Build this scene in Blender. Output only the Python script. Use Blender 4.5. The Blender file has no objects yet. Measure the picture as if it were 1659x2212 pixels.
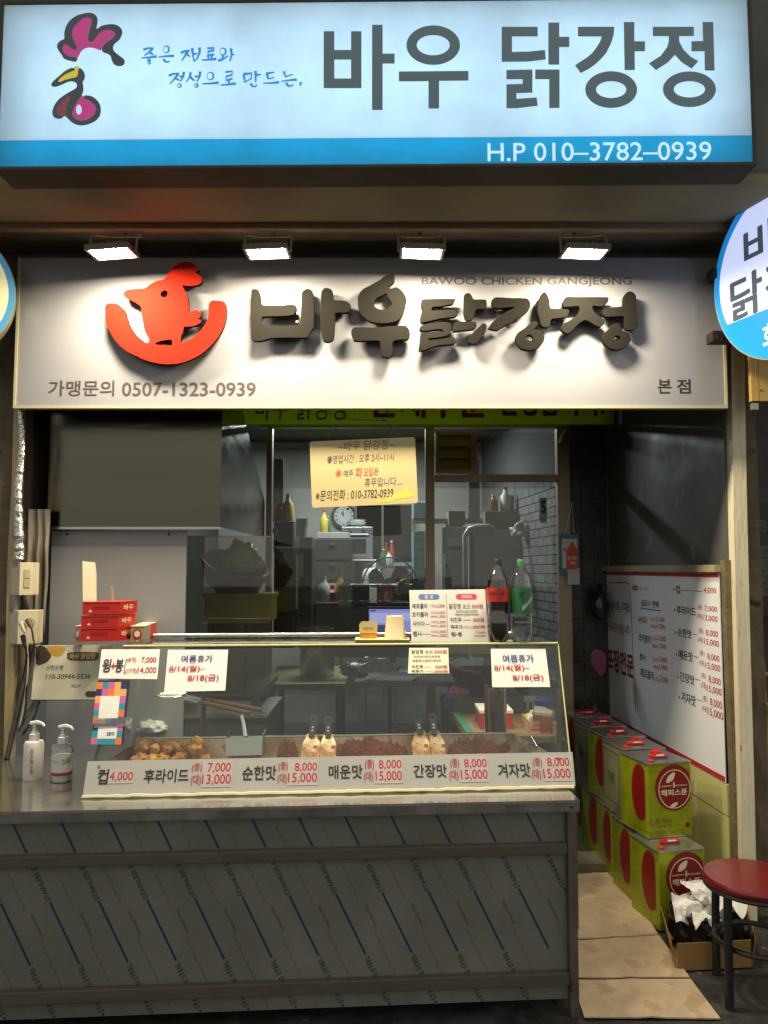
import bpy, math, random
import numpy as np
from mathutils import Vector, Matrix, noise
random.seed(7)
scene = bpy.context.scene
COL = scene.collection

# ---------------------------------------------------------------- camera
EYE = Vector((0.0, 0.0, 1.58)); PITCH = math.radians(4.2)
FOC = 1662.3; CU, CV = 829.5, 1106.0          # focal length and centre on a 1659 x 2212 grid of the view
cam_d = bpy.data.cameras.new('camera'); cam = bpy.data.objects.new('camera', cam_d); COL.objects.link(cam)
cam.location = EYE; cam.rotation_euler = (math.pi / 2 + PITCH, 0, 0)
cam_d.sensor_fit = 'VERTICAL'; cam_d.sensor_height = 32.0; cam_d.lens = 32.0 * FOC / 2212.0
cam_d.clip_start = 0.05; cam_d.clip_end = 400.0
scene.camera = cam
scene.render.resolution_x, scene.render.resolution_y = 768, 1024

# ---------------------------------------------------------------- night sky, exposure
world = bpy.data.worlds.new('World'); scene.world = world; world.use_nodes = True
wn = world.node_tree.nodes; wl = world.node_tree.links
bg = wn['Background']
bg.inputs['Color'].default_value = (1.0, 0.965, 0.86, 1)      # city night sky: even warm-grey glow
bg.inputs['Strength'].default_value = 0.50
scene.view_settings.view_transform = 'Standard'; scene.view_settings.look = 'None'
scene.view_settings.exposure = 0.45; scene.view_settings.gamma = 1.0
scene.cycles.max_bounces = 10; scene.cycles.transparent_max_bounces = 24
scene.cycles.caustics_reflective = False; scene.cycles.caustics_refractive = False
scene.cycles.sample_clamp_indirect = 4.0
scene.cycles.use_denoising = True

FLOOD_E = 330.0
KITCHEN_E = 70.0
TUBE_E = 8.0

# ---------------------------------------------------------------- helpers
def lin(c):
    c = c / 255.0
    return c / 12.92 if c <= 0.04045 else ((c + 0.055) / 1.055) ** 2.4
def S(r, g, b): return (lin(r), lin(g), lin(b))

cp, sp_ = math.cos(PITCH), math.sin(PITCH)
def ray(u, v):
    x = (u - CU) / FOC; z = (CV - v) / FOC
    return Vector((x, cp - z * sp_, sp_ + z * cp))
def at(u, v, Y):
    d = ray(u, v); return EYE + d * (Y / d.y)
def atz(u, v, z):
    d = ray(u, v); return EYE + d * ((z - EYE.z) / d.z)

class Plane:
    """flat face: origin, unit axes ex (right), ey (up), normal n towards the street"""
    def __init__(s, o, ex, ey):
        s.o = Vector(o); s.ex = Vector(ex).normalized()
        ey = Vector(ey); s.ey = (ey - s.ex * ey.dot(s.ex)).normalized(); s.n = s.ex.cross(s.ey)
    def uv(s, u, v):
        d = ray(u, v); t = (s.o - EYE).dot(s.n) / d.dot(s.n); p = EYE + d * t - s.o
        return p.dot(s.ex), p.dot(s.ey)
    def pt(s, a, b, l=0.0): return s.o + s.ex * a + s.ey * b + s.n * l
    def px(s, u, v, l=0.0): a, b = s.uv(u, v); return s.pt(a, b, l)
    def box(s, u0, v0, u1, v1):
        um, vm = (u0 + u1) / 2, (v0 + v1) / 2
        return s.uv(u0, vm)[0], s.uv(um, v1)[1], s.uv(u1, vm)[0], s.uv(um, v0)[1]
    def lifted(s, l): return Plane(s.o + s.n * l, s.ex, s.ey)
def facing(o): return Plane(o, (1, 0, 0), (0, 0, 1))

ORG = {}; MATS = {}
def org(o):
    while o is not None:
        if o in ORG: return ORG[o]
        o = o.parent
    return Vector((0, 0, 0))
def tag(o, label=None, cat=None, group=None, kind=None):
    if label: o['label'] = label
    if cat: o['category'] = cat
    if group: o['group'] = group
    if kind: o['kind'] = kind
    return o
def T(name, label, cat, loc, group=None):
    o = bpy.data.objects.new(name, None); COL.objects.link(o); o.location = loc; o.empty_display_size = 0.05
    ORG[o] = Vector(loc)
    return tag(o, label, cat, group)

class MB:
    def __init__(s): s.v = []; s.f = []
    def add(s, vs, fs):
        b = len(s.v); s.v += [Vector(p) for p in vs]; s.f += [tuple(b + i for i in f) for f in fs]; return s
    def quad(s, a, b, c, d): return s.add([a, b, c, d], [(0, 1, 2, 3)])
    def hexa(s, p):   # 8 points: bottom 4 (ccw from above), top 4
        return s.add(p, [(3, 2, 1, 0), (4, 5, 6, 7), (0, 1, 5, 4), (1, 2, 6, 5), (2, 3, 7, 6), (3, 0, 4, 7)])
    def box(s, x0, x1, y0, y1, z0, z1):
        return s.hexa([(x0, y0, z0), (x1, y0, z0), (x1, y1, z0), (x0, y1, z0), (x0, y0, z1), (x1, y0, z1), (x1, y1, z1), (x0, y1, z1)])
    def obox(s, c, h, m=None):    # centre, half sizes, 3x3 rotation
        m = m or Matrix.Identity(3); c = Vector(c)
        sg = [(-1, -1, -1), (1, -1, -1), (1, 1, -1), (-1, 1, -1), (-1, -1, 1), (1, -1, 1), (1, 1, 1), (-1, 1, 1)]
        return s.hexa([c + m @ Vector((a * h[0], b * h[1], d * h[2])) for a, b, d in sg])
    def plate(s, pl, a0, b0, a1, b1, l0, l1):   # slab on a plane between lifts l0 < l1
        return s.hexa([pl.pt(a0, b0, l1), pl.pt(a1, b0, l1), pl.pt(a1, b0, l0), pl.pt(a0, b0, l0),
                       pl.pt(a0, b1, l1), pl.pt(a1, b1, l1), pl.pt(a1, b1, l0), pl.pt(a0, b1, l0)])
    def tube(s, pts, r, n=10, closed=False, caps=True):
        pts = [Vector(p) for p in pts]; m = len(pts); rs = r if isinstance(r, (list, tuple)) else [r] * m
        b = len(s.v); up = None
        for i, p in enumerate(pts):
            if closed: t = pts[(i + 1) % m] - pts[i - 1]
            else: t = pts[min(i + 1, m - 1)] - pts[max(i - 1, 0)]
            t.normalize()
            if up is None: up = Vector((0, 0, 1)) if abs(t.z) < 0.9 else Vector((0, 1, 0))
            x = up.cross(t)
            if x.length < 1e-5: x = Vector((1, 0, 0)).cross(t)
            x.normalize(); y = t.cross(x); up = y
            for k in range(n):
                a = 2 * math.pi * k / n; s.v.append(p + (x * math.cos(a) + y * math.sin(a)) * rs[i])
        for i in range(m if closed else m - 1):
            j = (i + 1) % m
            for k in range(n):
                q = (k + 1) % n; s.f.append((b + i * n + k, b + i * n + q, b + j * n + q, b + j * n + k))
        if caps and not closed:
            s.f.append(tuple(b + k for k in range(n - 1, -1, -1))); s.f.append(tuple(b + (m - 1) * n + k for k in range(n)))
        return s
    def lathe(s, prof, c, n=20, sx=1.0, sy=1.0, cap=True):
        c = Vector(c); b = len(s.v)
        for r, z in prof:
            for k in range(n):
                a = 2 * math.pi * k / n; s.v.append(c + Vector((math.cos(a) * r * sx, math.sin(a) * r * sy, z)))
        for i in range(len(prof) - 1):
            for k in range(n):
                q = (k + 1) % n; s.f.append((b + i * n + k, b + i * n + q, b + (i + 1) * n + q, b + (i + 1) * n + k))
        if cap:
            s.f.append(tuple(b + k for k in range(n - 1, -1, -1))); s.f.append(tuple(b + (len(prof) - 1) * n + k for k in range(n)))
        return s
    def disc(s, pl, a, b, ra, rb, l0, l1, n=32):
        vs = [pl.pt(a + ra * math.cos(2 * math.pi * k / n), b + rb * math.sin(2 * math.pi * k / n), l) for l in (l0, l1) for k in range(n)]
        return s.add(vs, [tuple(range(n - 1, -1, -1)), tuple(range(n, 2 * n))] + [(k, (k + 1) % n, n + (k + 1) % n, n + k) for k in range(n)])
    def sheet(s, pl, fn, a0, b0, a1, b1, na, nb, th=0.0012):   # thin bent sheet, fn(i,j)->lift
        for side in (0, 1):
            b = len(s.v)
            for j in range(nb + 1):
                for i in range(na + 1):
                    s.v.append(pl.pt(a0 + (a1 - a0) * i / na, b0 + (b1 - b0) * j / nb, fn(i / na, j / nb) - side * th))
            for j in range(nb):
                for i in range(na):
                    q = (b + j * (na + 1) + i, b + j * (na + 1) + i + 1, b + (j + 1) * (na + 1) + i + 1, b + (j + 1) * (na + 1) + i)
                    s.f.append(q if side == 0 else q[::-1])
        return s
    def mesh(s, name, o=Vector((0, 0, 0)), smooth=False):
        me = bpy.data.meshes.new(name); me.from_pydata([tuple(p - o) for p in s.v], [], s.f); me.update()
        if smooth:
            me.polygons.foreach_set('use_smooth', [True] * len(me.polygons))
            me.set_sharp_from_angle(angle=math.radians(38))
        return me
    def build(s, name, mat, parent=None, smooth=False, bevel=0.0):
        o_ = org(parent) if parent is not None else Vector((0, 0, 0))
        ob = bpy.data.objects.new(name, s.mesh(name, o_, smooth)); COL.objects.link(ob)
        ob.data.materials.append(mat)
        if parent is not None: ob.parent = parent
        if bevel:
            md = ob.modifiers.new('edge', 'BEVEL'); md.width = bevel; md.segments = 2; md.limit_method = 'ANGLE'
        return ob

def copy_tree(o, parent=None):
    c = o.copy(); COL.objects.link(c); c.parent = parent
    for ch in list(o.children): copy_tree(ch, c)
    return c

# ---- 2-D outlines and lettering
def closed_spline(pts, k=4):
    n = len(pts); out = []
    for i in range(n):
        p0, p1, p2, p3 = (np.array(pts[(i + d) % n], float) for d in (-1, 0, 1, 2))
        for t in np.arange(k) / k:
            out.append(tuple(0.5 * ((2 * p1) + (-p0 + p2) * t + (2 * p0 - 5 * p1 + 4 * p2 - p3) * t * t + (-p0 + 3 * p1 - 3 * p2 + p3) * t ** 3)))
    return out
def curve_mesh(cu):
    ob = bpy.data.objects.new('tmp', cu); me = bpy.data.meshes.new_from_object(ob)
    bpy.data.objects.remove(ob); bpy.data.curves.remove(cu); return me
def on_plane(me, pl, o):
    n = len(me.vertices); a = np.empty(n * 3); me.vertices.foreach_get('co', a); a = a.reshape(-1, 3)
    w = np.array(pl.o - o)[None] + a[:, :1] * np.array(pl.ex)[None] + a[:, 1:2] * np.array(pl.ey)[None] + a[:, 2:] * np.array(pl.n)[None]
    me.vertices.foreach_set('co', w.ravel()); me.update()
def shape(name, loops, pl, mat, parent, depth=0.0, lift=0.001, bevel=0.0, smooth=4):
    """loops: lists of (a, b) on the plane; first is the outline, others are holes; back face at lift, front at lift + depth"""
    cu = bpy.data.curves.new(name, 'CURVE'); cu.dimensions = '2D'; cu.fill_mode = 'BOTH' if depth else 'FRONT'
    for lp in loops:
        q = closed_spline(lp, smooth) if smooth > 1 else lp
        spn = cu.splines.new('POLY'); spn.points.add(len(q) - 1); spn.use_cyclic_u = True
        for p, c in zip(spn.points, q): p.co = (c[0], c[1], 0, 1)
    cu.extrude = depth / 2
    if bevel: cu.bevel_depth = bevel; cu.bevel_resolution = 1; cu.extrude = depth / 2 - bevel; cu.offset = -bevel
    me = curve_mesh(cu); me.name = name
    on_plane(me, pl.lifted(lift + depth / 2), org(parent))
    ob = bpy.data.objects.new(name, me); COL.objects.link(ob); me.materials.clear(); me.materials.append(mat); ob.parent = parent
    return ob
def embolden(me, w):
    """heavier strokes: the glyph faces again, shifted by w of an em, each copy a hair behind the last"""
    w *= 0.66
    if w <= 0.003: return me
    n = len(me.vertices); a = np.empty(n * 3); me.vertices.foreach_get('co', a); a = a.reshape(-1, 3)
    fs = [tuple(p.vertices) for p in me.polygons]; vs = []; ff = []
    sh = [(0, 0)] + [(math.cos(k * math.pi / 4), math.sin(k * math.pi / 4)) for k in range(8)]
    for k, (dx, dy) in enumerate(sh if w > 0.008 else sh[:1] + sh[1::2]):
        q = a.copy(); q[:, 0] += dx * w; q[:, 1] += dy * w; q[:, 2] = -k * 0.00004
        vs += q.tolist(); ff += [tuple(i + k * n for i in f) for f in fs]
    bpy.data.meshes.remove(me); m = bpy.data.meshes.new('t'); m.from_pydata(vs, [], ff); return m
def text(parent, s, pl, box, mat, w=0.0, lift=0.0012, shear=0.0, px=True, name='lettering', rot=0.0, keep=False):
    """lettering fitted to a box on a plane: box in view pixels (px) or in metres on the plane"""
    cu = bpy.data.curves.new('t', 'FONT'); cu.body = s; cu.shear = shear; cu.resolution_u = 3; cu.fill_mode = 'FRONT'
    me = embolden(curve_mesh(cu), w); n = len(me.vertices)
    a = np.empty(n * 3); me.vertices.foreach_get('co', a); a = a.reshape(-1, 3)
    a0, b0, a1, b1 = pl.box(*box) if px else box
    mn, mx = a.min(0), a.max(0); sz = np.maximum(mx - mn, 1e-6)
    q = (a - mn) / sz
    if keep: # keep aspect, fit the height, left aligned
        k = (b1 - b0) / sz[1]; wd = sz[0] * k
        x = q[:, 0] * wd; y = q[:, 1] * (b1 - b0)
    else:
        x = q[:, 0] * (a1 - a0); y = q[:, 1] * (b1 - b0)
    if rot:
        cr, sr = math.cos(rot), math.sin(rot); x, y = x * cr - y * sr, x * sr + y * cr
    a[:, 0] = a0 + x; a[:, 1] = b0 + y
    me.vertices.foreach_set('co', a.ravel()); on_plane(me, pl.lifted(lift), org(parent))
    ob = bpy.data.objects.new(name, me); COL.objects.link(ob); me.materials.clear(); me.materials.append(mat); ob.parent = parent
    return ob
def stroke(mb, pl, pts, w, l):
    pts = [Vector((p[0], p[1])) for p in pts]; m = len(pts); L = []; R = []
    ws = w if isinstance(w, (list, tuple)) else [w] * m
    for i, p in enumerate(pts):
        t = (pts[min(i + 1, m - 1)] - pts[max(i - 1, 0)]).normalized(); nn = Vector((-t.y, t.x)) * ws[i] / 2
        L.append(p + nn); R.append(p - nn)
    for i in range(m - 1):
        mb.quad(*[pl.pt(q.x, q.y, l) for q in (R[i], R[i + 1], L[i + 1], L[i])])
def pxquad(mb, pl, q, l): mb.quad(*[pl.px(u, v, l) for u, v in q])   # BL, BR, TR, TL

def translucent(name, col, t=0.5, gloss=0.0):
    """backlit sheet or cloth: part of the light passes through"""
    if name in MATS: return MATS[name]
    m = bpy.data.materials.new(name); m.use_nodes = True; nt = m.node_tree; N = nt.nodes; L = nt.links; N.remove(N['Principled BSDF'])
    df = N.new('ShaderNodeBsdfDiffuse'); tr = N.new('ShaderNodeBsdfTranslucent'); mx = N.new('ShaderNodeMixShader'); mx.inputs['Fac'].default_value = t
    tc = N.new('ShaderNodeTexCoord'); nz = N.new('ShaderNodeTexNoise'); nz.inputs['Scale'].default_value = 7; nz.inputs['Detail'].default_value = 5; L.new(tc.outputs['Object'], nz.inputs['Vector'])
    rp = N.new('ShaderNodeValToRGB'); rp.color_ramp.elements[0].position = .3; rp.color_ramp.elements[1].position = .6; rp.color_ramp.elements[0].color = (*[c * .93 for c in col], 1); rp.color_ramp.elements[1].color = (*col, 1)
    L.new(nz.outputs['Fac'], rp.inputs['Fac'])
    for n in (df, tr): L.new(rp.outputs[0], n.inputs['Color'])
    L.new(df.outputs[0], mx.inputs[1]); L.new(tr.outputs[0], mx.inputs[2]); out = mx
    if gloss:
        gl = N.new('ShaderNodeBsdfGlossy'); gl.inputs['Roughness'].default_value = .12; m2 = N.new('ShaderNodeMixShader'); m2.inputs['Fac'].default_value = gloss
        L.new(mx.outputs[0], m2.inputs[1]); L.new(gl.outputs[0], m2.inputs[2]); out = m2
    L.new(out.outputs[0], N['Material Output'].inputs['Surface']); MATS[name] = m; return m

# ---------------------------------------------------------------- materials
def M(name, col, rough=0.5, metal=0.0, var=0.0, vs=6.0, dark=None, bump=0.0, bs=40.0, spec=0.5, emit=0.0, coat=0.0, stretch=None, ecol=None, rvar=0.0, spots=None):
    if name in MATS: return MATS[name]
    m = bpy.data.materials.new(name); m.use_nodes = True; nt = m.node_tree; N = nt.nodes; L = nt.links
    b = N['Principled BSDF']; b.inputs['Roughness'].default_value = rough; b.inputs['Metallic'].default_value = metal
    b.inputs['Specular IOR Level'].default_value = spec; b.inputs['Coat Weight'].default_value = coat
    b.inputs['Base Color'].default_value = (*col, 1)
    tc = N.new('ShaderNodeTexCoord'); mp = N.new('ShaderNodeMapping'); L.new(tc.outputs['Object'], mp.inputs['Vector'])
    if stretch: mp.inputs['Scale'].default_value = stretch
    if var or spots:
        nz = N.new('ShaderNodeTexNoise'); nz.inputs['Scale'].default_value = vs; nz.inputs['Detail'].default_value = 6; nz.inputs['Roughness'].default_value = 0.62
        L.new(mp.outputs[0], nz.inputs['Vector'])
        rp = N.new('ShaderNodeValToRGB'); rp.color_ramp.elements[0].position = 0.36; rp.color_ramp.elements[1].position = 0.66
        d = dark or tuple(c * (1 - var) for c in col)
        rp.color_ramp.elements[0].color = (*d, 1); rp.color_ramp.elements[1].color = (*col, 1)
        L.new(nz.outputs['Fac'], rp.inputs['Fac'])
        last = rp.outputs[0]
        if spots:   # (colour, scale, threshold): stains with a shape of their own
            sc, ss, th = spots
            n2 = N.new('ShaderNodeTexNoise'); n2.inputs['Scale'].default_value = ss; n2.inputs['Detail'].default_value = 5; L.new(mp.outputs[0], n2.inputs['Vector'])
            r2 = N.new('ShaderNodeValToRGB'); r2.color_ramp.elements[0].position = th; r2.color_ramp.elements[1].position = min(th + 0.06, 1); L.new(n2.outputs['Fac'], r2.inputs['Fac'])
            mx = N.new('ShaderNodeMix'); mx.data_type = 'RGBA'; mx.inputs['B'].default_value = (*sc, 1)
            L.new(r2.outputs[0], mx.inputs['Factor']); L.new(last, mx.inputs['A']); last = mx.outputs['Result']
        L.new(last, b.inputs['Base Color'])
    if rvar:
        n3 = N.new('ShaderNodeTexNoise'); n3.inputs['Scale'].default_value = vs * 2; n3.inputs['Detail'].default_value = 5; L.new(mp.outputs[0], n3.inputs['Vector'])
        mr = N.new('ShaderNodeMapRange'); mr.inputs['From Min'].default_value = 0.3; mr.inputs['From Max'].default_value = 0.7
        mr.inputs['To Min'].default_value = max(rough - rvar, 0.02); mr.inputs['To Max'].default_value = min(rough + rvar, 1); L.new(n3.outputs['Fac'], mr.inputs['Value']); L.new(mr.outputs[0], b.inputs['Roughness'])
    if bump:
        nb = N.new('ShaderNodeTexNoise'); nb.inputs['Scale'].default_value = bs; nb.inputs['Detail'].default_value = 5; L.new(mp.outputs[0], nb.inputs['Vector'])
        bp = N.new('ShaderNodeBump'); bp.inputs['Strength'].default_value = bump; bp.inputs['Distance'].default_value = 0.01; L.new(nb.outputs['Fac'], bp.inputs['Height']); L.new(bp.outputs[0], b.inputs['Normal'])
    if emit:
        b.inputs['Emission Color'].default_value = (*(ecol or col), 1); b.inputs['Emission Strength'].default_value = emit
    MATS[name] = m; return m
def glass(name, tint=(0.93, 0.96, 0.94), refl=0.09, rough=0.02, haze=0.0):
    """thin sheet glass: clear with a Fresnel sheen, optionally a film of grease"""
    if name in MATS: return MATS[name]
    m = bpy.data.materials.new(name); m.use_nodes = True; nt = m.node_tree; N = nt.nodes; L = nt.links; N.remove(N['Principled BSDF'])
    tr = N.new('ShaderNodeBsdfTransparent'); tr.inputs['Color'].default_value = (*tint, 1)
    gl = N.new('ShaderNodeBsdfGlossy'); gl.inputs['Roughness'].default_value = rough
    fr = N.new('ShaderNodeFresnel'); ge = N.new('ShaderNodeNewGeometry'); io = N.new('ShaderNodeMapRange')
    io.inputs['To Min'].default_value = 1.5; io.inputs['To Max'].default_value = 1 / 1.5; L.new(ge.outputs['Backfacing'], io.inputs['Value']); L.new(io.outputs[0], fr.inputs['IOR'])
    mu = N.new('ShaderNodeMath'); mu.operation = 'MULTIPLY'; mu.inputs[1].default_value = refl / 0.045; mu.use_clamp = True
    L.new(fr.outputs[0], mu.inputs[0])
    mx = N.new('ShaderNodeMixShader'); L.new(mu.outputs[0], mx.inputs['Fac']); L.new(tr.outputs[0], mx.inputs[1]); L.new(gl.outputs[0], mx.inputs[2])
    out = mx
    if haze:
        df = N.new('ShaderNodeBsdfDiffuse'); df.inputs['Color'].default_value = (0.55, 0.52, 0.42, 1)
        tc = N.new('ShaderNodeTexCoord'); nz = N.new('ShaderNodeTexNoise'); nz.inputs['Scale'].default_value = 3; nz.inputs['Detail'].default_value = 6; L.new(tc.outputs['Object'], nz.inputs['Vector'])
        mr = N.new('ShaderNodeMapRange'); mr.inputs['From Min'].default_value = 0.35; mr.inputs['From Max'].default_value = 0.75; mr.inputs['To Max'].default_value = haze; L.new(nz.outputs['Fac'], mr.inputs['Value'])
        m2 = N.new('ShaderNodeMixShader'); L.new(mr.outputs[0], m2.inputs['Fac']); L.new(mx.outputs[0], m2.inputs[1]); L.new(df.outputs[0], m2.inputs[2]); out = m2
    L.new(out.outputs[0], N['Material Output'].inputs['Surface']); MATS[name] = m; return m

BLACK = M('black_paint', (0.012, 0.012, 0.012), 0.45)
INK = M('black_ink', S(38, 34, 32), 0.6)
RED_INK = M('red_ink', S(176, 32, 44), 0.6)
BLUE_INK = M('blue_ink', S(40, 58, 130), 0.6)
WHITE = M('white_plastic', (0.72, 0.72, 0.70), 0.4, var=0.06)
PAPER = M('paper', (0.74, 0.72, 0.68), 0.7, var=0.05, vs=12, bump=0.15, bs=14)
STEEL = M('brushed_steel', (0.52, 0.51, 0.48), 0.28, 1.0, var=0.12, vs=5, stretch=(1, 1, 30), rvar=0.1)
STEEL_H = M('counter_steel', (0.66, 0.65, 0.60), 0.17, 0.95, var=0.12, vs=4, rvar=0.08, bump=0.05, bs=9, spots=((0.3, 0.28, 0.24), 30, 0.69))
DULL = M('dull_steel', (0.30, 0.29, 0.27), 0.42, 1.0, var=0.3, vs=5, rvar=0.1)
DARKST = M('dark_steel', (0.10, 0.10, 0.095), 0.4, 0.6, var=0.3, vs=4)
ALU = M('aluminium', (0.42, 0.40, 0.36), 0.45, 0.6, var=0.2, vs=3)
GLASS = glass('window_glass', (0.86, 0.88, 0.85), 0.06, 0.02, haze=0.05)
CASEGLASS = glass('case_glass', (0.94, 0.97, 0.94), 0.05, 0.015)
ACRYL = glass('acrylic', (0.96, 0.96, 0.95), 0.07, 0.05)
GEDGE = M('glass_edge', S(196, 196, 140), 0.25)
WOODY = M('cream_timber', S(196, 178, 128), 0.55, var=0.3, vs=9, stretch=(6, 6, 0.6), bump=0.25, bs=30, spots=(S(92, 72, 44), 26, 0.66))
WOODW = M('white_painted_timber', S(226, 216, 186), 0.55, var=0.16, vs=7, stretch=(3, 3, 0.5), bump=0.3, bs=25, spots=(S(84, 62, 42), 34, 0.665))
# ================================================================ STRUCTURE
def struct(name, mb, mat, parent=None, **k):
    o = mb.build(name, mat, parent, **k)
    if parent is None: o['kind'] = 'structure'
    return o
YS2 = 3.45; YSF = 5.2; YB = 8.0
GROUND = M('wet_asphalt', (0.045, 0.044, 0.042), 0.55, var=0.55, vs=7, bump=0.6, bs=26, rvar=0.2, spots=((0.16, 0.15, 0.13), 16, 0.66))
CONC = M('floor_concrete', (0.10, 0.10, 0.095), 0.6, var=0.5, vs=4, bump=0.3, bs=20, rvar=0.15)
PLASTER = M('rough_plaster', S(122, 108, 84), 0.8, var=0.45, vs=4.5, bump=1.0, bs=22, spots=(S(60, 50, 38), 9, 0.62))
DARKW = M('dark_wall', (0.075, 0.072, 0.062), 0.55, var=0.4, vs=3, bump=0.15, bs=12)
SOFF = M('soffit_board', S(138, 129, 104), 0.9, var=0.15, vs=2, spec=0.1)
CREAMW = M('kitchen_wall', (0.42, 0.41, 0.36), 0.7, var=0.2, vs=3)
g = MB(); g.quad((-60, -60, 0), (60, -60, 0), (60, 60, 0), (-60, 60, 0)); struct('ground', g, GROUND)
g = MB(); g.box(-1.9, 1.75, 3.7, 9, -0.05, 0.006); struct('shop_floor', g, CONC)
# canopy: soffit board, timber lip and the dark facade above and beside
zs = 3.096
g = MB(); g.box(-6, 6, 2.935, 3.28, zs, zs + 0.04); struct('soffit', g, SOFF)
g = MB(); g.box(-6, 6, 3.283, 3.32, zs - 0.026, zs + 0.05); lip = struct('canopy_lip', g, M('lip_timber', S(158, 132, 96), 0.6, var=0.25, vs=6, stretch=(0.5, 4, 4)))
g = MB(); g.box(-6, 6, 3.323, 3.60, zs - 0.012, zs + 0.03); struct('recess_ceiling', g, M('recess_board', S(120, 112, 92), 0.7, var=0.3, vs=5))
g = MB(); g.box(-6, 6, 2.97, 3.5, zs + 0.055, 6.0); struct('facade_wall', g, DARKW)
g = MB(); g.box(-1.75, 1.62, 3.56, 3.60, 2.36, zs - 0.02); struct('recess_wall', g, M('recess_back', S(104, 96, 78), 0.7, var=0.35, vs=4))
# the alcove behind the counter and the kitchen behind it
g = MB(); g.box(-1.80, -1.72, 3.75, 8.1, 0, 2.9); struct('wall_left', g, DARKW)
WR0, WR1 = Vector((1.615, 3.62, 0)), Vector((1.52, YSF + 0.03, 0))
wdir = (WR1 - WR0).normalized(); wn_ = Vector((-wdir.y, wdir.x, 0))     # normal towards the alcove
if wn_.x > 0: wn_ = -wn_
g = MB(); g.hexa([WR0, WR0 - wn_ * 0.08, WR1 - wn_ * 0.08, WR1] + [p + Vector((0, 0, 2.9)) for p in (WR0, WR0 - wn_ * 0.08, WR1 - wn_ * 0.08, WR1)])
struct('wall_right', g, M('metal_sheet_wall', (0.115, 0.113, 0.102), 0.55, 0.0, var=0.35, vs=2.2, rvar=0.12, bump=0.15, bs=3, spots=((0.17, 0.17, 0.16), 5, 0.62)))
g = MB(); g.box(-1.9, 1.8, 3.61, 8.1, 2.9, 3.0); struct('ceiling', g, DARKW)
g = MB(); g.box(-1.9, 1.8, YB, YB + 0.1, 0, 2.9); struct('kitchen_back_wall', g, CREAMW)
# right kitchen wall of grey painted bricks, every brick its own block
bw0, bw1 = Vector((1.23, YSF + 0.12, 0)), Vector((1.02, YB, 0)); bd = (bw1 - bw0).normalized(); bl = (bw1 - bw0).length
bn = Vector((-bd.y, bd.x, 0)); bn = -bn if bn.x > 0 else bn
g = MB(); g.hexa([bw0, bw0 - bn * 0.1, bw1 - bn * 0.1, bw1] + [p + Vector((0, 0, 2.9)) for p in (bw0, bw0 - bn * 0.1, bw1 - bn * 0.1, bw1)])
kwr = struct('kitchen_brick_wall', g, M('mortar', (0.11, 0.11, 0.108), 0.9))
bm_ = MB(); bm_.obox((0, 0, 0), (0.098, 0.006, 0.029), Matrix((bd, -bn, Vector((0, 0, 1)))).transposed())
BRICKM = [M('grey_brick_%d' % i, (c, c * 1.02, c * 1.03), 0.7, var=0.25, vs=8) for i, c in enumerate((0.13, 0.155, 0.18))]
bmesh_ = [bm_.mesh('brick') for _ in range(3)]
for me, m in zip(bmesh_, BRICKM): me.materials.append(m)
for r in range(17):
    for c in range(13):
        s = 0.10 + c * 0.206 + (0.103 if r % 2 else 0)
        if s > bl - 0.1: continue
        o = bpy.data.objects.new('brick', random.choice(bmesh_)); COL.objects.link(o); o.parent = kwr
        o.location = bw0 + bd * s + bn * 0.004 + Vector((0, 0, 1.10 + r * 0.068))
# black tiled pier between the door and the menu wall, every tile its own block
pz = facing((0, YSF, 0))
g = MB(); x0, x1 = at(1229, 1200, YSF).x, at(1312, 1200, YSF).x
g.box(x0, x1 + 0.1, YSF, YSF + 0.14, 0, 2.9); pier = struct('tiled_wall', g, M('tile_grout', (0.12, 0.115, 0.105), 0.8))
tiles = [M('black_tile_%d' % i, c, 0.3, var=0.5, vs=6, rvar=0.1, bump=0.2, bs=15, spots=((0.3, 0.29, 0.27), 18, 0.72)) for i, c in enumerate(((0.035, 0.032, 0.028), (0.05, 0.045, 0.04)))]
nx = 3; tw = (x1 - x0) / nx
for r in range(20):
    for c in range(nx):
        g = MB(); g.box(x0 + c * tw + 0.003, x0 + (c + 1) * tw - 0.003, YSF - 0.010, YSF + 0.004, 0.03 + r * 0.135, 0.16 + r * 0.135)
        g.build('tile', tiles[(r + c * 2) % 2], pier, bevel=0.002)

# ---- posts of the shopfront
def post(name, label, x0, x1, y0, y1, z0, z1, mat, sub=0):
    mb = MB(); nx, nz = 6, 44; o = T(name, label, 'post', ((x0 + x1) / 2, (y0 + y1) / 2, z0))
    # front and both side faces as one rough sheet
    per = [(x0, y1)] + [(x0 + (x1 - x0) * i / nx, y0) for i in range(nx + 1)] + [(x1, y1)]
    vs = []; fs = []; m = len(per)
    for j in range(nz + 1):
        z = z0 + (z1 - z0) * j / nz
        for (x, y) in per:
            d = noise.noise(Vector((x * 14, y * 14 + 3, z * 14))) * 0.012 + max(0, noise.noise(Vector((x * 30, 7, z * 22))) - 0.15) * 0.05 * sub
            vs.append((x, y - d if y == y0 else y, z))
    for j in range(nz):
        for i in range(m - 1): fs.append((j * m + i, j * m + i + 1, (j + 1) * m + i + 1, (j + 1) * m + i))
    mb.add(vs, fs).build('shaft', mat, o, smooth=True); return o
pl_ = post('concrete_post', 'rough brown plastered post at the left edge of the stall', -2.05, at(30, 1100, 3.58).x, 3.58, 3.9, 0, zs, PLASTER)
xr = at(1613, 1400, 3.64).x
pr_ = post('concrete_post', 'lumpy brown plastered post right of the cream timber strip', xr, at(1650, 1400, 3.64).x, 3.64, 3.95, 0.0, zs, PLASTER, 1)
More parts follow.
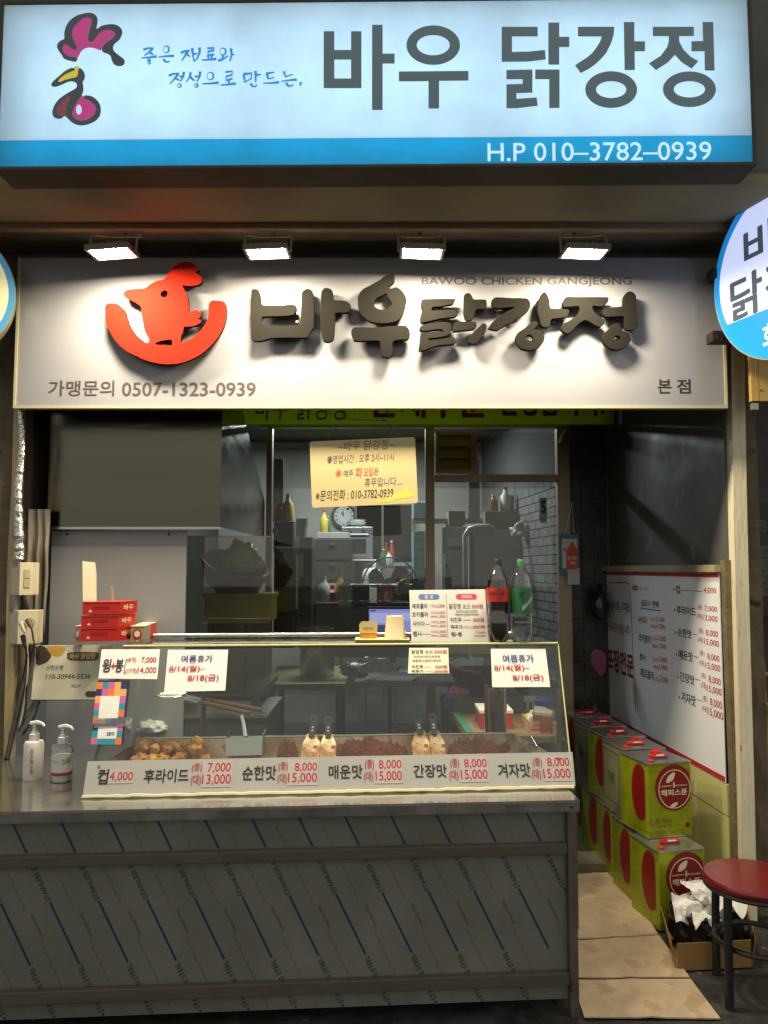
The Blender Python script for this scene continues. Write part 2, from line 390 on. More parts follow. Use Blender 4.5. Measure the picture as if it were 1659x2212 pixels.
def strip(name, label, pts, w, y, d, mat):   # tall timber strip following measured points
    o = T(name, label, 'timber strip', at(pts[-1][0], pts[-1][1], y)); mb = MB()
    L = [at(u, v, y) for u, v in pts]; L[-1].z = 0; L[0].z = min(L[0].z, zs - 0.03)
    vs = []; fs = []
    for p in L: vs += [p, p + Vector((w, 0, 0)), p + Vector((w, d, 0)), p + Vector((0, d, 0))]
    for i in range(len(L) - 1):
        for k in range(4):
            q = (k + 1) % 4; fs.append((i * 4 + k, (i + 1) * 4 + k, (i + 1) * 4 + q, i * 4 + q))
    mb.add(vs, fs).build('board', mat, o); return o
strip('timber_strip', 'yellowed timber strip nailed down the left post', [(36, 600), (30, 880), (25, 1050), (16, 1210), (6, 1700), (0, 1990)], 0.036, 3.545, 0.04, WOODY)
strip('timber_strip', 'cream painted timber strip on the right post, chipped low down', [(1578, 600), (1581, 860), (1585, 1100), (1592, 1400), (1600, 1700), (1606, 1985)], 0.062, 3.56, 0.10, WOODW)
strip('timber_strip', 'narrow grey batten between menu board and cream strip', [(1566, 1210), (1572, 1400), (1585, 1700), (1592, 1985)], 0.036, 3.60, 0.05, M('grey_batten', S(124, 110, 80), 0.7, var=0.4, vs=8, bump=0.6, bs=30))

# ---- storefront of the kitchen: frame members and panes
sf = T('glass_storefront', 'brown aluminium glass storefront in front of the kitchen', 'storefront', (0, YSF, 0))
FR = M('brown_aluminium', S(172, 154, 128), 0.42, 0.35, var=0.2, vs=4)
def member(u0, v0, u1, v1, d=0.07, nm='mullion', zb=None):
    a, b, c, e = pz.box(u0, v0, u1, v1)
    if zb is not None: b = zb
    MB().plate(pz, a, b, c, e, -d / 2, d / 2).build(nm, FR, sf, bevel=0.003)
ztop = pz.uv(1000, 926)[1]
member(919, 926, 938, 1300, zb=0.0)
member(1203, 926, 1230, 1300, zb=0.0, nm='door_jamb')
member(939, 1026, 1202, 1041, nm='door_header', d=0.066)
member(1023, 934, 1029, 1025, nm='transom_bar', d=0.05)
member(560, 918, 1230, 925, nm='head_rail', d=0.06)
member(576, 926, 588, 1300, zb=0.0)
for u0, v0, u1, v1, nm in ((589, 926, 918, 1500, 'pane'), (939, 1042, 1202, 1900, 'door_pane'), (1030, 935, 1202, 1025, 'transom_pane')):
    a, b, c, e = pz.box(u0, v0, u1, v1); b = max(b, 0.02)
    MB().plate(pz, a, b, c, e, -0.003, 0.003).build(nm, GLASS, sf)
MB().plate(pz, pz.uv(939, 1500)[0], pz.uv(1000, 1412)[1], pz.uv(1202, 1500)[0], pz.uv(1000, 1395)[1], -0.02, 0.02).build('door_rail', FR, sf)
# louvre vent in the transom
lv = T('louvre_vent', 'small brown louvre vent above the kitchen door', 'vent', at(982, 1022, YSF - 0.02))
lvm = M('louvre_brown', S(176, 150, 100), 0.5, var=0.2); a, b, c, e = pz.box(940, 935, 1022, 1023)
for (p, q, r_, s_) in ((a, b, a + .02, e), (c - .02, b, c, e), (a + .021, b, c - .021, b + .02), (a + .021, e - .02, c - .021, e)):
    MB().plate(pz, p, q, r_, s_, -0.03, 0.05).build('frame', lvm, lv)
MB().plate(pz, a + .021, b + .021, c - .021, e - .021, -.02, -.016).build('back_plate', lvm, lv)
for k in range(3):
    h = (e - b - 0.04) / 3; z0 = b + 0.02 + k * h
    g = MB(); g.hexa([pz.pt(a + .022, z0, .035), pz.pt(c - .022, z0, .035), pz.pt(c - .022, z0 + .004, .03), pz.pt(a + .022, z0 + .004, .03),
                      pz.pt(a + .022, z0 + h - .006, .005), pz.pt(c - .022, z0 + h - .006, .005), pz.pt(c - .022, z0 + h - .002, .0), pz.pt(a + .022, z0 + h - .002, .0)])
    g.build('slat', lvm, lv)
# ================================================================ TOP LIGHT-BOX SIGN
def lit(name, col, e, rough=0.25): return M(name, tuple(min(c, 0.8) for c in col), rough, emit=e * 0.74, ecol=col, spec=0.35)
p0, p1 = at(2, 200, 2.82), at(1620, 200, 2.785)
ex = Vector((p1.x - p0.x, p1.y - p0.y, 0))
P1 = Plane(Vector((p0.x, p0.y, 0)), ex, (0, 0, 1))
b0 = P1.uv(800, 356)[1]; b1 = P1.uv(800, 4)[1]; a1 = P1.uv(1621, 200)[0]
top = T('light_box_sign', 'wide backlit white and blue shop sign above the stall', 'sign', P1.pt(a1 / 2, b0))
FACE = lit('sign_face_lit', S(170, 199, 222), 0.93)
ys = P1.uv(800, 298)[1]
MB().plate(P1, 0, ys + .0002, a1, b1, -0.003, 0.0).build('face_panel', translucent('sign_acrylic_white', (0.62, 0.725, 0.79), 0.62, 0.03), top)
MB().plate(P1, 0, b0, a1, ys, -0.003, 0.0).build('blue_band', translucent('sign_acrylic_blue', (0.03, 0.50, 0.70), 0.62, 0.03), top)
TUBE = M('sign_tube', (.9, .95, 1), .4, emit=TUBE_E, ecol=(0.86, 0.95, 1.0))
for r_ in range(4):
    for s_ in range(3):
        zz = b0 + (b1 - b0) * (r_ + .5) / 4; MB().tube([P1.pt(a1 * (s_ + .03) / 3, zz, -.118), P1.pt(a1 * (s_ + .97) / 3, zz, -.118)], .012, 8).build('fluorescent_tube', TUBE, top, smooth=True)
fm = M('sign_box_metal', S(84, 81, 70), 0.9, 0.0, var=0.2, vs=3, spec=0.1)
MB().plate(P1, -.012, b0 - .012, a1 + .012, b0 - .001, -0.145, 0.006).build('frame_bottom', fm, top)
MB().plate(P1, -.012, b1 + .001, a1 + .012, b1 + .014, -0.145, 0.006).build('frame_top', fm, top)
MB().plate(P1, -.012, b0 - .0005, -.001, b1 + .0005, -0.145, 0.006).build('frame_side', fm, top)
MB().plate(P1, a1 + .001, b0 - .0005, a1 + .012, b1 + .0005, -0.145, 0.006).build('frame_side', fm, top)
MB().plate(P1, 0, b0, a1, b1, -0.145, -0.14).build('back_plate', M('reflector_white', (.8, .8, .8), .6), top)
SGREY = lit('sign_letter_grey', S(70, 84, 88), 0.8); SBLUE = lit('sign_letter_blue', S(34, 126, 184), 0.9)
def tl(pts): return [P1.uv(658.3 + x / 1.6579, y / 1.6579) for x, y in pts]
def ell(cx, cy, rx, ry, n=40): return [(cx + rx * math.cos(2 * math.pi * k / n), cy + ry * math.sin(2 * math.pi * k / n)) for k in range(n)]
for loops in ([[(68, 113), (106, 113), (106, 180), (166, 180), (166, 113), (203, 113), (203, 317), (68, 317)], [(106, 215), (166, 215), (166, 282), (106, 282)]],
              [[(241, 90), (279, 90), (279, 193), (322, 193), (322, 229), (279, 229), (279, 395), (241, 395)]],
              [ell(460, 163, 96, 71), ell(460, 163, 59, 36)], [[(337, 257), (586, 255), (586, 290), (481, 291), (481, 390), (443, 390), (443, 292), (337, 293)]],
              [[(705, 97), (834, 97), (834, 132), (742, 132), (742, 187), (800, 186), (860, 180), (863, 214), (800, 222), (705, 223)]],
              [[(872, 82), (911, 82), (911, 133), (947, 133), (947, 170), (911, 170), (911, 233), (872, 233)]],
              [[(722, 252), (815, 250), (815, 333), (758, 335), (758, 355), (830, 350), (834, 380), (760, 389), (722, 389), (722, 303), (780, 302), (780, 285), (722, 285)]],
              [[(825, 250), (912, 250), (912, 388), (875, 388), (875, 285), (825, 285)]],
              [[(978, 97), (1108, 97), (1106, 125), (1097, 155), (1080, 190), (1060, 213), (1040, 232), (1015, 249), (988, 263), (967, 235), (1010, 207), (1030, 190), (1045, 170), (1057, 150), (1063, 132), (978, 132)]],
              [[(1142, 80), (1180, 80), (1180, 149), (1218, 149), (1218, 185), (1181, 185), (1182, 252), (1145, 252)]], [ell(1097, 322, 93, 66), ell(1097, 322, 54, 30)],
              [[(1246, 97), (1393, 97), (1393, 130), (1340, 131), (1341, 150), (1355, 178), (1382, 205), (1409, 220), (1385, 247), (1350, 225), (1325, 198), (1300, 225), (1257, 253), (1232, 228), (1275, 200), (1297, 170), (1303, 150), (1303, 131), (1246, 131)]],
              [[(1424, 80), (1462, 80), (1467, 254), (1432, 254), (1431, 185), (1384, 185), (1384, 149), (1426, 148)]], [ell(1377, 321, 95, 64), ell(1377, 321, 56, 29)]):
    shape('letter_stroke', [tl(l) for l in loops], P1, SGREY, top, lift=0.002, smooth=1)
text(top, 'H.P 010–3782–0939', P1, (1053, 308, 1536, 348), lit('sign_letter_white', S(178, 214, 238), 0.9), w=0.008, lift=0.003)
# rooster emblem: traced outlines (crop pixels -> view pixels)
def em(pts): return [P1.uv((180 + x / 4.609) / 1.8228, (30 + y / 4.609) / 1.8228) for x, y in pts]
inner = [(1030, 720), (1100, 640), (1200, 570), (1258, 500), (1240, 440), (1150, 412), (1040, 430), (960, 490), (890, 590), (830, 632), (775, 600), (765, 560), (790, 440), (835, 260), (825, 210), (760, 185), (660, 220), (560, 310), (495, 400), (485, 480), (500, 570), (540, 660), (572, 730), (550, 770), (500, 765), (440, 720), (390, 680), (350, 680), (318, 720), (320, 790), (350, 840), (430, 885), (520, 900), (570, 915)]
comb = [(578, 950), (540, 990), (440, 970), (340, 935), (290, 860), (240, 790), (208, 720), (225, 650), (280, 600), (338, 570), (340, 470), (370, 350), (450, 230), (570, 150), (700, 110), (800, 100), (880, 120), (935, 180), (945, 260), (930, 390), (1010, 340), (1130, 310), (1250, 310), (1340, 350), (1390, 420), (1385, 500), (1340, 590), (1260, 660), (1225, 730), (1250, 800), (1330, 870), (1410, 930), (1440, 990), (1410, 1050), (1330, 1070), (1250, 1040), (1205, 970), (1180, 890), (1130, 845), (1060, 825), (1025, 780)] + inner
EBLK = lit('emblem_black', S(50, 58, 60), 0.8); EPNK = lit('emblem_pink', S(160, 52, 112), 0.85); EYEL = lit('emblem_yellow', S(178, 164, 40), 0.9); ERED = lit('emblem_maroon', S(112, 52, 64), 0.8)
shape('emblem_comb_outline', [em(comb)], P1, EBLK, top, lift=0.002)
shape('emblem_comb', [em([(590, 915), (640, 820), (700, 760), (780, 735), (870, 740), (960, 770), (1010, 785)] + inner)], P1, EPNK, top, lift=0.0025)
body = [(535, 1120), (500, 1100), (440, 1110), (340, 1165), (220, 1270), (130, 1350), (105, 1400), (130, 1440), (200, 1440), (300, 1405), (400, 1360), (480, 1345), (550, 1370), (570, 1420), (545, 1470), (460, 1520), (360, 1580), (250, 1660), (170, 1760), (130, 1860), (125, 1930), (150, 1990), (220, 2022), (290, 2015), (328, 1980), (300, 1955), (250, 1960), (210, 1920), (200, 1850), (230, 1780), (320, 1690), (400, 1620), (435, 1625), (430, 1670), (390, 1750), (365, 1850), (358, 1960), (400, 2010), (470, 2080), (560, 2130), (660, 2145), (790, 2120), (910, 2060), (985, 1970), (1005, 1860), (985, 1760), (930, 1680), (850, 1620), (750, 1598), (695, 1610), (690, 1640), (760, 1680), (850, 1730), (905, 1800), (915, 1860), (880, 1940), (800, 2010), (690, 2050), (590, 2040), (510, 1990), (488, 1930), (510, 1840), (560, 1740), (620, 1650), (665, 1580), (688, 1500), (685, 1420), (675, 1360), (705, 1310), (715, 1240), (690, 1160), (640, 1110), (605, 1110), (590, 1160), (585, 1220), (550, 1265), (450, 1290), (330, 1325), (260, 1355), (235, 1335), (280, 1280), (380, 1210), (480, 1165), (530, 1145)]
shape('emblem_body_outline', [em(body)], P1, EBLK, top, lift=0.002)
shape('emblem_beak', [em([(525, 1085), (565, 1065), (610, 1090), (590, 1160), (585, 1220), (550, 1265), (450, 1290), (330, 1325), (260, 1355), (235, 1335), (280, 1280), (380, 1210), (480, 1165), (540, 1130)])], P1, EYEL, top, lift=0.0025)
shape('emblem_wing', [em([(330, 1975), (300, 1955), (250, 1960), (210, 1920), (200, 1850), (230, 1780), (320, 1690), (400, 1620), (435, 1625), (430, 1670), (390, 1750), (365, 1850), (355, 1975)])], P1, ERED, top, lift=0.0025)
shape('emblem_belly', [em([(670, 1595), (690, 1640), (760, 1680), (850, 1730), (905, 1800), (915, 1860), (880, 1940), (800, 2010), (690, 2050), (590, 2040), (510, 1990), (488, 1930), (510, 1840), (560, 1740), (620, 1650)])], P1, EPNK, top, lift=0.0025)
shape('emblem_egg', [em([(607 + 52 * math.cos(t * .785), 1860 + 90 * math.sin(t * .785)) for t in range(8)])], P1, FACE, top, lift=0.003)
# brush-written slogan
SL = [[(60, 92), (110, 75), (160, 74)], [(152, 75), (115, 115), (70, 148)], [(112, 112), (158, 138)], [(40, 170), (110, 166), (190, 155)], [(112, 176), (122, 182)], [(98, 194), (136, 191)], ('o', 113, 215, 14, 14),
      ('o', 280, 88, 28, 33), [(205, 162), (280, 154), (355, 150)], [(255, 180), (272, 206), (300, 210), (316, 195)],
      [(420, 122), (470, 102), (512, 98)], [(495, 100), (465, 145), (430, 200)], [(462, 122), (512, 160)], [(530, 75), (536, 130), (548, 205)], [(545, 135), (580, 125)], [(602, 70), (602, 120), (578, 175), (548, 207)],
      [(675, 78), (740, 76), (738, 98), (684, 112), (682, 146), (744, 138)], [(682, 146), (690, 184)], [(718, 146), (712, 184)], [(622, 192), (690, 188), (762, 180)],
      ('o', 825, 110, 29, 33), [(826, 145), (820, 182)], [(780, 198), (830, 182), (878, 150)], [(902, 80), (910, 140), (892, 205)], [(908, 140), (938, 138)],
      [(305, 342), (350, 322), (405, 316)], [(398, 318), (360, 370), (315, 420)], [(362, 358), (412, 388)], [(408, 350), (448, 344)], [(452, 302), (444, 350), (418, 398)], ('o', 405, 435, 17, 17),
      [(515, 308), (508, 350), (472, 405)], [(510, 350), (540, 380), (558, 388)], [(556, 350), (598, 346)], [(607, 300), (602, 350), (572, 402)], ('o', 567, 435, 17, 17),
      ('o', 703, 345, 31, 36), [(625, 420), (700, 416), (785, 408)],
      [(848, 306), (916, 300), (912, 332), (858, 348), (854, 386), (918, 370)], [(882, 385), (882, 420)], [(800, 432), (870, 427), (950, 415)],
      [(1025, 330), (1038, 410)], [(1022, 328), (1102, 318), (1095, 370), (1036, 406)], [(1138, 295), (1141, 405)], [(1138, 337), (1192, 328)], [(1090, 415), (1108, 444), (1138, 446), (1152, 425)],
      [(1240, 322), (1320, 308)], [(1246, 320), (1262, 372), (1318, 360)], [(1210, 415), (1290, 413), (1365, 405)],
      [(1410, 300), (1428, 352), (1500, 328)], [(1385, 396), (1460, 387), (1535, 380)], [(1432, 410), (1452, 440), (1486, 442), (1500, 422)], [(1574, 402), (1568, 442)]]
def slp(x, y): return P1.uv((540 + x / 2.4397) / 1.8228, (160 + y / 2.4397) / 1.8228)
for line in (0, 1):
    mb = MB(); k = 0
    for s in SL:
        circ = s[0] == 'o'; yy = s[2] if circ else s[0][1]
        if (yy > 250) != bool(line): continue
        k += 1
        if circ: q = [(s[1] + s[3] * math.cos(t * math.pi / 7), s[2] + s[4] * math.sin(t * math.pi / 7)) for t in range(15)]; w = [8 + 4 * math.cos(t * .45) for t in range(15)]
        else:
            q = s; m = len(s); w = [17 - 9 * i / (m - 1) for i in range(m)]
            if abs(s[0][0] - s[-1][0]) > 130: w = w[::-1]
            if len(s) > 5: w = [13] * m
        sc = 0.00068 * 1.0
        stroke(mb, P1, [slp(*p) for p in q], [x * sc for x in w], 0.002 + k * 0.00006)
    mb.build('brush_lettering', SBLUE, top)['kind'] = 'stuff'

# ================================================================ SECOND SIGN with raised letters and flood lamps
P2 = facing((0, YS2, 0))
A0, B0, A1, B1 = P2.uv(41, 716)[0], P2.uv(800, 876)[1], P2.uv(1560, 716)[0], P2.uv(800, 557)[1]
sg = T('raised_letter_sign', 'white sign panel with raised black letters under the flood lamps', 'sign', P2.pt((A0 + A1) / 2, B0))
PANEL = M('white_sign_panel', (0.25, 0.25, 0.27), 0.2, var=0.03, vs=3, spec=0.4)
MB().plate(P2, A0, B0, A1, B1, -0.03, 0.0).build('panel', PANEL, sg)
tm = M('sign_trim', S(188, 180, 150), 0.4, 0.3)
MB().plate(P2, A0 - .012, B0 - .014, A1 + .012, B0 - .001, -0.035, 0.008).build('bottom_trim', tm, sg)
MB().plate(P2, A0 - .012, B0 - .0005, A0 - .001, B1, -0.035, 0.008).build('side_trim', tm, sg)
MB().plate(P2, A1 + .001, B0 - .0005, A1 + .012, B1, -0.035, 0.008).build('side_trim', tm, sg)
GINK = M('sign_vinyl_dark', S(66, 58, 54), 0.5)
text(sg, '가맹문의', P2, (105, 822, 247, 856), GINK, w=0.024)
text(sg, '0507-1323-0939', P2, (263.5, 826, 552.5, 856), GINK, w=0.022)
text(sg, 'BAWOO CHICKEN GANGJEONG', P2, (911, 599, 1365, 620), GINK, w=0.018)
text(sg, '본', P2, (1420.6, 819, 1450, 850), INK, w=0.022); text(sg, '점', P2, (1462, 819, 1491.5, 850), INK, w=0.022)
PF = facing((0, YS2 - 0.058, 0))
def c3(pts): return [PF.uv((960 + x / 2.4397) / 1.8228, (1050 + y / 2.4397) / 1.8228) for x, y in pts]
def c4(pts): return [PF.uv((1620 + x / 3.7705) / 1.8228, (1080 + y / 3.7705) / 1.8228) for x, y in pts]
def c5(pts): return [PF.uv((2000 + x / 2.9625) / 1.8228, (1080 + y / 2.9625) / 1.8228) for x, y in pts]
def c2(pts): return [PF.uv((400 + x / 3.190) / 1.8228, (1010 + y / 3.190) / 1.8228) for x, y in pts]
LET = M('raised_letter_black', (0.009, 0.008, 0.006), 0.8, var=0.1, spec=0.08)
def raised(loops, nm='letter', mat=LET): return shape(nm, loops, PF, mat, sg, depth=0.024, lift=-0.024, bevel=0.0015, smooth=4)
raised([c3([(80, 218), (125, 218), (150, 245), (162, 300), (165, 350), (200, 372), (300, 370), (480, 365), (505, 395), (495, 440), (440, 470), (200, 480), (172, 500), (175, 545), (215, 560), (420, 565), (510, 558), (540, 540), (545, 480), (555, 300), (560, 245), (600, 215), (640, 220), (668, 260), (675, 330), (672, 560), (660, 595), (630, 640), (610, 680), (540, 682), (290, 685), (180, 710), (110, 715), (75, 690), (70, 640), (75, 580), (68, 420), (70, 260)])])
raised([c3([(740, 330), (745, 250), (765, 212), (800, 203), (840, 220), (858, 255), (862, 310), (880, 320), (960, 325), (1010, 345), (1030, 385), (1010, 425), (980, 440), (885, 445), (877, 480), (870, 640), (850, 705), (800, 722), (760, 700), (745, 620), (740, 450)])])
raised([c3([(1390, 75), (1440, 68), (1450, 110), (1440, 150), (1395, 185), (1392, 200), (1420, 210), (1465, 195), (1530, 240), (1565, 310), (1550, 390), (1510, 490), (1440, 530), (1330, 545), (1220, 530), (1160, 490), (1110, 430), (1095, 340), (1100, 280), (1140, 220), (1220, 175), (1300, 130), (1350, 90)]),
        c3([(1370, 258), (1380, 290), (1420, 345), (1415, 370), (1370, 405), (1310, 410), (1260, 385), (1252, 340), (1275, 300), (1320, 280)])])
raised([c3([(1030, 630), (1050, 590), (1090, 580), (1300, 582), (1520, 565), (1570, 580), (1595, 630), (1590, 680), (1560, 700), (1470, 705), (1430, 730), (1430, 800), (1415, 860), (1380, 872), (1330, 860), (1312, 820), (1308, 740), (1290, 712), (1080, 712), (1050, 690)])])
raised([c4([(160, 370), (220, 360), (440, 362), (640, 365), (643, 380), (625, 430), (580, 450), (500, 462), (420, 480), (330, 485), (303, 505), (305, 535), (380, 535), (520, 525), (640, 525), (675, 550), (683, 580), (660, 620), (580, 640), (420, 660), (290, 690), (180, 715), (140, 710), (128, 670), (140, 610), (165, 545), (165, 510), (140, 470), (140, 410)])])
raised([c4([(120, 815), (140, 775), (230, 735), (380, 715), (540, 712), (580, 735), (590, 790), (580, 860), (540, 905), (430, 935), (300, 950), (262, 955), (258, 980), (330, 985), (450, 965), (590, 935), (640, 945), (648, 990), (620, 1035), (420, 1055), (300, 1085), (200, 1125), (120, 1135), (108, 1100), (130, 1010), (135, 890), (170, 865), (330, 857), (455, 857), (467, 837), (440, 817), (330, 822), (240, 838), (150, 838)])])
raised([c4([(780, 380), (785, 310), (835, 275), (880, 295), (915, 355), (945, 372), (1080, 372), (1115, 395), (1118, 450), (1090, 510), (970, 520), (950, 545), (930, 620), (900, 670), (860, 690), (820, 680), (790, 630), (775, 540)])])
raised([c4([(625, 760), (645, 720), (720, 705), (930, 702), (968, 745), (950, 790), (900, 820), (760, 835), (640, 845), (615, 830)])])
raised([c4([(1020, 765), (1050, 730), (1090, 728), (1115, 750), (1115, 800), (1080, 880), (1010, 970), (970, 1025), (920, 1035), (870, 1020), (850, 985), (880, 910), (940, 840)])])
raised([c4([(1190, 410), (1205, 370), (1250, 342), (1330, 340), (1500, 352), (1640, 352)]) + c5([(60, 283), (150, 282), (205, 278), (245, 300), (262, 345), (250, 400), (200, 458), (100, 518), (10, 570)]) + c4([(1560, 675), (1450, 722), (1340, 790), (1275, 828), (1165, 812), (1143, 795), (1200, 715), (1300, 630), (1420, 550), (1535, 490), (1450, 490), (1280, 500), (1210, 480)])])
raised([c5([(425, 205), (465, 245), (490, 310), (495, 380), (520, 398), (640, 402), (710, 415), (712, 450), (690, 490), (640, 505), (520, 520), (500, 545), (490, 600), (450, 618), (400, 608), (380, 570), (365, 500), (345, 430), (350, 330), (375, 250)])])
raised([c5([(300, 545), (340, 555), (345, 585), (320, 620), (300, 645), (360, 648), (410, 685), (425, 740), (405, 800), (350, 860), (270, 885), (200, 880), (140, 855), (95, 790), (90, 730), (120, 680), (200, 625), (250, 580)]), c5([(215, 720), (245, 705), (280, 720), (290, 750), (285, 775), (245, 772), (220, 750)])])
raised([c5([(645, 300), (685, 260), (800, 262), (1140, 265), (1172, 275), (1170, 315), (1140, 350), (1090, 375), (1000, 370), (990, 400), (1020, 450), (1070, 490), (1120, 530), (1128, 570), (1100, 600), (1050, 610), (980, 570), (910, 535), (850, 560), (790, 610), (740, 670), (690, 690), (640, 665), (620, 625), (650, 580), (730, 530), (800, 480), (832, 430), (835, 390), (810, 372), (690, 380), (655, 380), (640, 350)])])
raised([c5([(1105, 430), (1130, 400), (1200, 385), (1320, 375), (1345, 350), (1350, 270), (1380, 215), (1425, 198), (1470, 215), (1498, 270), (1500, 400), (1518, 560), (1510, 610), (1460, 645), (1410, 653), (1380, 640), (1368, 590), (1360, 510), (1330, 490), (1200, 495), (1130, 490)])])
raised([c5([(1230, 580), (1280, 570), (1312, 590), (1315, 630), (1350, 660), (1410, 684), (1435, 740), (1420, 800), (1370, 850), (1290, 880), (1220, 875), (1150, 835), (1105, 770), (1105, 710), (1150, 660), (1195, 620)]), c5([(1240, 730), (1270, 718), (1305, 725), (1315, 745), (1290, 775), (1250, 770)])])
bird = [c2([(48, 620), (80, 595), (150, 588), (220, 612), (290, 680), (310, 760), (350, 860), (430, 980), (520, 1060), (570, 1088), (598, 1070), (590, 1020), (550, 950), (525, 850), (510, 760), (500, 690), (490, 630), (430, 580), (350, 540), (290, 500), (280, 465), (310, 430), (380, 412), (480, 405), (550, 395), (620, 345), (700, 305), (770, 290), (830, 230), (880, 160), (950, 100), (1040, 68), (1120, 75), (1180, 110), (1213, 160), (1208, 180), (1180, 200), (1230, 235), (1265, 290), (1240, 340), (1170, 365), (1090, 370), (1015, 365), (1050, 440), (1085, 540), (1095, 690), (1130, 690), (1190, 672), (1230, 690), (1248, 710), (1235, 760), (1210, 785), (1245, 800), (1240, 830), (1170, 870), (1100, 878), (1035, 885), (1020, 950), (995, 1000), (992, 1075), (1010, 1082), (1080, 1050), (1150, 1020), (1240, 930), (1310, 840), (1340, 750), (1345, 620), (1370, 565), (1420, 555), (1535, 570), (1565, 640), (1560, 760), (1530, 880), (1470, 1000), (1380, 1110), (1270, 1210), (1150, 1280), (1000, 1335), (850, 1352), (700, 1340), (550, 1300), (420, 1240), (290, 1170), (180, 1060), (100, 930), (55, 830), (45, 700)]),
        c2([(740, 470), (760, 440), (800, 425), (828, 445), (828, 480), (800, 515), (755, 505)]), c2([(685, 1080), (770, 1055), (870, 1042), (885, 1060), (885, 1115), (790, 1112), (690, 1110)])]
raised(bird, 'bird_emblem')
shape('bird_face', bird, PF, M('emblem_red', S(156, 28, 11), 0.75, spec=0.08), sg, depth=0.0008, lift=0.0003, smooth=4)
# stand-off pins behind the raised letters
for i, (u, v) in enumerate(((560, 700), (640, 690), (717, 690), (800, 720), (845, 690), (930, 690), (1010, 690), (1090, 690), (1130, 720), (1200, 690), (1290, 690), (1360, 690), (300, 740), (345, 660), (440, 740))):
    a, b = PF.uv(u, v); MB().tube([PF.pt(a, b, -0.03), P2.pt(a, b, 0.0)], 0.006, 8).build('standoff_pin', DULL, sg)

# flood lamps on brackets
LENS = M('flood_lens', (1, 0.95, 0.8), 0.3, emit=FLOOD_E, ecol=(1.0, 0.87, 0.62))
HOUS = M('flood_housing', S(96, 90, 76), 0.5, 0.3, var=0.2)
FL = [(243, 'first flood lamp from the left, above the red bird emblem', 0.0), (578, 'second flood lamp from the left, above the first raised letter', 0.0),
      (911, 'third flood lamp from the left, above the middle letters', 0.0), (1262, 'rightmost flood lamp, above the last raised letters', 0.0)]
for i, (u, lab, tilt) in enumerate(FL):
    c = at(u, 547, 3.17); o = T('flood_lamp', 'lit LED ' + lab, 'flood lamp', c, 'flood lamps lighting the raised letter sign')
    z0 = c.z; hw = 0.092; tl = math.radians((-4, -2, 2, 2)[i]); m = Matrix.Rotation(math.radians(5), 3, 'X') @ Matrix.Rotation(tl, 3, 'Y')
    # housing: shallow tray open downwards, lens inside
    g = MB()
    for (cx, cy, hx, hy) in ((0, -.068, hw, .006), (0, .068, hw, .006), (-hw + .006, 0, .006, .0615), (hw - .006, 0, .006, .0615)):
        g.obox(c + m @ Vector((cx, cy, 0.005)), (hx, hy, 0.009), m)
    g.obox(c + m @ Vector((0, 0, 0.0168)), (hw, .074, .0025), m); g.build('housing', HOUS, o)
    g = MB(); q = [c + m @ Vector(p) for p in ((-hw + .013, -.061, 0), (-hw + .013, .061, 0), (hw - .013, .061, 0), (hw - .013, -.061, 0))]
    g.quad(*q); g.build('lens', LENS, o)
    for k in range(7):
        MB().obox(c + m @ Vector((-.06 + .02 * k, 0, .0265)), (.0025, .05, .007), m).build('cooling_fin', HOUS, o)
    g = MB(); zt = zs - 0.014
    for sx in (-1, 1): g.tube([c + Vector((sx * (hw + .006), 0.0, .01)), c + Vector((sx * (hw + .006), 0.02, .09)), Vector((c.x + sx * .07, c.y + .15, zt - .03))], .005, 6)
    g.tube([Vector((c.x - .075, c.y + .15, zt - .03)), Vector((c.x + .075, c.y + .15, zt - .03))], .006, 6); g.tube([Vector((c.x, c.y + .15, zt - .03)), Vector((c.x, c.y + .17, zt + .01))], .008, 6)
    g.build('bracket', M('bracket_metal', S(150, 140, 112), 0.5, 0.4), o)

# ================================================================ ROUND BLADE SIGNS
def oval(label, c, dx, R, txt, face, ring, ink, white):
    dv = Vector(dx).normalized(); pl = Plane(c, dv, (0, 0, 1))
    o = T('round_sign', label, 'sign', c - Vector((0, 0, R)))
    MB().disc(pl, 0, 0, R, R, -0.09, -0.003, 56).build('drum', M('round_sign_drum', S(150, 146, 120), 0.4, 0.5), o, smooth=True)
    MB().disc(pl, 0, 0, R * .985, R * .985, -0.0025, 0.0, 56).build('ring', ring, o)
    ch = [(R * .9 * math.cos(t), R * .9 * math.sin(t)) for t in [math.radians(-28 + (236 * k / 40)) for k in range(41)]]
    shape('face', [ch], pl, face, o, lift=0.001, smooth=1)
    for s, bx, k in txt: text(o, s, pl, tuple(R * q for q in bx), white if k else ink, px=False, w=0.03, lift=0.0025)
    return o, pl
rs, rpl = oval('round blue and white backlit sign hung off the right post', Vector((1.594, 2.99, 2.80)), (0.32, -0.947, 0), 0.385,
     [('바', (-.52, .10, -.02, .55), 0), ('우', (.04, .10, .52, .55), 0), ('닭', (-.74, -.42, -.28, .06), 0), ('강', (-.24, -.42, .22, .06), 0), ('정', (.27, -.42, .74, .06), 0), ('화', (-.3, -.86, -.05, -.58), 1), ('요', (.02, -.86, .27, -.58), 1)],
     lit('round_face_lit', S(190, 200, 238), 1.0), lit('round_ring_lit', S(22, 124, 200), 0.9), lit('round_ink', S(66, 74, 84), 0.8), lit('round_white', S(200, 222, 244), 0.9))
g = MB(); q = rpl.pt(-.37, .14, -.045)
for v in (602, 735):
    p = at(1545, v, 3.40); g.box(p.x - .04, p.x + .10, 3.33, 3.40, p.z - .022, p.z + .022)
g.build('bracket', M('rusty_bracket', S(52, 38, 28), 0.7, 0.3, var=0.5, vs=20, bump=0.5, bs=60), rs)
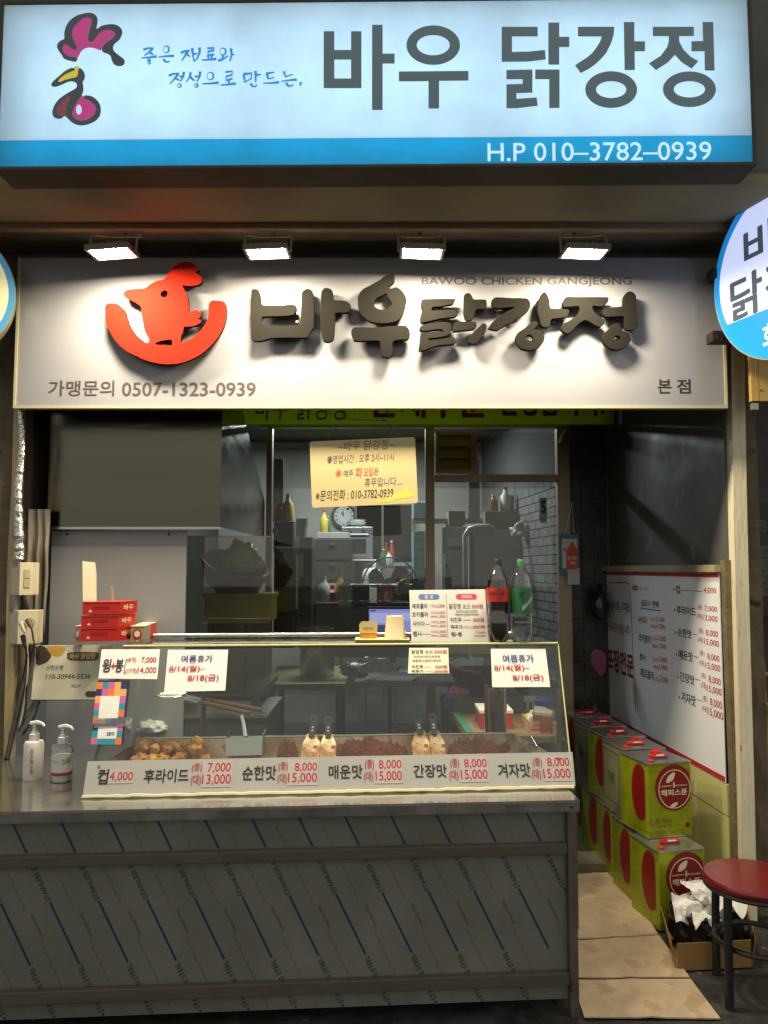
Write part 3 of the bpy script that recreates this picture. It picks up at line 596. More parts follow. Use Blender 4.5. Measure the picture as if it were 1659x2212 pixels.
oval('round cream sign with blue rim cut off at the left edge', Vector((-1.90, 3.20, 2.78)), (0.9, 0.42, 0), 0.30, [],
     lit('left_face', S(196, 188, 142), 0.75), lit('left_ring', S(60, 120, 156), 0.75), INK, WHITE)
# brackets left and right of the raised-letter sign, wires
# ================================================================ COUNTER
CR = atz(1252, 1728, 0.752); CL = atz(0, 1754, 0.752)
cex = Vector((CR.x - CL.x, CR.y - CL.y, 0)).normalized(); cey = Vector((-cex.y, cex.x, 0))
CO = Vector((CR.x, CR.y, 0))                       # right front corner on the ground
def C(a, b, z): return CO + cex * a + cey * b + Vector((0, 0, z))
crot = Matrix((cex, cey, Vector((0, 0, 1)))).transposed()
def cbox(mb, a0, a1, b0, b1, z0, z1):
    return mb.hexa([C(a0, b0, z0), C(a1, b0, z0), C(a1, b1, z0), C(a0, b1, z0), C(a0, b0, z1), C(a1, b0, z1), C(a1, b1, z1), C(a0, b1, z1)])
ct = T('steel_counter', 'long stainless steel counter with printed film on its front', 'counter', C(-1.1, 0.35, 0))
LEN = -2.35
cbox(MB(), LEN, 0, 0, 0.80, 0.742, 0.752).build('worktop', STEEL_H, ct)
cbox(MB(), LEN, 0, 0.0, 0.004, 0.712, 0.7415).build('worktop_lip', DULL, ct)
cbox(MB(), -0.004, 0, 0.0045, 0.80, 0.712, 0.7415).build('worktop_lip', DULL, ct)
PCF = Plane(C(0, 0.03, 0), cex, (0, 0, 1))         # film-covered panel plane
FILM = M('film_covered_steel', (0.205, 0.205, 0.175), 0.38, 0.35, var=0.2, vs=2.0, rvar=0.1, bump=0.12, bs=3.0, spots=((0.05, 0.045, 0.035), 34, 0.74))
cbox(MB(), LEN, -0.045, 0.031, 0.034, 0.055, 0.742).build('front_panel', FILM, ct)
RAIL = M('rail_film_tape', (0.085, 0.072, 0.053), 0.55, 0.0, var=0.25, vs=6, stretch=(1, 1, 6))
for (va, vb) in ((1817, 1840), (2094, 2121)):
    za = PCF.uv(1214, vb)[1]; zb = PCF.uv(1214, va)[1]
    cbox(MB(), LEN, -0.046, 0.004, 0.030, za, zb).build('rail', RAIL, ct, bevel=0.003)
cbox(MB(), -0.044, -0.012, 0.004, 0.036, 0.0, 0.712).build('leg', M('leg_steel', (0.16, 0.135, 0.10), 0.5, 0.5, var=0.4, vs=8, spots=((0.09, 0.035, 0.015), 14, 0.6)), ct, bevel=0.003)
cbox(MB(), -0.040, -0.012, 0.75, 0.78, 0.0, 0.742).build('leg', MATS['leg_steel'], ct, bevel=0.003)
cbox(MB(), -2.30, -2.27, 0.75, 0.78, 0.0, 0.742).build('leg', MATS['leg_steel'], ct, bevel=0.003)
cbox(MB(), -0.010, 0.012, 0.07, 0.10, 0.27, 0.711).build('side_post', MATS['leg_steel'], ct, bevel=0.003)
cbox(MB(), -0.030, -0.02, 0.04, 0.745, 0.20, 0.7415).build('end_panel', FILM, ct)
cbox(MB(), LEN, -0.05, 0.035, 0.74, 0.10, 0.115).build('bottom_shelf', DULL, ct)
MB().lathe([(.018, 0), (.02, .02), (.008, .03), (.008, .06)], C(-0.05, 0.12, 0), 12).build('foot', DARKST, ct)
MB().tube([C(-.03, -.002, .727), C(-.03, .002, .727)], .006, 10).build('rivet', DARKST, ct)
# printed film: slanted blue lines and lettering
a_, z_ = PCF.uv(108, 1949); PER = 0.1634; DZ = 0.372; SL_ = 0.5016
LINEM = M('film_blue_line', S(22, 24, 84), 0.5); THINM = M('film_thin_line', S(70, 68, 60), 0.5); FTXT = M('film_text', S(38, 40, 54), 0.5)
lines = MB(); thin = MB()
def clipseg(a, z, dz):    # from (a,z) going down dz along the slant, clipped to the panel
    z1 = z - dz; t0 = max(0, (z - 0.738) / dz); t1 = min(1, (z - 0.058) / dz)
    if t1 <= t0: return None
    f = lambda t: (a + SL_ * dz * t, z - dz * t)
    A, B = f(t0), f(t1)
    if max(A[0], B[0]) > -0.048:
        if A[0] > -0.048: return None
        k = (-0.048 - A[0]) / (B[0] - A[0]); B = (A[0] + (B[0] - A[0]) * k, A[1] + (B[1] - A[1]) * k)
    if B[0] < LEN + .02: return None
    return A, B
def fit_line(mb, A, B, w):
    d = Vector((B[0] - A[0], B[1] - A[1])).normalized(); n = Vector((-d.y, d.x)) * w / 2
    mb.quad(PCF.pt(A[0] - n.x, A[1] - n.y, .0006), PCF.pt(B[0] - n.x, B[1] - n.y, .0006), PCF.pt(B[0] + n.x, B[1] + n.y, .0006), PCF.pt(A[0] + n.x, A[1] + n.y, .0006))
ang = math.atan2(1, -SL_)
for k in range(-10, 12):
    for j in (-2, -1, 0, 1, 2):
        z = z_ - j * DZ; a = a_ + k * PER + j * DZ * SL_
        s = clipseg(a, z, 0.207)
        if s: fit_line(lines, *s, 0.0062)
        # big lettering runs up the slant from the line's top
        tz = z + 0.008; ta = a - SL_ * 0.008
        if LEN + .1 < ta < -0.04 and tz + 0.15 < 0.745 and tz > 0.06 or (LEN + .1 < ta < -.04 and -0.09 < tz - 0.06 < 0.0):
            full = tz > 0.06
            st = 'STAINLESS STEEL' if full else 'SS STEEL'
            off = 0 if full else (0.062 - tz)
            if full or tz + 0.15 > 0.09: text(ct, st, PCF, (ta - SL_ * off + .008, tz + off, 0, tz + off + 0.0165), FTXT, w=.012, px=False, rot=ang, keep=True, lift=0.0007, name='film_lettering')
        a2 = a + PER * 0.52; 
        s = clipseg(a2 - SL_ * .27, z + .27 - .03, 0.27 - 0.01)
        if s: fit_line(thin, *s, 0.0011)
        tz = z - 0.115; ta = a2 + SL_ * 0.115
        if LEN + .1 < ta < -0.05 and 0.07 < tz and tz + 0.1 < 0.73:
            text(ct, 'STAINLESS STEEL', PCF, (ta + .004, tz, 0, tz + 0.0085), THINM, px=False, rot=ang, keep=True, lift=0.0007, name='film_lettering')
lines.build('film_lines', LINEM, ct)['kind'] = 'stuff'; thin.build('film_thin_lines', THINM, ct)['kind'] = 'stuff'

# ================================================================ GLASS CASE on the counter
ZC = 0.752
BL = atz(178, 1724, ZC); BR = atz(1238, 1703, ZC); 
TL = at(268, 1396, 3.14); TR = at(1207, 1400, 3.24); ZT = (TL.z + TR.z) / 2; TL.z = TR.z = ZT
PG = Plane(BL, BR - BL, (TL + TR) / 2 - (BL + BR) / 2)      # slanted front plane
case = T('glass_display_case', 'slanted glass display case with price strip on the counter', 'display case', (BL + BR) / 2)
LA, RA = 0.0, (BR - BL).length; HT = PG.uv(740, 1400)[1]
la, ra = (TL - PG.o).dot(PG.ex), (TR - PG.o).dot(PG.ex); ht = (TL - PG.o).dot(PG.ey)
bk = cey * 0.29
g = MB(); g.hexa([PG.pt(LA, 0, 0), PG.pt(RA, 0, 0), PG.pt(RA, 0, -.005), PG.pt(LA, 0, -.005), PG.pt(la, ht, 0), PG.pt(ra, ht, 0), PG.pt(ra, ht, -.005), PG.pt(la, ht, -.005)]); g.build('front_glass', CASEGLASS, case)
t0, t1 = PG.pt(la, ht), PG.pt(ra, ht)
up = Vector((0, 0, 1))
g = MB(); g.hexa([t0 + up * .002, t1 + up * .002, t1 + bk + up * .002, t0 + bk + up * .002, t0 + up * .009, t1 + up * .009, t1 + bk + up * .009, t0 + bk + up * .009]); g.build('top_glass', CASEGLASS, case)
for (p, q, s) in ((PG.pt(LA, 0), t0, 1), (PG.pt(RA, 0), t1, -1)):
    b = Vector((p.x, p.y, ZC)) + cey * 0.60; d = cex * .005 * s
    g = MB(); g.hexa([p, p + d, b + d, b, q, q + d, q + bk + d, q + bk]); g.build('side_glass', CASEGLASS, case)
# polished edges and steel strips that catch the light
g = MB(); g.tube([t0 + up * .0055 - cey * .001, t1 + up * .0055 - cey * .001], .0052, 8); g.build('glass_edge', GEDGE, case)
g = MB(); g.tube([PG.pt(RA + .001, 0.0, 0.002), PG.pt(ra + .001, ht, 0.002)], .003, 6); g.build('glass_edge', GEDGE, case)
g = MB(); g.tube([PG.pt(LA + .004, 0.012, -0.013), PG.pt(la + .004, ht - .01, -0.013)], .006, 6); g.build('corner_strip', BLACK, case)
g = MB(); m0 = t0 + bk + up * .022; m1 = t1 + bk + up * .022; g.tube([m0 + (m1 - m0) * .03, m0 + (m1 - m0) * .93], .011, 10); g.build('top_tube', STEEL, case, smooth=True)
g = MB(); g.tube([t0 + bk - up * .004, t1 + bk - up * .004], .006, 8); g.build('top_frame', DULL, case)
for s in (0.155, 0.89):
    g = MB(); p = t0 + (t1 - t0) * s + bk; g.tube([Vector((p.x, p.y, ZC)), p], .011, 8); g.build('support', M('support_bar', (0.06, 0.055, 0.05), 0.5, 0.6), case)
# sealed gap along the foot of the glass
g = MB(); n = 60
pts = [PG.pt(RA * i / n, -0.002, 0.006) + Vector((0, 0, .0035 + random.random() * .003)) - cey * random.random() * .006 for i in range(n + 1)]
g.tube(pts, [.006 + random.random() * .003 for _ in pts], 6); g.build('silicone_seal', M('silicone', S(214, 206, 168), 0.35), case, smooth=True)
# price strip
STRIP = M('price_strip', (0.38, 0.38, 0.355), 0.45, var=0.05, vs=4)
sq = [(178.5, 1723), (1243, 1702), (1236, 1625), (190, 1645)]
g = MB(); q = [PG.uv(*p) for p in sq]; q[0] = (q[0][0], .008); q[1] = (q[1][0], .008)
g.hexa([PG.pt(*q[0], .004), PG.pt(*q[1], .004), PG.pt(*q[1], .001), PG.pt(*q[0], .001), PG.pt(*q[3], .004), PG.pt(*q[2], .004), PG.pt(*q[2], .001), PG.pt(*q[3], .001)]); g.build('price_strip', STRIP, case)
PATCH = M('patch_paper', (0.42, 0.40, 0.395), 0.6)
def strip_text(s, bx, mat, w): text(case, s, PG, bx, mat, w=w, lift=0.0058)
entries = [('컵', (212, 1662, 235, 1695), None, None, None, '4,000', (237, 1668, 288, 1690), (235, 1663, 290, 1693)),
  ('후라이드', (312, 1662, 408, 1691), (415, 1650, 437, 1668), (449, 1648, 499, 1671), '7,000', '13,000', (437, 1673, 499, 1698), (437, 1645, 501, 1701)),
  ('순한맛', (524, 1655, 597, 1686), (602, 1647, 622, 1666), (637, 1648, 685, 1669), '8,000', '15,000', (622, 1670, 685, 1694), (621, 1643, 687, 1697)),
  ('매운맛', (710, 1653, 783, 1683), (788, 1642, 808, 1663), (818, 1642, 867, 1664), '8,000', '15,000', (811, 1666, 868, 1690), (808, 1638, 870, 1693)),
  ('간장맛', (893, 1652, 965, 1680), (972, 1640, 992, 1660), (1002, 1640, 1051, 1661), '8,000', '15,000', (995, 1663, 1053, 1687), (992, 1637, 1055, 1690)),
  ('겨자맛', (1075, 1650, 1145, 1680), (1150, 1638, 1170, 1658), (1181, 1637, 1229, 1659), '8,000', '15,000', (1173, 1661, 1232, 1685), (1171, 1634, 1234, 1688))]
for nm, bx, jb, pb, p1, p2, qb, patch in entries:
    strip_text(nm, bx, INK, .026)
    a, b, c, e = PG.box(*patch); MB().plate(PG, a, b, c, e, .0043, .0053).build('price_patch', PATCH, case)
    if jb:
        strip_text('(중)', jb, RED_INK, .014); strip_text(p1, pb, RED_INK, .02)
        strip_text('(대)', (jb[0] - 2, qb[1] + 1, min(jb[2], qb[0]) - 2.5, qb[3]), RED_INK, .014)
    strip_text(p2, qb, RED_INK, .02)

# ---- papers stuck to the glass
def paper(name, label, cat, q, pl, mat=PAPER, l=0.002, wav=0.002):
    um = sum(p[0] for p in q) / 4; o = T(name, label, cat, pl.px(um, max(p[1] for p in q), l))
    mb = MB(); n = 8; A = [pl.uv(*p) for p in q]; vs = [[], []]; 
    for s in (0, 1):
        for j in range(n + 1):
            for i in range(n + 1):
                x, y = i / n, j / n
                a = (A[0][0] * (1 - x) + A[1][0] * x) * (1 - y) + (A[3][0] * (1 - x) + A[2][0] * x) * y
                b = (A[0][1] * (1 - x) + A[1][1] * x) * (1 - y) + (A[3][1] * (1 - x) + A[2][1] * x) * y
                vs[s].append(pl.pt(a, b, l + (0 if s else .0005) + wav * (0.5 + 0.5 * math.sin(5 * x + um + 2 * y)) * (1 - y)))
    fs = [(j * (n + 1) + i, j * (n + 1) + i + 1, (j + 1) * (n + 1) + i + 1, (j + 1) * (n + 1) + i) for j in range(n) for i in range(n)]
    mb.add(vs[0], fs); mb.add(vs[1], [f[::-1] for f in fs]); mb.build('sheet', mat, o, smooth=True); return o
LT = 0.0052
o = paper('price_note', 'white wing price note at the top left of the case glass', 'price note', [(213, 1466), (340, 1468), (346, 1403), (220, 1403)], PG)
for s, bx, m, w in (('윙', (222, 1424, 240, 1453), INK, .026), ('+', (241, 1432, 250, 1446), RED_INK, .03), ('봉', (250, 1424, 267, 1453), INK, .026), ('{', (269, 1424, 273, 1456), INK, 0), ('(8개)', (276, 1420, 295, 1433), RED_INK, .01), ('7,000', (306, 1420, 338, 1434), RED_INK, .02), ('(17개)', (272, 1444, 296, 1457), RED_INK, .01), ('14,000', (298, 1442, 338, 1457), RED_INK, .02)):
    text(o, s, PG, bx, m, w=w, lift=LT)
for lab, q, bs in (('white summer holiday notice taped at the left of the case glass', [(355, 1495), (487, 1493), (493, 1404), (363, 1404)], ((392, 1416, 460, 1432), (366, 1438, 444, 1454), (406, 1458, 473, 1475))),
                   ('white summer holiday notice taped at the right end of the case glass', [(1063, 1485), (1188, 1485), (1178, 1402), (1060, 1402)], ((1085, 1415, 1152, 1432), (1067, 1436, 1143, 1452), (1107, 1458, 1173, 1474)))):
    o = paper('holiday_notice', lab, 'notice', q, PG, wav=.003)
    text(o, '여름휴가', PG, bs[0], BLUE_INK, w=.03, lift=LT + .001); text(o, '8/14(월)–', PG, bs[1], RED_INK, w=.026, lift=LT + .001); text(o, '8/18(금)', PG, bs[2], RED_INK, w=.026, lift=LT + .001)
o = paper('sauce_note', 'small cream sauce price card hanging from the case top', 'price note', [(881, 1455), (970, 1455), (968, 1400), (884, 1400)], PG, M('cream_card', S(222, 212, 186), 0.5), wav=.0)
for s, bx, m, w in (('닭강정 소스', (889, 1404, 935, 1413), INK, .03), ('500원', (938, 1404, 965, 1413), RED_INK, .03), ('치즈머스타드/순한맛', (893, 1416, 951, 1422), INK, .015), ('매운맛/간장맛/겨자맛', (891, 1425, 953, 1431), INK, .015), ('치킨무', (889, 1437, 914, 1445), INK, .03), ('500원', (940, 1437, 966, 1445), RED_INK, .03), ('떡추가', (889, 1447.5, 915, 1454.5), INK, .03), ('1,000원', (932, 1447.5, 967, 1454.5), RED_INK, .03)):
    text(o, s, PG, bx, m, w=w, lift=.0035)
for v in (1441.5, 1451.5):
    a, b, c, e = PG.box(917, v - .4, 930, v + .4); MB().plate(PG, a, b, c, e, .0026, .003).build('dash', INK, o)
# payment poster (code itself left out)
o = paper('payment_poster', 'colourful payment poster stuck on the left edge of the case', 'poster', [(198, 1609), (266, 1608), (281, 1470), (212, 1470)], PG, M('poster_navy', S(34, 30, 70), 0.4), wav=0.0)
def strip_q(u, v):   # follow the slant of the poster
    return u + (1540 - v) * 0.1
cols = [S(214, 110, 44), S(196, 88, 150), S(40, 36, 86), S(36, 134, 150), S(214, 160, 90)]
pm = [M('poster_%d' % i, c, 0.4) for i, c in enumerate(cols)]
k = 0
for r in range(9):
    for c in range(5):
        v0 = 1474 + r * 15; v1 = v0 + 15
        if 2 <= r <= 4 and 1 <= c <= 3: continue
        if r == 6 and 0 < c < 4: continue
        u0 = 203 + c * 13.2; k = (r * 7 + c * 3 + (r * c) % 4) % 5 if r < 6 else (3 if (r + c) % 2 else (r * 2 + c) % 5)
        g = MB(); pxquad(g, PG, [(strip_q(u0, v1), v1), (strip_q(u0 + 13.2, v1), v1), (strip_q(u0 + 13.2, v0), v0), (strip_q(u0, v0), v0)], .0032); g.build('colour_patch', pm[k], o)
g = MB(); pxquad(g, PG, [(strip_q(214, 1552), 1552), (strip_q(256, 1552), 1552), (strip_q(256, 1504), 1504), (strip_q(214, 1504), 1504)], .0034); g.build('white_card', PAPER, o)
g = MB(); pxquad(g, PG, [(strip_q(216, 1596), 1596), (strip_q(257, 1596), 1596), (strip_q(257, 1570), 1570), (strip_q(216, 1570), 1570)], .0034); g.build('white_card', PAPER, o)
text(o, 'zero', PG, (231, 1582, 248, 1590), BLUE_INK, w=.03, lift=.0042)
g = MB(); pxquad(g, PG, [(203, 1574), (273, 1570), (278, 1550), (206, 1553)], .0052); g.build('clear_tape', glass('tape', (.9, .9, .88), .25, .2), o)
# ================================================================ INSIDE THE CASE
tray = T('sauce_tray', 'long steel tray smeared with red sauce inside the case', 'tray', C(-0.9, 0.3, ZC))
TRAY = M('saucy_steel', (0.40, 0.33, 0.22), 0.3, 0.4, var=0.55, dark=(0.17, 0.06, 0.02), vs=4, rvar=0.1, spots=((0.16, 0.035, 0.01), 9, 0.53))
k0 = (atz(318, 1588, 0.885) - CO).dot(cex); k1 = (atz(1108, 1585, 0.885) - CO).dot(cex); kb = 0.50; kf = 0.19
o0, o1 = k0 - .06, k1 + .08
def wallq(p, q, r_, s_, nm):
    g = MB(); n = (q - p).cross(s_ - p).normalized() * .003; g.hexa([p, q, q + n, p + n, s_, r_, r_ + n, s_ + n]); g.build(nm, TRAY, tray)
zf, zr = 0.79, 0.885
wallq(C(k0, kb - .03, zf), C(k1, kb - .03, zf), C(k1, kb, zr), C(k0, kb, zr), 'back_wall')
wallq(C(o0, kf, zf), C(k0, kb - .03, zf), C(k0 - .0, kb, zr), C(o0 - .03, kf, zr - .03), 'side_wall')
wallq(C(k1, kb - .03, zf), C(o1, kf, zf), C(o1 + .03, kf, zr - .03), C(k1, kb, zr), 'side_wall')
g = MB(); g.hexa([C(o0, kf, zf - .004), C(o1, kf, zf - .004), C(k1, kb - .03, zf - .004), C(k0, kb - .03, zf - .004), C(o0, kf, zf), C(o1, kf, zf), C(k1, kb - .03, zf), C(k0, kb - .03, zf)]); g.build('floor', TRAY, tray)
g = MB(); g.tube([C(k0, kb, zr), C(k1, kb, zr)], .005, 8); g.build('rim', STEEL, tray)
# sauce glaze: thin bumpy puddle
g = MB(); n, m = 60, 14; vs = []; fs = []
sa0, sa1 = (atz(700, 1625, zf) - CO).dot(cex), (atz(1085, 1625, zf) - CO).dot(cex)
for j in range(m + 1):
    for i in range(n + 1):
        a = sa0 + (sa1 - sa0) * i / n; b = kf + .02 + (kb - kf - .055) * j / m
        z = zf + .002 + .006 * max(0, noise.noise(Vector((a * 22, b * 22, 1)))) + .004 * noise.noise(Vector((a * 60, b * 60, 4)))
        vs.append(C(a, b, z))
for j in range(m):
    for i in range(n): fs.append((j * (n + 1) + i, j * (n + 1) + i + 1, (j + 1) * (n + 1) + i + 1, (j + 1) * (n + 1) + i))
g.add(vs, fs); g.build('sauce', M('red_sauce', S(150, 62, 18), 0.15, var=0.6, dark=S(84, 26, 8), vs=14, coat=0.5), tray, smooth=True)
# sauce smeared up the back wall of the tray
PB_ = Plane(C(k0, kb - .03, zf), cex, C(k0, kb, zr) - C(k0, kb - .03, zf)); sr_ = random.Random(5)
for (u0, u1) in ((600, 645), (728, 880), (965, 1075)):
    a0_, a1_ = PB_.uv(u0, 1610)[0], PB_.uv(u1, 1610)[0]; n = 26; hw_ = .1
    up_ = [(a0_ + (a1_ - a0_) * i / n, .03 + .055 * abs(math.sin(math.pi * i / n)) ** .5 + sr_.uniform(-.014, .014)) for i in range(n + 1)]
    shape('sauce_smear', [up_[::-1] + [(a0_, .003), (a1_, .003)]], PB_, M('sauce_smear', S(132, 58, 20), .18, var=.6, dark=S(76, 26, 8), vs=18, bump=.6, bs=70, coat=.4), tray, depth=.002, lift=.0042, smooth=1)
# fried chicken pieces
CH = [M('fried_crust_%d' % i, c, 0.55, var=0.45, vs=26, bump=0.8, bs=60, dark=tuple(q * .35 for q in c)) for i, c in enumerate((S(222, 154, 62), S(206, 128, 44), S(230, 172, 84)))]
cm = []
for i in range(4):
    import bmesh
    bm = bmesh.new(); bmesh.ops.create_icosphere(bm, subdivisions=3, radius=0.021)
    for v in bm.verts:
        d = v.co.normalized(); v.co *= 1 + .5 * noise.noise(d * 1.9 + Vector((i * 9, 2, 5))) + .38 * noise.noise(d * 4.5 + Vector((i, 3, 1))) + .16 * abs(noise.noise(d * 11 + Vector((i, 8, 1))))
        v.co.z *= .8
    me = bpy.data.meshes.new('fried_chicken_piece'); bm.to_mesh(me); bm.free(); me.materials.append(CH[i % 3])
    me.polygons.foreach_set('use_smooth', [True] * len(me.polygons)); cm.append(me)
ca0, ca1 = (atz(318, 1625, zf) - CO).dot(cex), (atz(468, 1625, zf) - CO).dot(cex); rnd = random.Random(3)
for i in range(120):
    t = i / 120; lay = 0 if i < 60 else (1 if i < 100 else 2)
    a = ca0 + (ca1 - ca0) * rnd.random(); b = kf + .05 + lay * .04 + rnd.random() * (.20 - lay * .05)
    if lay: a = ca0 + (ca1 - ca0) * (.08 + .84 * rnd.random())
    o = bpy.data.objects.new('fried_chicken_piece', cm[rnd.randrange(4)]); COL.objects.link(o)
    o.location = C(a, b, zf + .022 + lay * .032); o.rotation_euler = [rnd.random() * 6.28 for _ in range(3)]; s = .8 + rnd.random() * .5; o.scale = (s, s, s)
    tag(o, 'golden fried chicken piece heaped at the left end of the tray', 'fried chicken', 'fried chicken pieces in the tray')
# scoop
o = T('steel_scoop', 'square steel scoop with upright handle beside the fried chicken', 'scoop', C((ca1 + .06), .3, zf))
q0 = at(488, 1633, 3.1); q1 = at(566, 1631, 3.1); q2 = at(567, 1592, 3.12); q3 = at(487, 1594, 3.12); dd = Vector((0, .09, .012))
g = MB(); g.hexa([q0, q1, q1 + Vector((0, .003, 0)), q0 + Vector((0, .003, 0)), q3, q2, q2 + Vector((0, .003, 0)), q3 + Vector((0, .003, 0))]); g.build('plate', STEEL, o)
g = MB(); g.hexa([q0, q0 + dd, q0 + dd + Vector((.003, 0, 0)), q0 + Vector((.003, 0, 0)), q3, q3 + dd, q3 + dd + Vector((.003, 0, 0)), q3 + Vector((.003, 0, 0))]); g.build('side', STEEL, o)
g = MB(); g.hexa([q1, q1 + dd, q1 + dd - Vector((.003, 0, 0)), q1 - Vector((.003, 0, 0)), q2, q2 + dd, q2 + dd - Vector((.003, 0, 0)), q2 - Vector((.003, 0, 0))]); g.build('side', STEEL, o)
g = MB(); g.tube([at(531, 1592, 3.14), at(526, 1560, 3.17), at(522, 1546, 3.18)], [.011, .009, .008], 10); g.build('handle', M('polished_handle', (.75, .75, .72), .2, 1.0), o, smooth=True)
# four spatulas leaning in the tray
BLADE = M('sauced_blade', (0.72, 0.66, 0.48), 0.35, 0.25, var=0.6, dark=S(176, 96, 20), vs=14, spots=(S(150, 60, 14), 40, 0.56))
HAND = M('black_handle', (0.03, 0.03, 0.03), 0.35)
for lab, ht_, nk, sh, bt in (('leftmost sauced spatula, leaning left, in the tray', (680, 1547), (674, 1586), ((653, 1608), (694, 1608)), ((649, 1638), (690, 1638))),
        ('second sauced spatula from the left, standing upright in the tray', (710, 1548), (709, 1587), ((692, 1608), (727, 1608)), ((691, 1638), (726, 1638))),
        ('third sauced spatula from the left, crossing its right neighbour', (899, 1544), (907, 1580), ((889, 1606), (928, 1606)), ((893, 1636), (930, 1636))),
        ('rightmost sauced spatula leaning right in the tray', (932, 1543), (938, 1580), ((928, 1606), (961, 1606)), ((934, 1636), (964, 1636)))):
    Yt, Yn, Yb = 3.215, 3.17, 3.10
    o = T('spatula', lab, 'spatula', at((bt[0][0] + bt[1][0]) / 2, bt[0][1], Yb), 'spatulas in the sauce tray')
    n_, h_ = at(*nk, Yn), at(*ht_, Yt); d = (h_ - n_).normalized(); x = Vector((1, 0, 0)); x = (x - d * x.dot(d)).normalized(); th = Vector((0, .0025, 0))
    p = [at(*bt[0], Yb), at(*bt[1], Yb), at(*sh[1], 3.135), n_ + x * .019, n_ - x * .019, at(*sh[0], 3.135)]
    g = MB(); g.add(p + [q + th for q in p], [(0, 1, 2, 3, 4, 5), (11, 10, 9, 8, 7, 6)] + [(i, i + 6, (i + 1) % 6 + 6, (i + 1) % 6) for i in range(6)]); g.build('blade', BLADE, o)
    pl = Plane(n_ - Vector((0, .004, 0)), x, d); L = (h_ - n_).length
    lp = [(-.012, -.008), (.012, -.008), (.013, L * .5), (.015, L * .85), (.010, L), (-.010, L), (-.015, L * .85), (-.013, L * .5)]
    shape('handle', [lp, [(-.006, L * .72), (.006, L * .72), (.006, L * .9), (-.006, L * .9)]], pl, HAND, o, depth=.010, lift=-.004, smooth=3)
    for t in (.18, .36): MB().disc(pl, 0, L * t, .0045, .0045, .006, .0075, 10).build('rivet', M('bright_rivet', (.8, .8, .78), .15, 1.0), o)

# ================================================================ ON THE CASE TOP
def zt_at(u, v): return atz(u, v, ZT + .009)
# drinks and sides menu stand
bl_, br_ = zt_at(889, 1392), zt_at(1056, 1391); 
PM = Plane(Vector((bl_.x, 3.27, ZT + .009)), (1, 0.03, 0), (0, .34, 1)); 
st = T('menu_stand', 'clear acrylic stand with drinks and sides menu on the case', 'menu stand', PM.px(972, 1389))
q = [(889, 1387), (1055, 1387), (1048, 1273), (884, 1275)]
g = MB(); A = [PM.uv(*p) for p in q]; A[0] = (A[0][0], .002); A[1] = (A[1][0], .002)
g.hexa([PM.pt(*A[0], 0), PM.pt(*A[1], 0), PM.pt(*A[1], -.0015), PM.pt(*A[0], -.0015), PM.pt(*A[3], 0), PM.pt(*A[2], 0), PM.pt(*A[2], -.0015), PM.pt(*A[3], -.0015)]); g.build('sheet', M('menu_sheet', (0.70, 0.68, 0.66), 0.5, var=0.04), st)
g = MB(); g.hexa([PM.pt(A[0][0], .001, .004), PM.pt(A[1][0], .001, .004), PM.pt(A[1][0], .001, .002), PM.pt(A[0][0], .001, .002), PM.pt(*A[3], .004), PM.pt(*A[2], .004), PM.pt(*A[2], .002), PM.pt(*A[3], .002)]); g.build('cover', glass('thin_acrylic', (.98, .98, .97), .02, .05), st)
w0, w1 = PM.pt(A[0][0], .002, .002), PM.pt(A[1][0], .002, .002)
g = MB(); g.hexa([w0, w1, w1 + Vector((0, .07, 0)), w0 + Vector((0, .07, 0)), w0 + up * .003, w1 + up * .003, w1 + Vector((0, .07, .003)), w0 + Vector((0, .07, .003))]); g.build('base', ACRYL, st)
PILLB = M('pill_blue', S(84, 116, 178), 0.5); PILLR = M('pill_red', S(206, 52, 92), 0.5); WINK = M('white_ink', (.8, .8, .8), .5)
for bx, m, s, tb in (((904, 1283.5, 949, 1295), PILLB, '음 료', (917, 1285.5, 936, 1293.5)), ((985, 1283, 1030, 1295), PILLR, '사이드', (996, 1285, 1020, 1293.5))):
    a, b, c, e = PM.box(*bx); r = (e - b) * .3
    shape('pill', [[(a + r, b), (c - r, b), (c, b + r), (c, e - r), (c - r, e), (a + r, e), (a, e - r), (a, b + r)]], PM, m, st, lift=.0008, smooth=1)
    text(st, s, PM, tb, WINK, w=.02, lift=.0013)
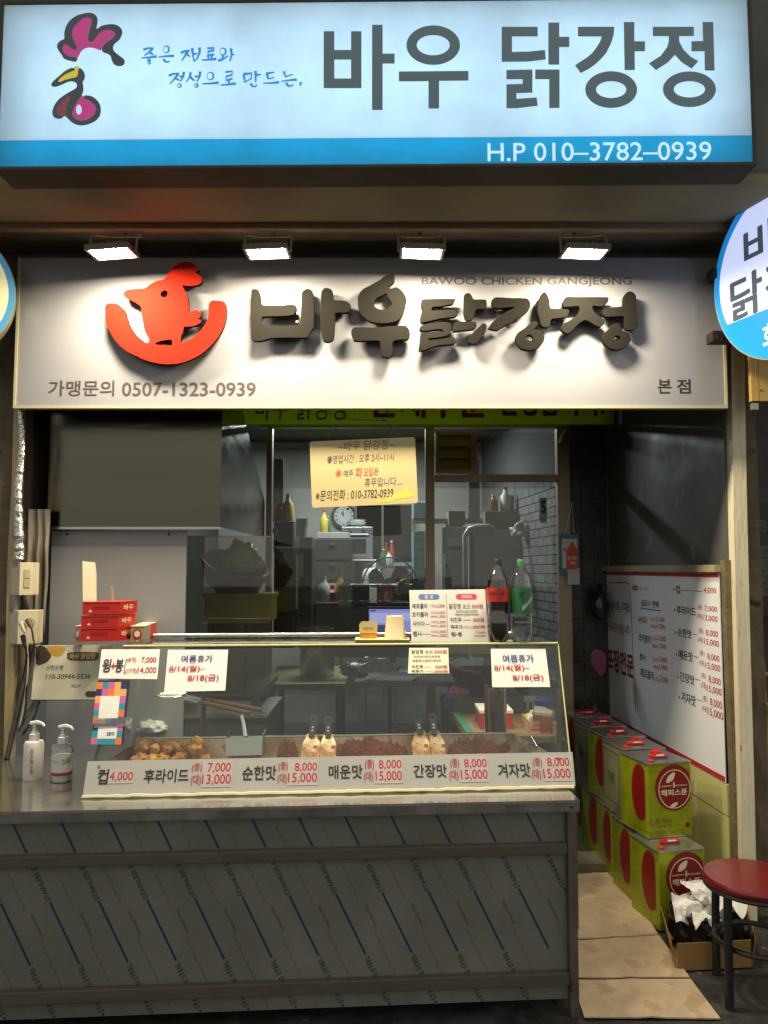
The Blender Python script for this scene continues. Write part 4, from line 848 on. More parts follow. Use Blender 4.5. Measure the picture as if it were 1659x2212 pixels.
MT = [('제로콜라', (890, 1304, 924, 1315), 0), ('(1.25L)', (929, 1306, 941, 1313), 1), ('2,500', (942, 1305.5, 961, 1313.5), 1),
 ('코카콜라', (890, 1322, 925, 1333), 0), ('(1.25L)', (930, 1321, 943, 1327), 1), ('2,500', (944, 1320.6, 961.5, 1327.4), 1), ('(500ml)', (930, 1329.5, 943, 1335), 1), ('1,500', (944, 1329, 962.5, 1335.6), 1),
 ('사이다', (891.5, 1342, 917.5, 1353), 0), ('(1.25L)', (931, 1341.5, 943, 1347), 1), ('2,500', (944, 1341, 963, 1347.6), 1), ('(500ml)', (931, 1350, 943, 1355), 1), ('1,500', (944, 1349.5, 963, 1356), 1),
 ('펩시', (892, 1363.5, 910, 1374.6), 0), ('(1.25L)', (932, 1362, 944, 1368), 1), ('2,000', (945, 1361.6, 964, 1368.4), 1), ('(500ml)', (932, 1371, 944, 1376), 1), ('1,000', (946, 1370, 964.6, 1376.8), 1),
 ('닭강정 소스', (970, 1304, 1016, 1316), 0), ('500원', (1019, 1305, 1043.5, 1315), 1), ('치즈머스타드/순한맛', (985, 1318, 1031, 1324), 0), ('매운맛/간장맛/겨자맛', (983.6, 1325, 1034, 1331), 0),
 ('치킨무', (972.5, 1334, 997, 1344.5), 0), ('500원', (1021.5, 1334, 1046, 1344), 1), ('떡추가', (973.6, 1350, 999, 1359.6), 0), ('(12개)', (1000, 1352, 1012, 1358), 1), ('1,000원', (1015, 1350, 1047.5, 1359), 1),
 ('윙', (974, 1365, 984, 1375), 0), ('+', (984.5, 1368, 988.5, 1373), 1), ('봉', (989, 1365, 998, 1375), 0), ('7,000', (1028.6, 1364, 1048, 1369.5), 1), ('14,000', (1026, 1371, 1049, 1377), 1)]
for s, bx, r in MT: text(st, s, PM, bx, RED_INK if r else INK, w=.012 if bx[3] - bx[1] < 8 else .024, lift=.0008)
for u0, v0, u1, v1 in ((965.3, 1284, 966, 1378), (1000, 1339, 1018, 1339.7), (919, 1348, 929, 1348.7), (912, 1369.4, 930, 1370)):
    a, b, c, e = PM.box(u0, v0, u1, v1); MB().plate(PM, a, b, c, e, .0004, .0009).build('rule', INK, st)

# bottles
PET = glass('pet_plastic', (0.93, 0.95, 0.94), 0.14, 0.04); 
def bottle(name, label, u, v, prof, liquid, capm, labm, zl, R, fill, hl):
    c = zt_at(u, v); o = T(name, label, 'bottle', c)
    MB().lathe([(r * R, z) for r, z in prof], c, 24, cap=False).build('shell', PET, o, smooth=True)
    lp = [(r * R * .97, z) for r, z in prof if z <= fill]; lp += [(lp[-1][0] * 0.98, fill + .0005)]
    if liquid: MB().lathe([(max(r, .001), z + .002) for r, z in lp], c, 24).build('drink', liquid, o, smooth=True)
    MB().lathe([(.0145, hl - .022), (.0155, hl - .021), (.0155, hl - .002), (.014, hl)], c, 20).build('cap', capm, o, smooth=True)
    MB().lathe([(.016, hl - .028), (.017, hl - .026), (.016, hl - .024)], c, 20, cap=False).build('neck_ring', capm, o, smooth=True)
    g = MB(); g.lathe([(R * zl[2], zl[0]), (R * zl[2], zl[1])], c, 28, cap=False); g.build('label_band', labm, o, smooth=True)
    return o, c
prof = [(.30, .004), (.62, 0), (.86, .012), (.98, .05), (1, .09), (.90, .135), (.93, .16), (.99, .20), (.99, .235), (.90, .262), (.66, .29), (.40, .312), (.31, .325), (.31, .345)]
o, c = bottle('cola_bottle', 'large brown cola bottle with red label on the case', 1076, 1389, prof, M('cola', (0.016, 0.005, 0.002), 0.25, spec=.2), BLACK, M('cola_label', S(196, 48, 34), 0.35), (.175, .232, 1.015), .046, .262, .352)
class Cyl:      # lettering wrapped on a bottle
    pass
def wrap_text(parent, s, c, R, a0, a1, z0, z1, mat, w=0.0, shear=0.0, slope=0.0):
    cu = bpy.data.curves.new('t', 'FONT'); cu.body = s; cu.shear = shear; cu.resolution_u = 3; cu.fill_mode = 'FRONT'
    me = embolden(curve_mesh(cu), w); n = len(me.vertices); A = np.empty(n * 3); me.vertices.foreach_get('co', A); A = A.reshape(-1, 3)
    mn, mx = A.min(0), A.max(0); q = (A - mn) / np.maximum(mx - mn, 1e-6)
    th = a0 + (a1 - a0) * q[:, 0]; z = z0 + (z1 - z0) * q[:, 1] + slope * q[:, 0]
    A[:, 0] = c.x + R * np.sin(th); A[:, 1] = c.y - R * np.cos(th); A[:, 2] = c.z + z
    A -= np.array(org(parent))[None]; me.vertices.foreach_set('co', A.ravel()); me.update()
    ob = bpy.data.objects.new('lettering', me); COL.objects.link(ob); me.materials.clear(); me.materials.append(mat); ob.parent = parent
wrap_text(o, 'Coca-Cola', c, .0478, -1.25, .5, .200, .226, INK, .01, .35); wrap_text(o, 'ZERO SUGAR', c, .0478, -1.0, .1, .186, .193, INK)
prof2 = [(.30, .004), (.62, 0), (.86, .012), (.97, .04), (.99, .09), (.97, .10), (.99, .11), (.99, .235), (.95, .262), (.78, .288), (.45, .312), (.33, .325), (.33, .345)]
o, c = bottle('soda_bottle', 'clear soda bottle with green label and green cap on the case', 1127, 1389, prof2, M('soda_water', (0.30, 0.34, 0.31), 0.05) if False else None, M('green_cap', S(58, 128, 66), 0.4), M('green_label', S(40, 104, 60), 0.35), (.125, .232, 1.015), .046, .26, .352)
wrap_text(o, '칠성사이다', c, .0478, -.1, 1.15, .136, .156, WINK, .03, .1, .05)
g = MB(); sp5 = [(-.15 + (.36 if i % 2 else .85) * .42 * math.sin(i * math.pi / 5), .205 + (.36 if i % 2 else .85) * .024 * math.cos(i * math.pi / 5)) for i in range(10)]
vs = [Vector((c.x + .0479 * math.sin(a), c.y - .0479 * math.cos(a), c.z + z)) for a, z in sp5] + [Vector((c.x + .0479 * math.sin(-.15), c.y - .0479 * math.cos(-.15), c.z + .205))]
g.add(vs, [(i, (i + 1) % 10, 10) for i in range(10)]); g.build('star_mark', M('star_green', S(28, 72, 44), .4), o)

# sauce tub, cup and little tray
c = zt_at(826, 1386); o = T('paper_tray', 'shallow cream paper tray under the sauce tub and cup', 'tray', c); L = .118
g = MB(); g.hexa([c + Vector(p) for p in ((-L + .01, -.045, 0), (L - .01, -.045, 0), (L - .01, .045, 0), (-L + .01, .045, 0), (-L, -.055, .014), (L, -.055, .014), (L, .055, .014), (-L, .055, .014))]); g.build('dish', M('cream_paper', S(214, 198, 150), 0.6), o, bevel=.003)
p = c + Vector((-.06, 0, .0145)); o = T('sauce_tub', 'small clear tub of yellow mustard sauce on the paper tray', 'sauce tub', p)
g = MB(); pl = Plane(p + Vector((0, -.018, 0)), (1, 0, 0), (0, 0, 1)); r = .036
shape('tub', [[(-r, .004), (-r + .006, 0), (r - .006, 0), (r, .004), (r + .002, .058), (r - .008, .070), (-r + .008, .070), (-r - .002, .058)]], pl, M('mustard', S(226, 156, 30), 0.3, var=0.3, vs=20), o, depth=.03, lift=-.03, bevel=.003, smooth=1)
shape('lid', [[(-r - .002, .024), (r + .002, .024), (r + .003, .060), (r - .008, .073), (-r + .008, .073), (-r - .003, .060)]], pl, M('tub_film', S(232, 206, 130), 0.3), o, depth=.002, lift=.001, smooth=1)
text(o, '치즈머스타드', pl, (-.022, .038, .022, .048), M('tub_ink', S(120, 70, 20), .5), px=False, w=.03, lift=.004)
p = c + Vector((.055, .0, .0145)); o = T('paper_cup', 'upturned cream paper cup beside the sauce tub', 'cup', p)
MB().lathe([(.047, 0), (.048, .003), (.0465, .006), (.037, .092), (.0365, .095), (.034, .095), (.033, .091)], p, 28).build('wall', M('cup_paper', S(220, 204, 160), 0.55), o, smooth=True)

# stack of red takeaway boxes behind the case top
RB = M('red_carton', S(184, 34, 24), 0.4, var=0.06); RB2 = M('red_carton_side', S(206, 56, 34), 0.4); CART = M('carton_cream', S(226, 212, 176), 0.6)
def carton(label, u0, um, u1, v0, v1, Y, dx):
    p = at(u0, v1, Y); q = at(um, v1, Y); t = at(u0, v0, Y); z0, z1 = p.z, t.z
    p = Vector((p.x + dx, p.y, z0)); ex_ = Vector((q.x - p.x + dx, .02, 0)); wv = ex_.length; ex_.normalize(); ey_ = Vector((-ex_.y, ex_.x, 0)); D = .14
    o = T('takeaway_carton', label, 'carton', p + ex_ * wv / 2, 'red takeaway cartons at the case corner')
    f = lambda a, b, z: p + ex_ * a + ey_ * b + Vector((0, 0, z - p.z))
    g = MB(); g.hexa([f(0, 0, z0), f(wv, 0, z0), f(wv + .05, D, z0), f(.05, D, z0), f(0, 0, z1 - .004), f(wv, 0, z1 - .004), f(wv + .05, D, z1 - .004), f(.05, D, z1 - .004)]); g.build('body', RB, o)
    g = MB(); g.hexa([f(-.002, -.002, z1 - .0035), f(wv + .002, -.002, z1 - .0035), f(wv + .052, D, z1 - .0035), f(.048, D, z1 - .0035), f(-.002, -.002, z1), f(wv + .002, -.002, z1), f(wv + .052, D, z1), f(.048, D, z1)]); g.build('lid', RB2, o)
    pl = Plane(f(0, 0, z0), ex_, up); h = z1 - z0
    text(o, '바우닭강정', pl, (wv * .3, h * .42, wv * .72, h * .68), M('carton_dark_ink', S(120, 20, 18), .5), px=False, w=.02)
    g = MB(); g.add([pl.pt(wv * .16, h * .2, .001), pl.pt(wv * .26, h * .2, .001), pl.pt(wv * .21, h * .42, .001)], [(0, 1, 2)]); g.build('triangle_mark', CART, o)
    e2 = (f(wv + .05, D, z0) - f(wv, 0, z0)).normalized(); p2 = Plane(f(wv, 0, z0) + ex_ * .001, e2, up)
    text(o, '바우', p2, (.03, h * .3, .11, h * .75), CART, px=False, w=.02); return o
Yc = 3.46
carton('lowest red takeaway carton of the stack', 173, 250, 279, 1357, 1386, Yc, 0)
carton('middle red takeaway carton of the stack', 175, 251, 280, 1330, 1356, Yc, 0)
carton('top red takeaway carton with its cream flap standing up', 178, 255, 283, 1300, 1328, Yc, 0)
o = T('standing_cardboard', 'tall cream cardboard sheet standing behind the red cartons', 'cardboard sheet', at(195, 1300, Yc + .06))
g = MB(); a = [at(179, 1299, Yc + .03), at(208, 1299, Yc + .03), at(208, 1240, Yc + .05), at(205, 1215, Yc + .06), at(178, 1212, Yc + .06)]
g.add(a + [q + Vector((0, .003, 0)) for q in a], [(0, 1, 2, 3, 4), (9, 8, 7, 6, 5)] + [(i, i + 5, (i + 1) % 5 + 5, (i + 1) % 5) for i in range(5)]); g.build('sheet', CART, o)
o = T('wooden_stick', 'small flat wooden stick poking up behind the top red carton', 'stick', at(243, 1300, Yc + .05)); g = MB()
g.hexa([at(242, 1300, Yc + .05), at(247, 1300, Yc + .05), at(247, 1300, Yc + .055), at(242, 1300, Yc + .055), at(238, 1264, Yc + .05), at(244, 1266, Yc + .05), at(244, 1266, Yc + .055), at(238, 1264, Yc + .055)]); g.build('blade', WOODY, o)
for lab, u0, u1, v0, v1, Y, m1 in (('white and red printed carton right of the stack', 282, 311, 1352, 1387, 3.55, M('striped_carton', S(150, 138, 120), .5)), ('red flat carton behind the printed one', 296, 323, 1347, 1376, 3.66, RB2), ('white and red printed carton left of the stack', 162, 174, 1352, 1387, 3.62, MATS.get('striped_carton') or RB)):
    p, q = at(u0, v1, Y), at(u1, v0, Y); o = T('printed_carton', lab, 'carton', Vector(((p.x + q.x) / 2, Y, p.z)))
    g = MB(); g.box(p.x, q.x, Y, Y + .1, p.z, q.z - .003); g.build('body', m1, o); g = MB(); g.box(p.x - .002, q.x + .002, Y - .002, Y + .102, q.z - .0028, q.z); g.build('lid', CART, o)
    pl = facing((p.x, Y, p.z)); w = q.x - p.x; h = q.z - p.z
    MB().disc(pl, w * .5, h * .5, w * .35, h * .33, .0005, .0015, 20).build('emblem_ring', RB, o); MB().disc(pl, w * .5, h * .5, w * .22, h * .2, .002, .003, 20).build('emblem_disc', CART if m1 is not RB2 else RB2, o)

# ================================================================ LEFT END OF THE COUNTER
PUMPW = M('pump_white', (.72, .71, .66), .3)
def pump(name, label, u, v, R, h, bodym, neckh):
    c = atz(u, v, ZC); o = T(name, label, 'pump bottle', c)
    MB().lathe([(R * .92, 0), (R, .006), (R, h * .90), (R * .88, h * .97), (R * .45, h)], c, 24).build('bottle', bodym, o, smooth=True)
    MB().lathe([(.019, h + .0005), (.019, h + .024), (.012, h + .026), (.012, h + .034), (.006, h + .036), (.006, h + neckh)], c, 16).build('collar', PUMPW, o, smooth=True)
    t = c + Vector((0, 0, h + neckh)); MB().tube([t + Vector((-.016, 0, .002)), t + Vector((.012, 0, .006)), t + Vector((.034, -.006, .002)), t + Vector((.043, -.008, -.008))], [.008, .009, .006, .004], 8).build('nozzle', PUMPW, o, smooth=True)
    return o, c
o, c = pump('soap_bottle', 'opaque white soap pump bottle on the left of the counter', 71, 1683, .0375, .152, M('soap_white', (.74, .70, .62), .35), .062)
cu_ = Plane(c + Vector((.012, -.0365, .02)), (0, 0, -1), (1, .1, 0)); cu_ = Plane(c + Vector((.004, -.0385, .125)), (0, 0, -1), (1, 0.05, 0))
text(o, 'HEALER LAB', cu_, (0, 0, .095, .011), M('soap_red', S(150, 54, 44), .5), px=False, w=.012, lift=.0005)
o, c = pump('sanitizer_bottle', 'clear hand sanitizer pump bottle next to the white soap', 133, 1687, .0395, .145, PET, .06)
MB().lathe([(.036, .004), (.0365, .10), (.001, .101)], c, 20).build('gel', M('gel', (.62, .62, .56), .3), o, smooth=True)
MB().lathe([(.0402, .040), (.0402, .105)], c, 24, cap=False).build('paper_label', M('sanitizer_label', (.66, .64, .58), .5), o, smooth=True)
MB().lathe([(.0403, .028), (.0403, .0395)], c, 24, cap=False).build('red_stripe', M('sanitizer_red', S(170, 46, 40), .5), o, smooth=True)
wrap_text(o, '손소독제', c, .0406, .35, 1.2, .07, .095, M('soap_red', S(150, 54, 44), .5), .02)
wrap_text(o, 'HAND CLEAN GEL', c, .0406, -.9, .1, .08, .086, M('label_grey', S(130, 126, 116), .5))
# slanted glass guard with dark frame bars and the account placard on it
PL0 = Plane(atz(15, 1640, ZC), cex, cey * .27 + up * .55)
gd = T('glass_guard', 'slanted clear guard with black bar left of the case', 'glass guard', atz(60, 1640, ZC))
g = MB(); a0, a1 = PL0.uv(15, 1640)[0], PL0.uv(205, 1640)[0]; hh = PL0.uv(120, 1394)[1]
MB().plate(PL0, a0, 0.0, a1, hh, -.004, 0).build('pane', ACRYL, gd)
g = MB(); g.tube([PL0.pt(a0, 0, .002), PL0.pt(a0 + .004, hh, .002)], .012, 8); g.build('bar', BLACK, gd)
pk = T('account_placard', 'grey acrylic bank account placard on the slanted guard', 'placard', PL0.px(150, 1512))
q = [(68, 1512), (236, 1512), (240, 1393), (78, 1395)]
g = MB(); A = [PL0.uv(*p) for p in q]; g.hexa([PL0.pt(*A[0], .006), PL0.pt(*A[1], .006), PL0.pt(*A[1], .002), PL0.pt(*A[0], .002), PL0.pt(*A[3], .006), PL0.pt(*A[2], .006), PL0.pt(*A[2], .002), PL0.pt(*A[3], .002)])
g.build('board', M('placard_grey', S(184, 180, 158), .4), pk)
PD = M('placard_dark', S(52, 48, 40), .4); PY = M('placard_gold', S(170, 128, 48), .4)
def pq(pts): return [PL0.uv(*p) for p in pts]
shape('dark_patch', [pq([(80, 1398), (98, 1398), (108, 1412), (112, 1418), (104, 1430), (92, 1436), (79, 1436)])], PL0, PD, pk, lift=.0065, smooth=2)
shape('gold_patch', [pq([(101, 1398), (141, 1398), (138, 1412), (128, 1419), (114, 1416)])], PL0, PY, pk, lift=.0072, smooth=2)
shape('name_pill', [pq([(146, 1417), (152, 1410), (208, 1410), (214, 1417), (208, 1428), (152, 1428)])], PL0, PD, pk, lift=.0065, smooth=2)
text(pk, '바우 닭강정', PL0, (152, 1412.5, 206, 1425), M('placard_gold_text', S(196, 158, 72), .4), w=.02, lift=.0075)
text(pk, '신한은행', PL0, (101, 1438, 137, 1449), PD, w=.03, lift=.0065); text(pk, '110-30944-5536', PL0, (100, 1457, 196, 1468), PD, w=.03, lift=.0065)
text(pk, '예금주', PL0, (154, 1479, 176, 1487), PD, w=.02, lift=.0065)
shape('dark_tab', [pq([(184, 1500), (188, 1494), (232, 1494), (232, 1507), (188, 1507)])], PL0, PD, pk, lift=.0065, smooth=1)
# conduit, foil, switch and socket boxes on the left post
BOXM = M('ivory_box', S(206, 196, 166), .45, var=.12, vs=8, spots=(S(140, 120, 84), 18, .68)); 
YL = 3.50
def wallbox(name, label, u0, um, u1, v0, v1):
    p = at(um, v1, YL); o = T(name, label, 'electrical box', p); t = at(um, v0, YL); r = at(u1, v1, YL); l = at(u0, v1, YL)
    g = MB(); z0, z1 = p.z, t.z; b = Vector((l.x, YL + .0, z0)); 
    g.hexa([Vector((l.x, YL + .05, z0)), Vector((p.x, YL, z0)), Vector((r.x, YL + .03, z0)), Vector((r.x, YL + .1, z0)), Vector((l.x, YL + .05, z1)), Vector((p.x, YL, z1)), Vector((r.x, YL + .03, z1)), Vector((r.x, YL + .1, z1))]); g.build('casing', BOXM, o, bevel=.002)
    return o, Plane(Vector((p.x, YL, z0)), Vector((r.x - p.x, .03, 0)), up), z1 - z0, Vector((r.x - p.x, .03, 0)).length
o, pl, h, w = wallbox('switch_box', 'ivory light switch box on the left post', 10, 41, 62, 1215, 1286)
for k in (0, 1): MB().plate(pl, w * .35, h * (.24 + .29 * k), w * .8, h * (.50 + .29 * k), .001, .004).build('rocker', M('rocker', S(176, 160, 116), .5), o)
o, pl, h, w = wallbox('socket_box', 'ivory power socket box with plugged cords below the switch', 7, 37, 71, 1319, 1392)
MB().disc(pl, w * .42, h * .62, .014, .014, .001, .004, 20).build('socket', M('rocker', S(176, 160, 116), .5), o); MB().disc(pl, w * .75, h * .66, .014, .014, .001, .004, 20).build('socket', MATS['rocker'], o)
def cord(name, label, pts, r, m, plug):
    L = [at(u, v, y) for u, v, y in pts]; o = T(name, label, 'cord', L[-1]); P_ = []
    for i in range(len(L) - 1):
        a, b, c, d = L[max(i - 1, 0)], L[i], L[i + 1], L[min(i + 2, len(L) - 1)]
        for t in (0, .25, .5, .75): P_.append(.5 * ((2 * b) + (c - a) * t + (2 * a - 5 * b + 4 * c - d) * t * t + (3 * b - a - 3 * c + d) * t ** 3))
    MB().tube(P_ + [L[-1]], r, 8).build('cable', m, o, smooth=True); MB().tube([L[0], L[0] + (L[1] - L[0]) * .5, L[1]], [.013, .012, .007], 10).build('plug', m, o, smooth=True)
cord('power_cord', 'black power cord hanging down from the socket box', [(50, 1372, 3.45), (56, 1400, 3.44), (60, 1440, 3.46), (58, 1480, 3.47), (54, 1540, 3.46), (40, 1580, 3.45)], .0045, BLACK, 1)
cord('power_cord', 'grey power cord looping right from the socket box', [(60, 1338, 3.44), (68, 1356, 3.43), (72, 1380, 3.45), (76, 1398, 3.46), (70, 1420, 3.5), (60, 1500, 3.5), (44, 1560, 3.5)], .0042, M('grey_cord', S(90, 82, 64), .5), 1)
cord('power_cord', 'ivory power cord hanging between the black and grey ones', [(46, 1345, 3.44), (54, 1366, 3.43), (58, 1390, 3.44), (60, 1450, 3.46), (50, 1530, 3.48), (42, 1570, 3.48)], .0035, BOXM, 1)
FOIL = M('crumpled_foil', (.70, .69, .66), .22, 1.0, bump=1.0, bs=55, var=.2)
o = T('foil_wrapped_pipe', 'conduit wrapped in crumpled silver foil down the left post', 'pipe', at(38, 1215, 3.52)); g = MB(); pts = []; rr = []
for i in range(40):
    v = 884 + (1208 - 884) * i / 39; u = 44 + 4 * math.sin(i * .2) - (6 if i > 26 else 0) * (i - 26) / 13
    pts.append(at(u, v, 3.52)); rr.append((.012 + .012 * (i / 39)) * (1 + .35 * noise.noise(Vector((i * .9, 3, 1)))))
g.tube(pts, rr, 9); g.build('foil', FOIL, o); MB().tube([at(38, 1206, 3.53), at(36, 1222, 3.53)], .017, 12).build('coupling', DULL, o); MB().tube([at(32, 1284, 3.55), at(31, 1322, 3.55)], .02, 12).build('conduit', DULL, o)
o = T('plastic_sheet', 'crinkled clear plastic sheet hung beside the foil pipe', 'plastic sheet', at(80, 1390, 3.66))
g = MB(); pl = facing(at(54, 1400, 3.66)); a0, b0_ = 0, 0; a1_, b1_ = pl.uv(108, 1100)
g.sheet(pl, lambda x, y: .02 * noise.noise(Vector((x * 5, y * 3, 2))) + .01 * math.sin(x * 14 + y * 2), 0, 0, a1_, b1_, 16, 24, .001); g.build('sheet', M('cloudy_plastic', S(128, 122, 108), .2, var=.3, vs=5, spec=.7), o, smooth=True)

# ================================================================ RIGHT: menu board on the wall
PW = Plane(WR0 + wn_ * 0.02, wdir if False else -wdir, (0, 0, 1))   # ex runs from deep to near
if PW.n.dot(wn_) < 0: PW = Plane(WR0 + wn_ * 0.02, wdir, (0, 0, 1))
def wq(u, v): return PW.uv(u, v)
an = wq(1560, 1400)[0]; af = wq(1306, 1300)[0]; zt_ = wq(1560, 1236)[1]; zb_ = wq(1566, 1690)[1]
mbd = T('wall_menu_board', 'large white menu board with red border on the right wall', 'menu board', PW.pt((an + af) / 2, zb_))
BRD = M('menu_board_white', (.80, .81, .84), .4, var=.03, vs=3)
lo, hi = min(an, af), max(an, af)
MB().plate(PW, lo, zb_, hi, zt_, .0, .004).build('board', BRD, mbd)
RB_ = M('board_red', S(178, 40, 50), .5)
MB().plate(PW, lo, zt_ - .025, hi - .004, zt_ - .006, .0042, .006).build('red_border', RB_, mbd); MB().plate(PW, lo, zb_ + .004, hi - .004, zb_ + .028, .0042, .006).build('red_border', RB_, mbd)
MB().plate(PW, lo, zt_ + .001, hi + .01, zt_ + .035, .0, .03).build('top_trim', M('board_trim', S(172, 160, 128), .5, var=.2), mbd)
def wt(s, bx, m, w=.02, sh=.84):
    u0, v0, u1, v1 = bx; vm = (v0 + v1) / 2; hv = (v1 - v0) / 2 * sh; text(mbd, s, PW, (u0, vm - hv, u1, vm + hv), m, w=w, lift=.0052)
for s, nb, jy, p1, p1b, p2, p2b in (('컵', (1462, 1263, 1471, 1284), None, None, None, '4,000', (1522, 1268, 1549, 1284)),
    ('후라이드', (1464, 1308, 1505, 1331), ((1509, 1305, 1519, 1319), (1510, 1324, 1520, 1339)), '7,000', (1524, 1308, 1551, 1324), '13,000', (1520, 1328, 1552, 1345)),
    ('순한맛', (1466, 1357, 1496, 1379), ((1511, 1356, 1521.6, 1371), (1512, 1375, 1523, 1390)), '8,000', (1527, 1360, 1553, 1378), '15,000', (1523, 1380, 1555, 1398)),
    ('매운맛', (1468, 1404, 1499, 1429), ((1513.5, 1404, 1524, 1420), (1515, 1425, 1526, 1441)), '8,000', (1530, 1412, 1556, 1430), '15,000', (1526, 1432, 1558, 1451)),
    ('간장맛', (1471, 1453, 1502, 1478), ((1517, 1453, 1527, 1468), (1519, 1472, 1530, 1491)), '8,000', (1533, 1461, 1559, 1481), '15,000', (1529, 1482, 1561, 1502)),
    ('겨자맛', (1474, 1496, 1505, 1524), ((1520, 1502, 1530, 1519), (1521, 1524, 1532, 1540)), '8,000', (1536, 1510, 1562, 1532), '15,000', (1531, 1532, 1564, 1554))):
    wt(s, nb, INK, .028); wt(p2, p2b, RED_INK, .012)
    wt('·', (nb[0] - 6, nb[1] + 6, nb[0] - 3, nb[1] + 14), RED_INK, .06)
    if jy: wt('(중)', jy[0], RED_INK, .005); wt('(대)', (jy[1][0] - 2, jy[1][1], jy[1][2] - 2.5, jy[1][3]), RED_INK, .005); wt(p1, p1b, RED_INK, .012)
    x0_ = nb[2] + 2; x1_ = (jy[0][0] if jy else p2b[0]) - 3
    if x1_ > x0_ + 2: a, b, c, e = PW.box(x0_, (nb[1] + nb[3]) / 2 + 2, x1_, (nb[1] + nb[3]) / 2 + 3.2); MB().plate(PW, min(a, c), b, max(a, c), e, .0042, .005).build('dash', INK, mbd)
wt('음료수 판매', (1387, 1295, 1424, 1313), INK, .02); a, b, c, e = PW.box(1385, 1315.5, 1429, 1317.5); MB().plate(PW, a, b, c, e, .0042, .005).build('underline', BLUE_INK, mbd)
for s, nb, ps in (('사이다', (1380, 1329, 1399, 1349), (('2,500', (1419, 1331, 1437, 1346)), ('1,500', (1419.4, 1347, 1437.7, 1361)))), ('코카콜라', (1381, 1369, 1408, 1390), (('2,500', (1421.6, 1372, 1439, 1388)), ('1,500', (1422.7, 1389, 1440.7, 1404)))),
    ('펩시', (1383.5, 1410, 1396, 1429), (('2,000', (1424, 1418, 1442.6, 1433)), ('1,000', (1426, 1435, 1443.4, 1449)))), ('제로콜라', (1385, 1444, 1414, 1469), (('2,500', (1427.6, 1460, 1444.8, 1478)),))):
    wt(s, nb, INK, .02, .8)
    for i, (p, b_) in enumerate(ps): wt(p, b_, RED_INK, .005, .8); wt('(500ml)' if i else '(1.25L)', (b_[0] - 12, b_[1] + 1, b_[0] - 1, b_[3] - 1), RED_INK, 0, .75)
wt('교, 유치원, 교회등', (1313, 1294, 1362, 1325), BLUE_INK, .02, .62); wt('단체주문 받습니다', (1314, 1340, 1362, 1375), M('brown_red_ink', S(150, 40, 40), .6), .02, .6); wt('포장전문', (1314, 1396, 1370, 1466), M('maroon_ink', S(128, 36, 34), .6), .05, .72)
a, b, c, e = PW.box(1367.7, 1265, 1379, 1275); MB().plate(PW, a, b, c, e, .0042, .005).build('pink_tag', M('tag_pink', S(166, 40, 90), .5), mbd); wt('원산지', (1369, 1267, 1378, 1273), WINK, 0)
a, b, c, e = PW.box(1381, 1267, 1405, 1277); MB().plate(PW, a, b, c, e, .0042, .005).build('origin_sticker', PAPER, mbd); wt('닭고기:국내산', (1383, 1269, 1403, 1275), INK, .01)
nav = MB(); pts = [(1318, 1259), (1352, 1258), (1360, 1262), (1363, 1272), (1366, 1340), (1370, 1440), (1375, 1540)]
for i in range(len(pts) - 1):
    A = PW.uv(*pts[i]); B = PW.uv(*pts[i + 1]); d = Vector((B[0] - A[0], B[1] - A[1])).normalized(); n = Vector((-d.y, d.x)) * .003
    nav.quad(PW.pt(A[0] - n.x, A[1] - n.y, .0048), PW.pt(B[0] - n.x, B[1] - n.y, .0048), PW.pt(B[0] + n.x, B[1] + n.y, .0048), PW.pt(A[0] + n.x, A[1] + n.y, .0048))
nav.build('navy_outline', M('navy_ink', S(30, 34, 66), .6), mbd)
# yellow-green wainscot sheet below the board
wsn = T('wainscot_panel', 'pale yellow-green panel below the menu board', 'wall panel', PW.pt(an, 0)); WAI = M('pale_green_panel', S(206, 200, 132), .45, var=.12, vs=3, spots=(S(120, 104, 60), 14, .70))
MB().plate(PW, lo, 0.0, hi + .01, zb_ - .15, -.012, .001).build('lower_sheet', WAI, wsn); MB().plate(PW, lo, zb_ - .146, hi + .01, zb_ - .004, -.012, .004).build('upper_sheet', WAI, wsn)

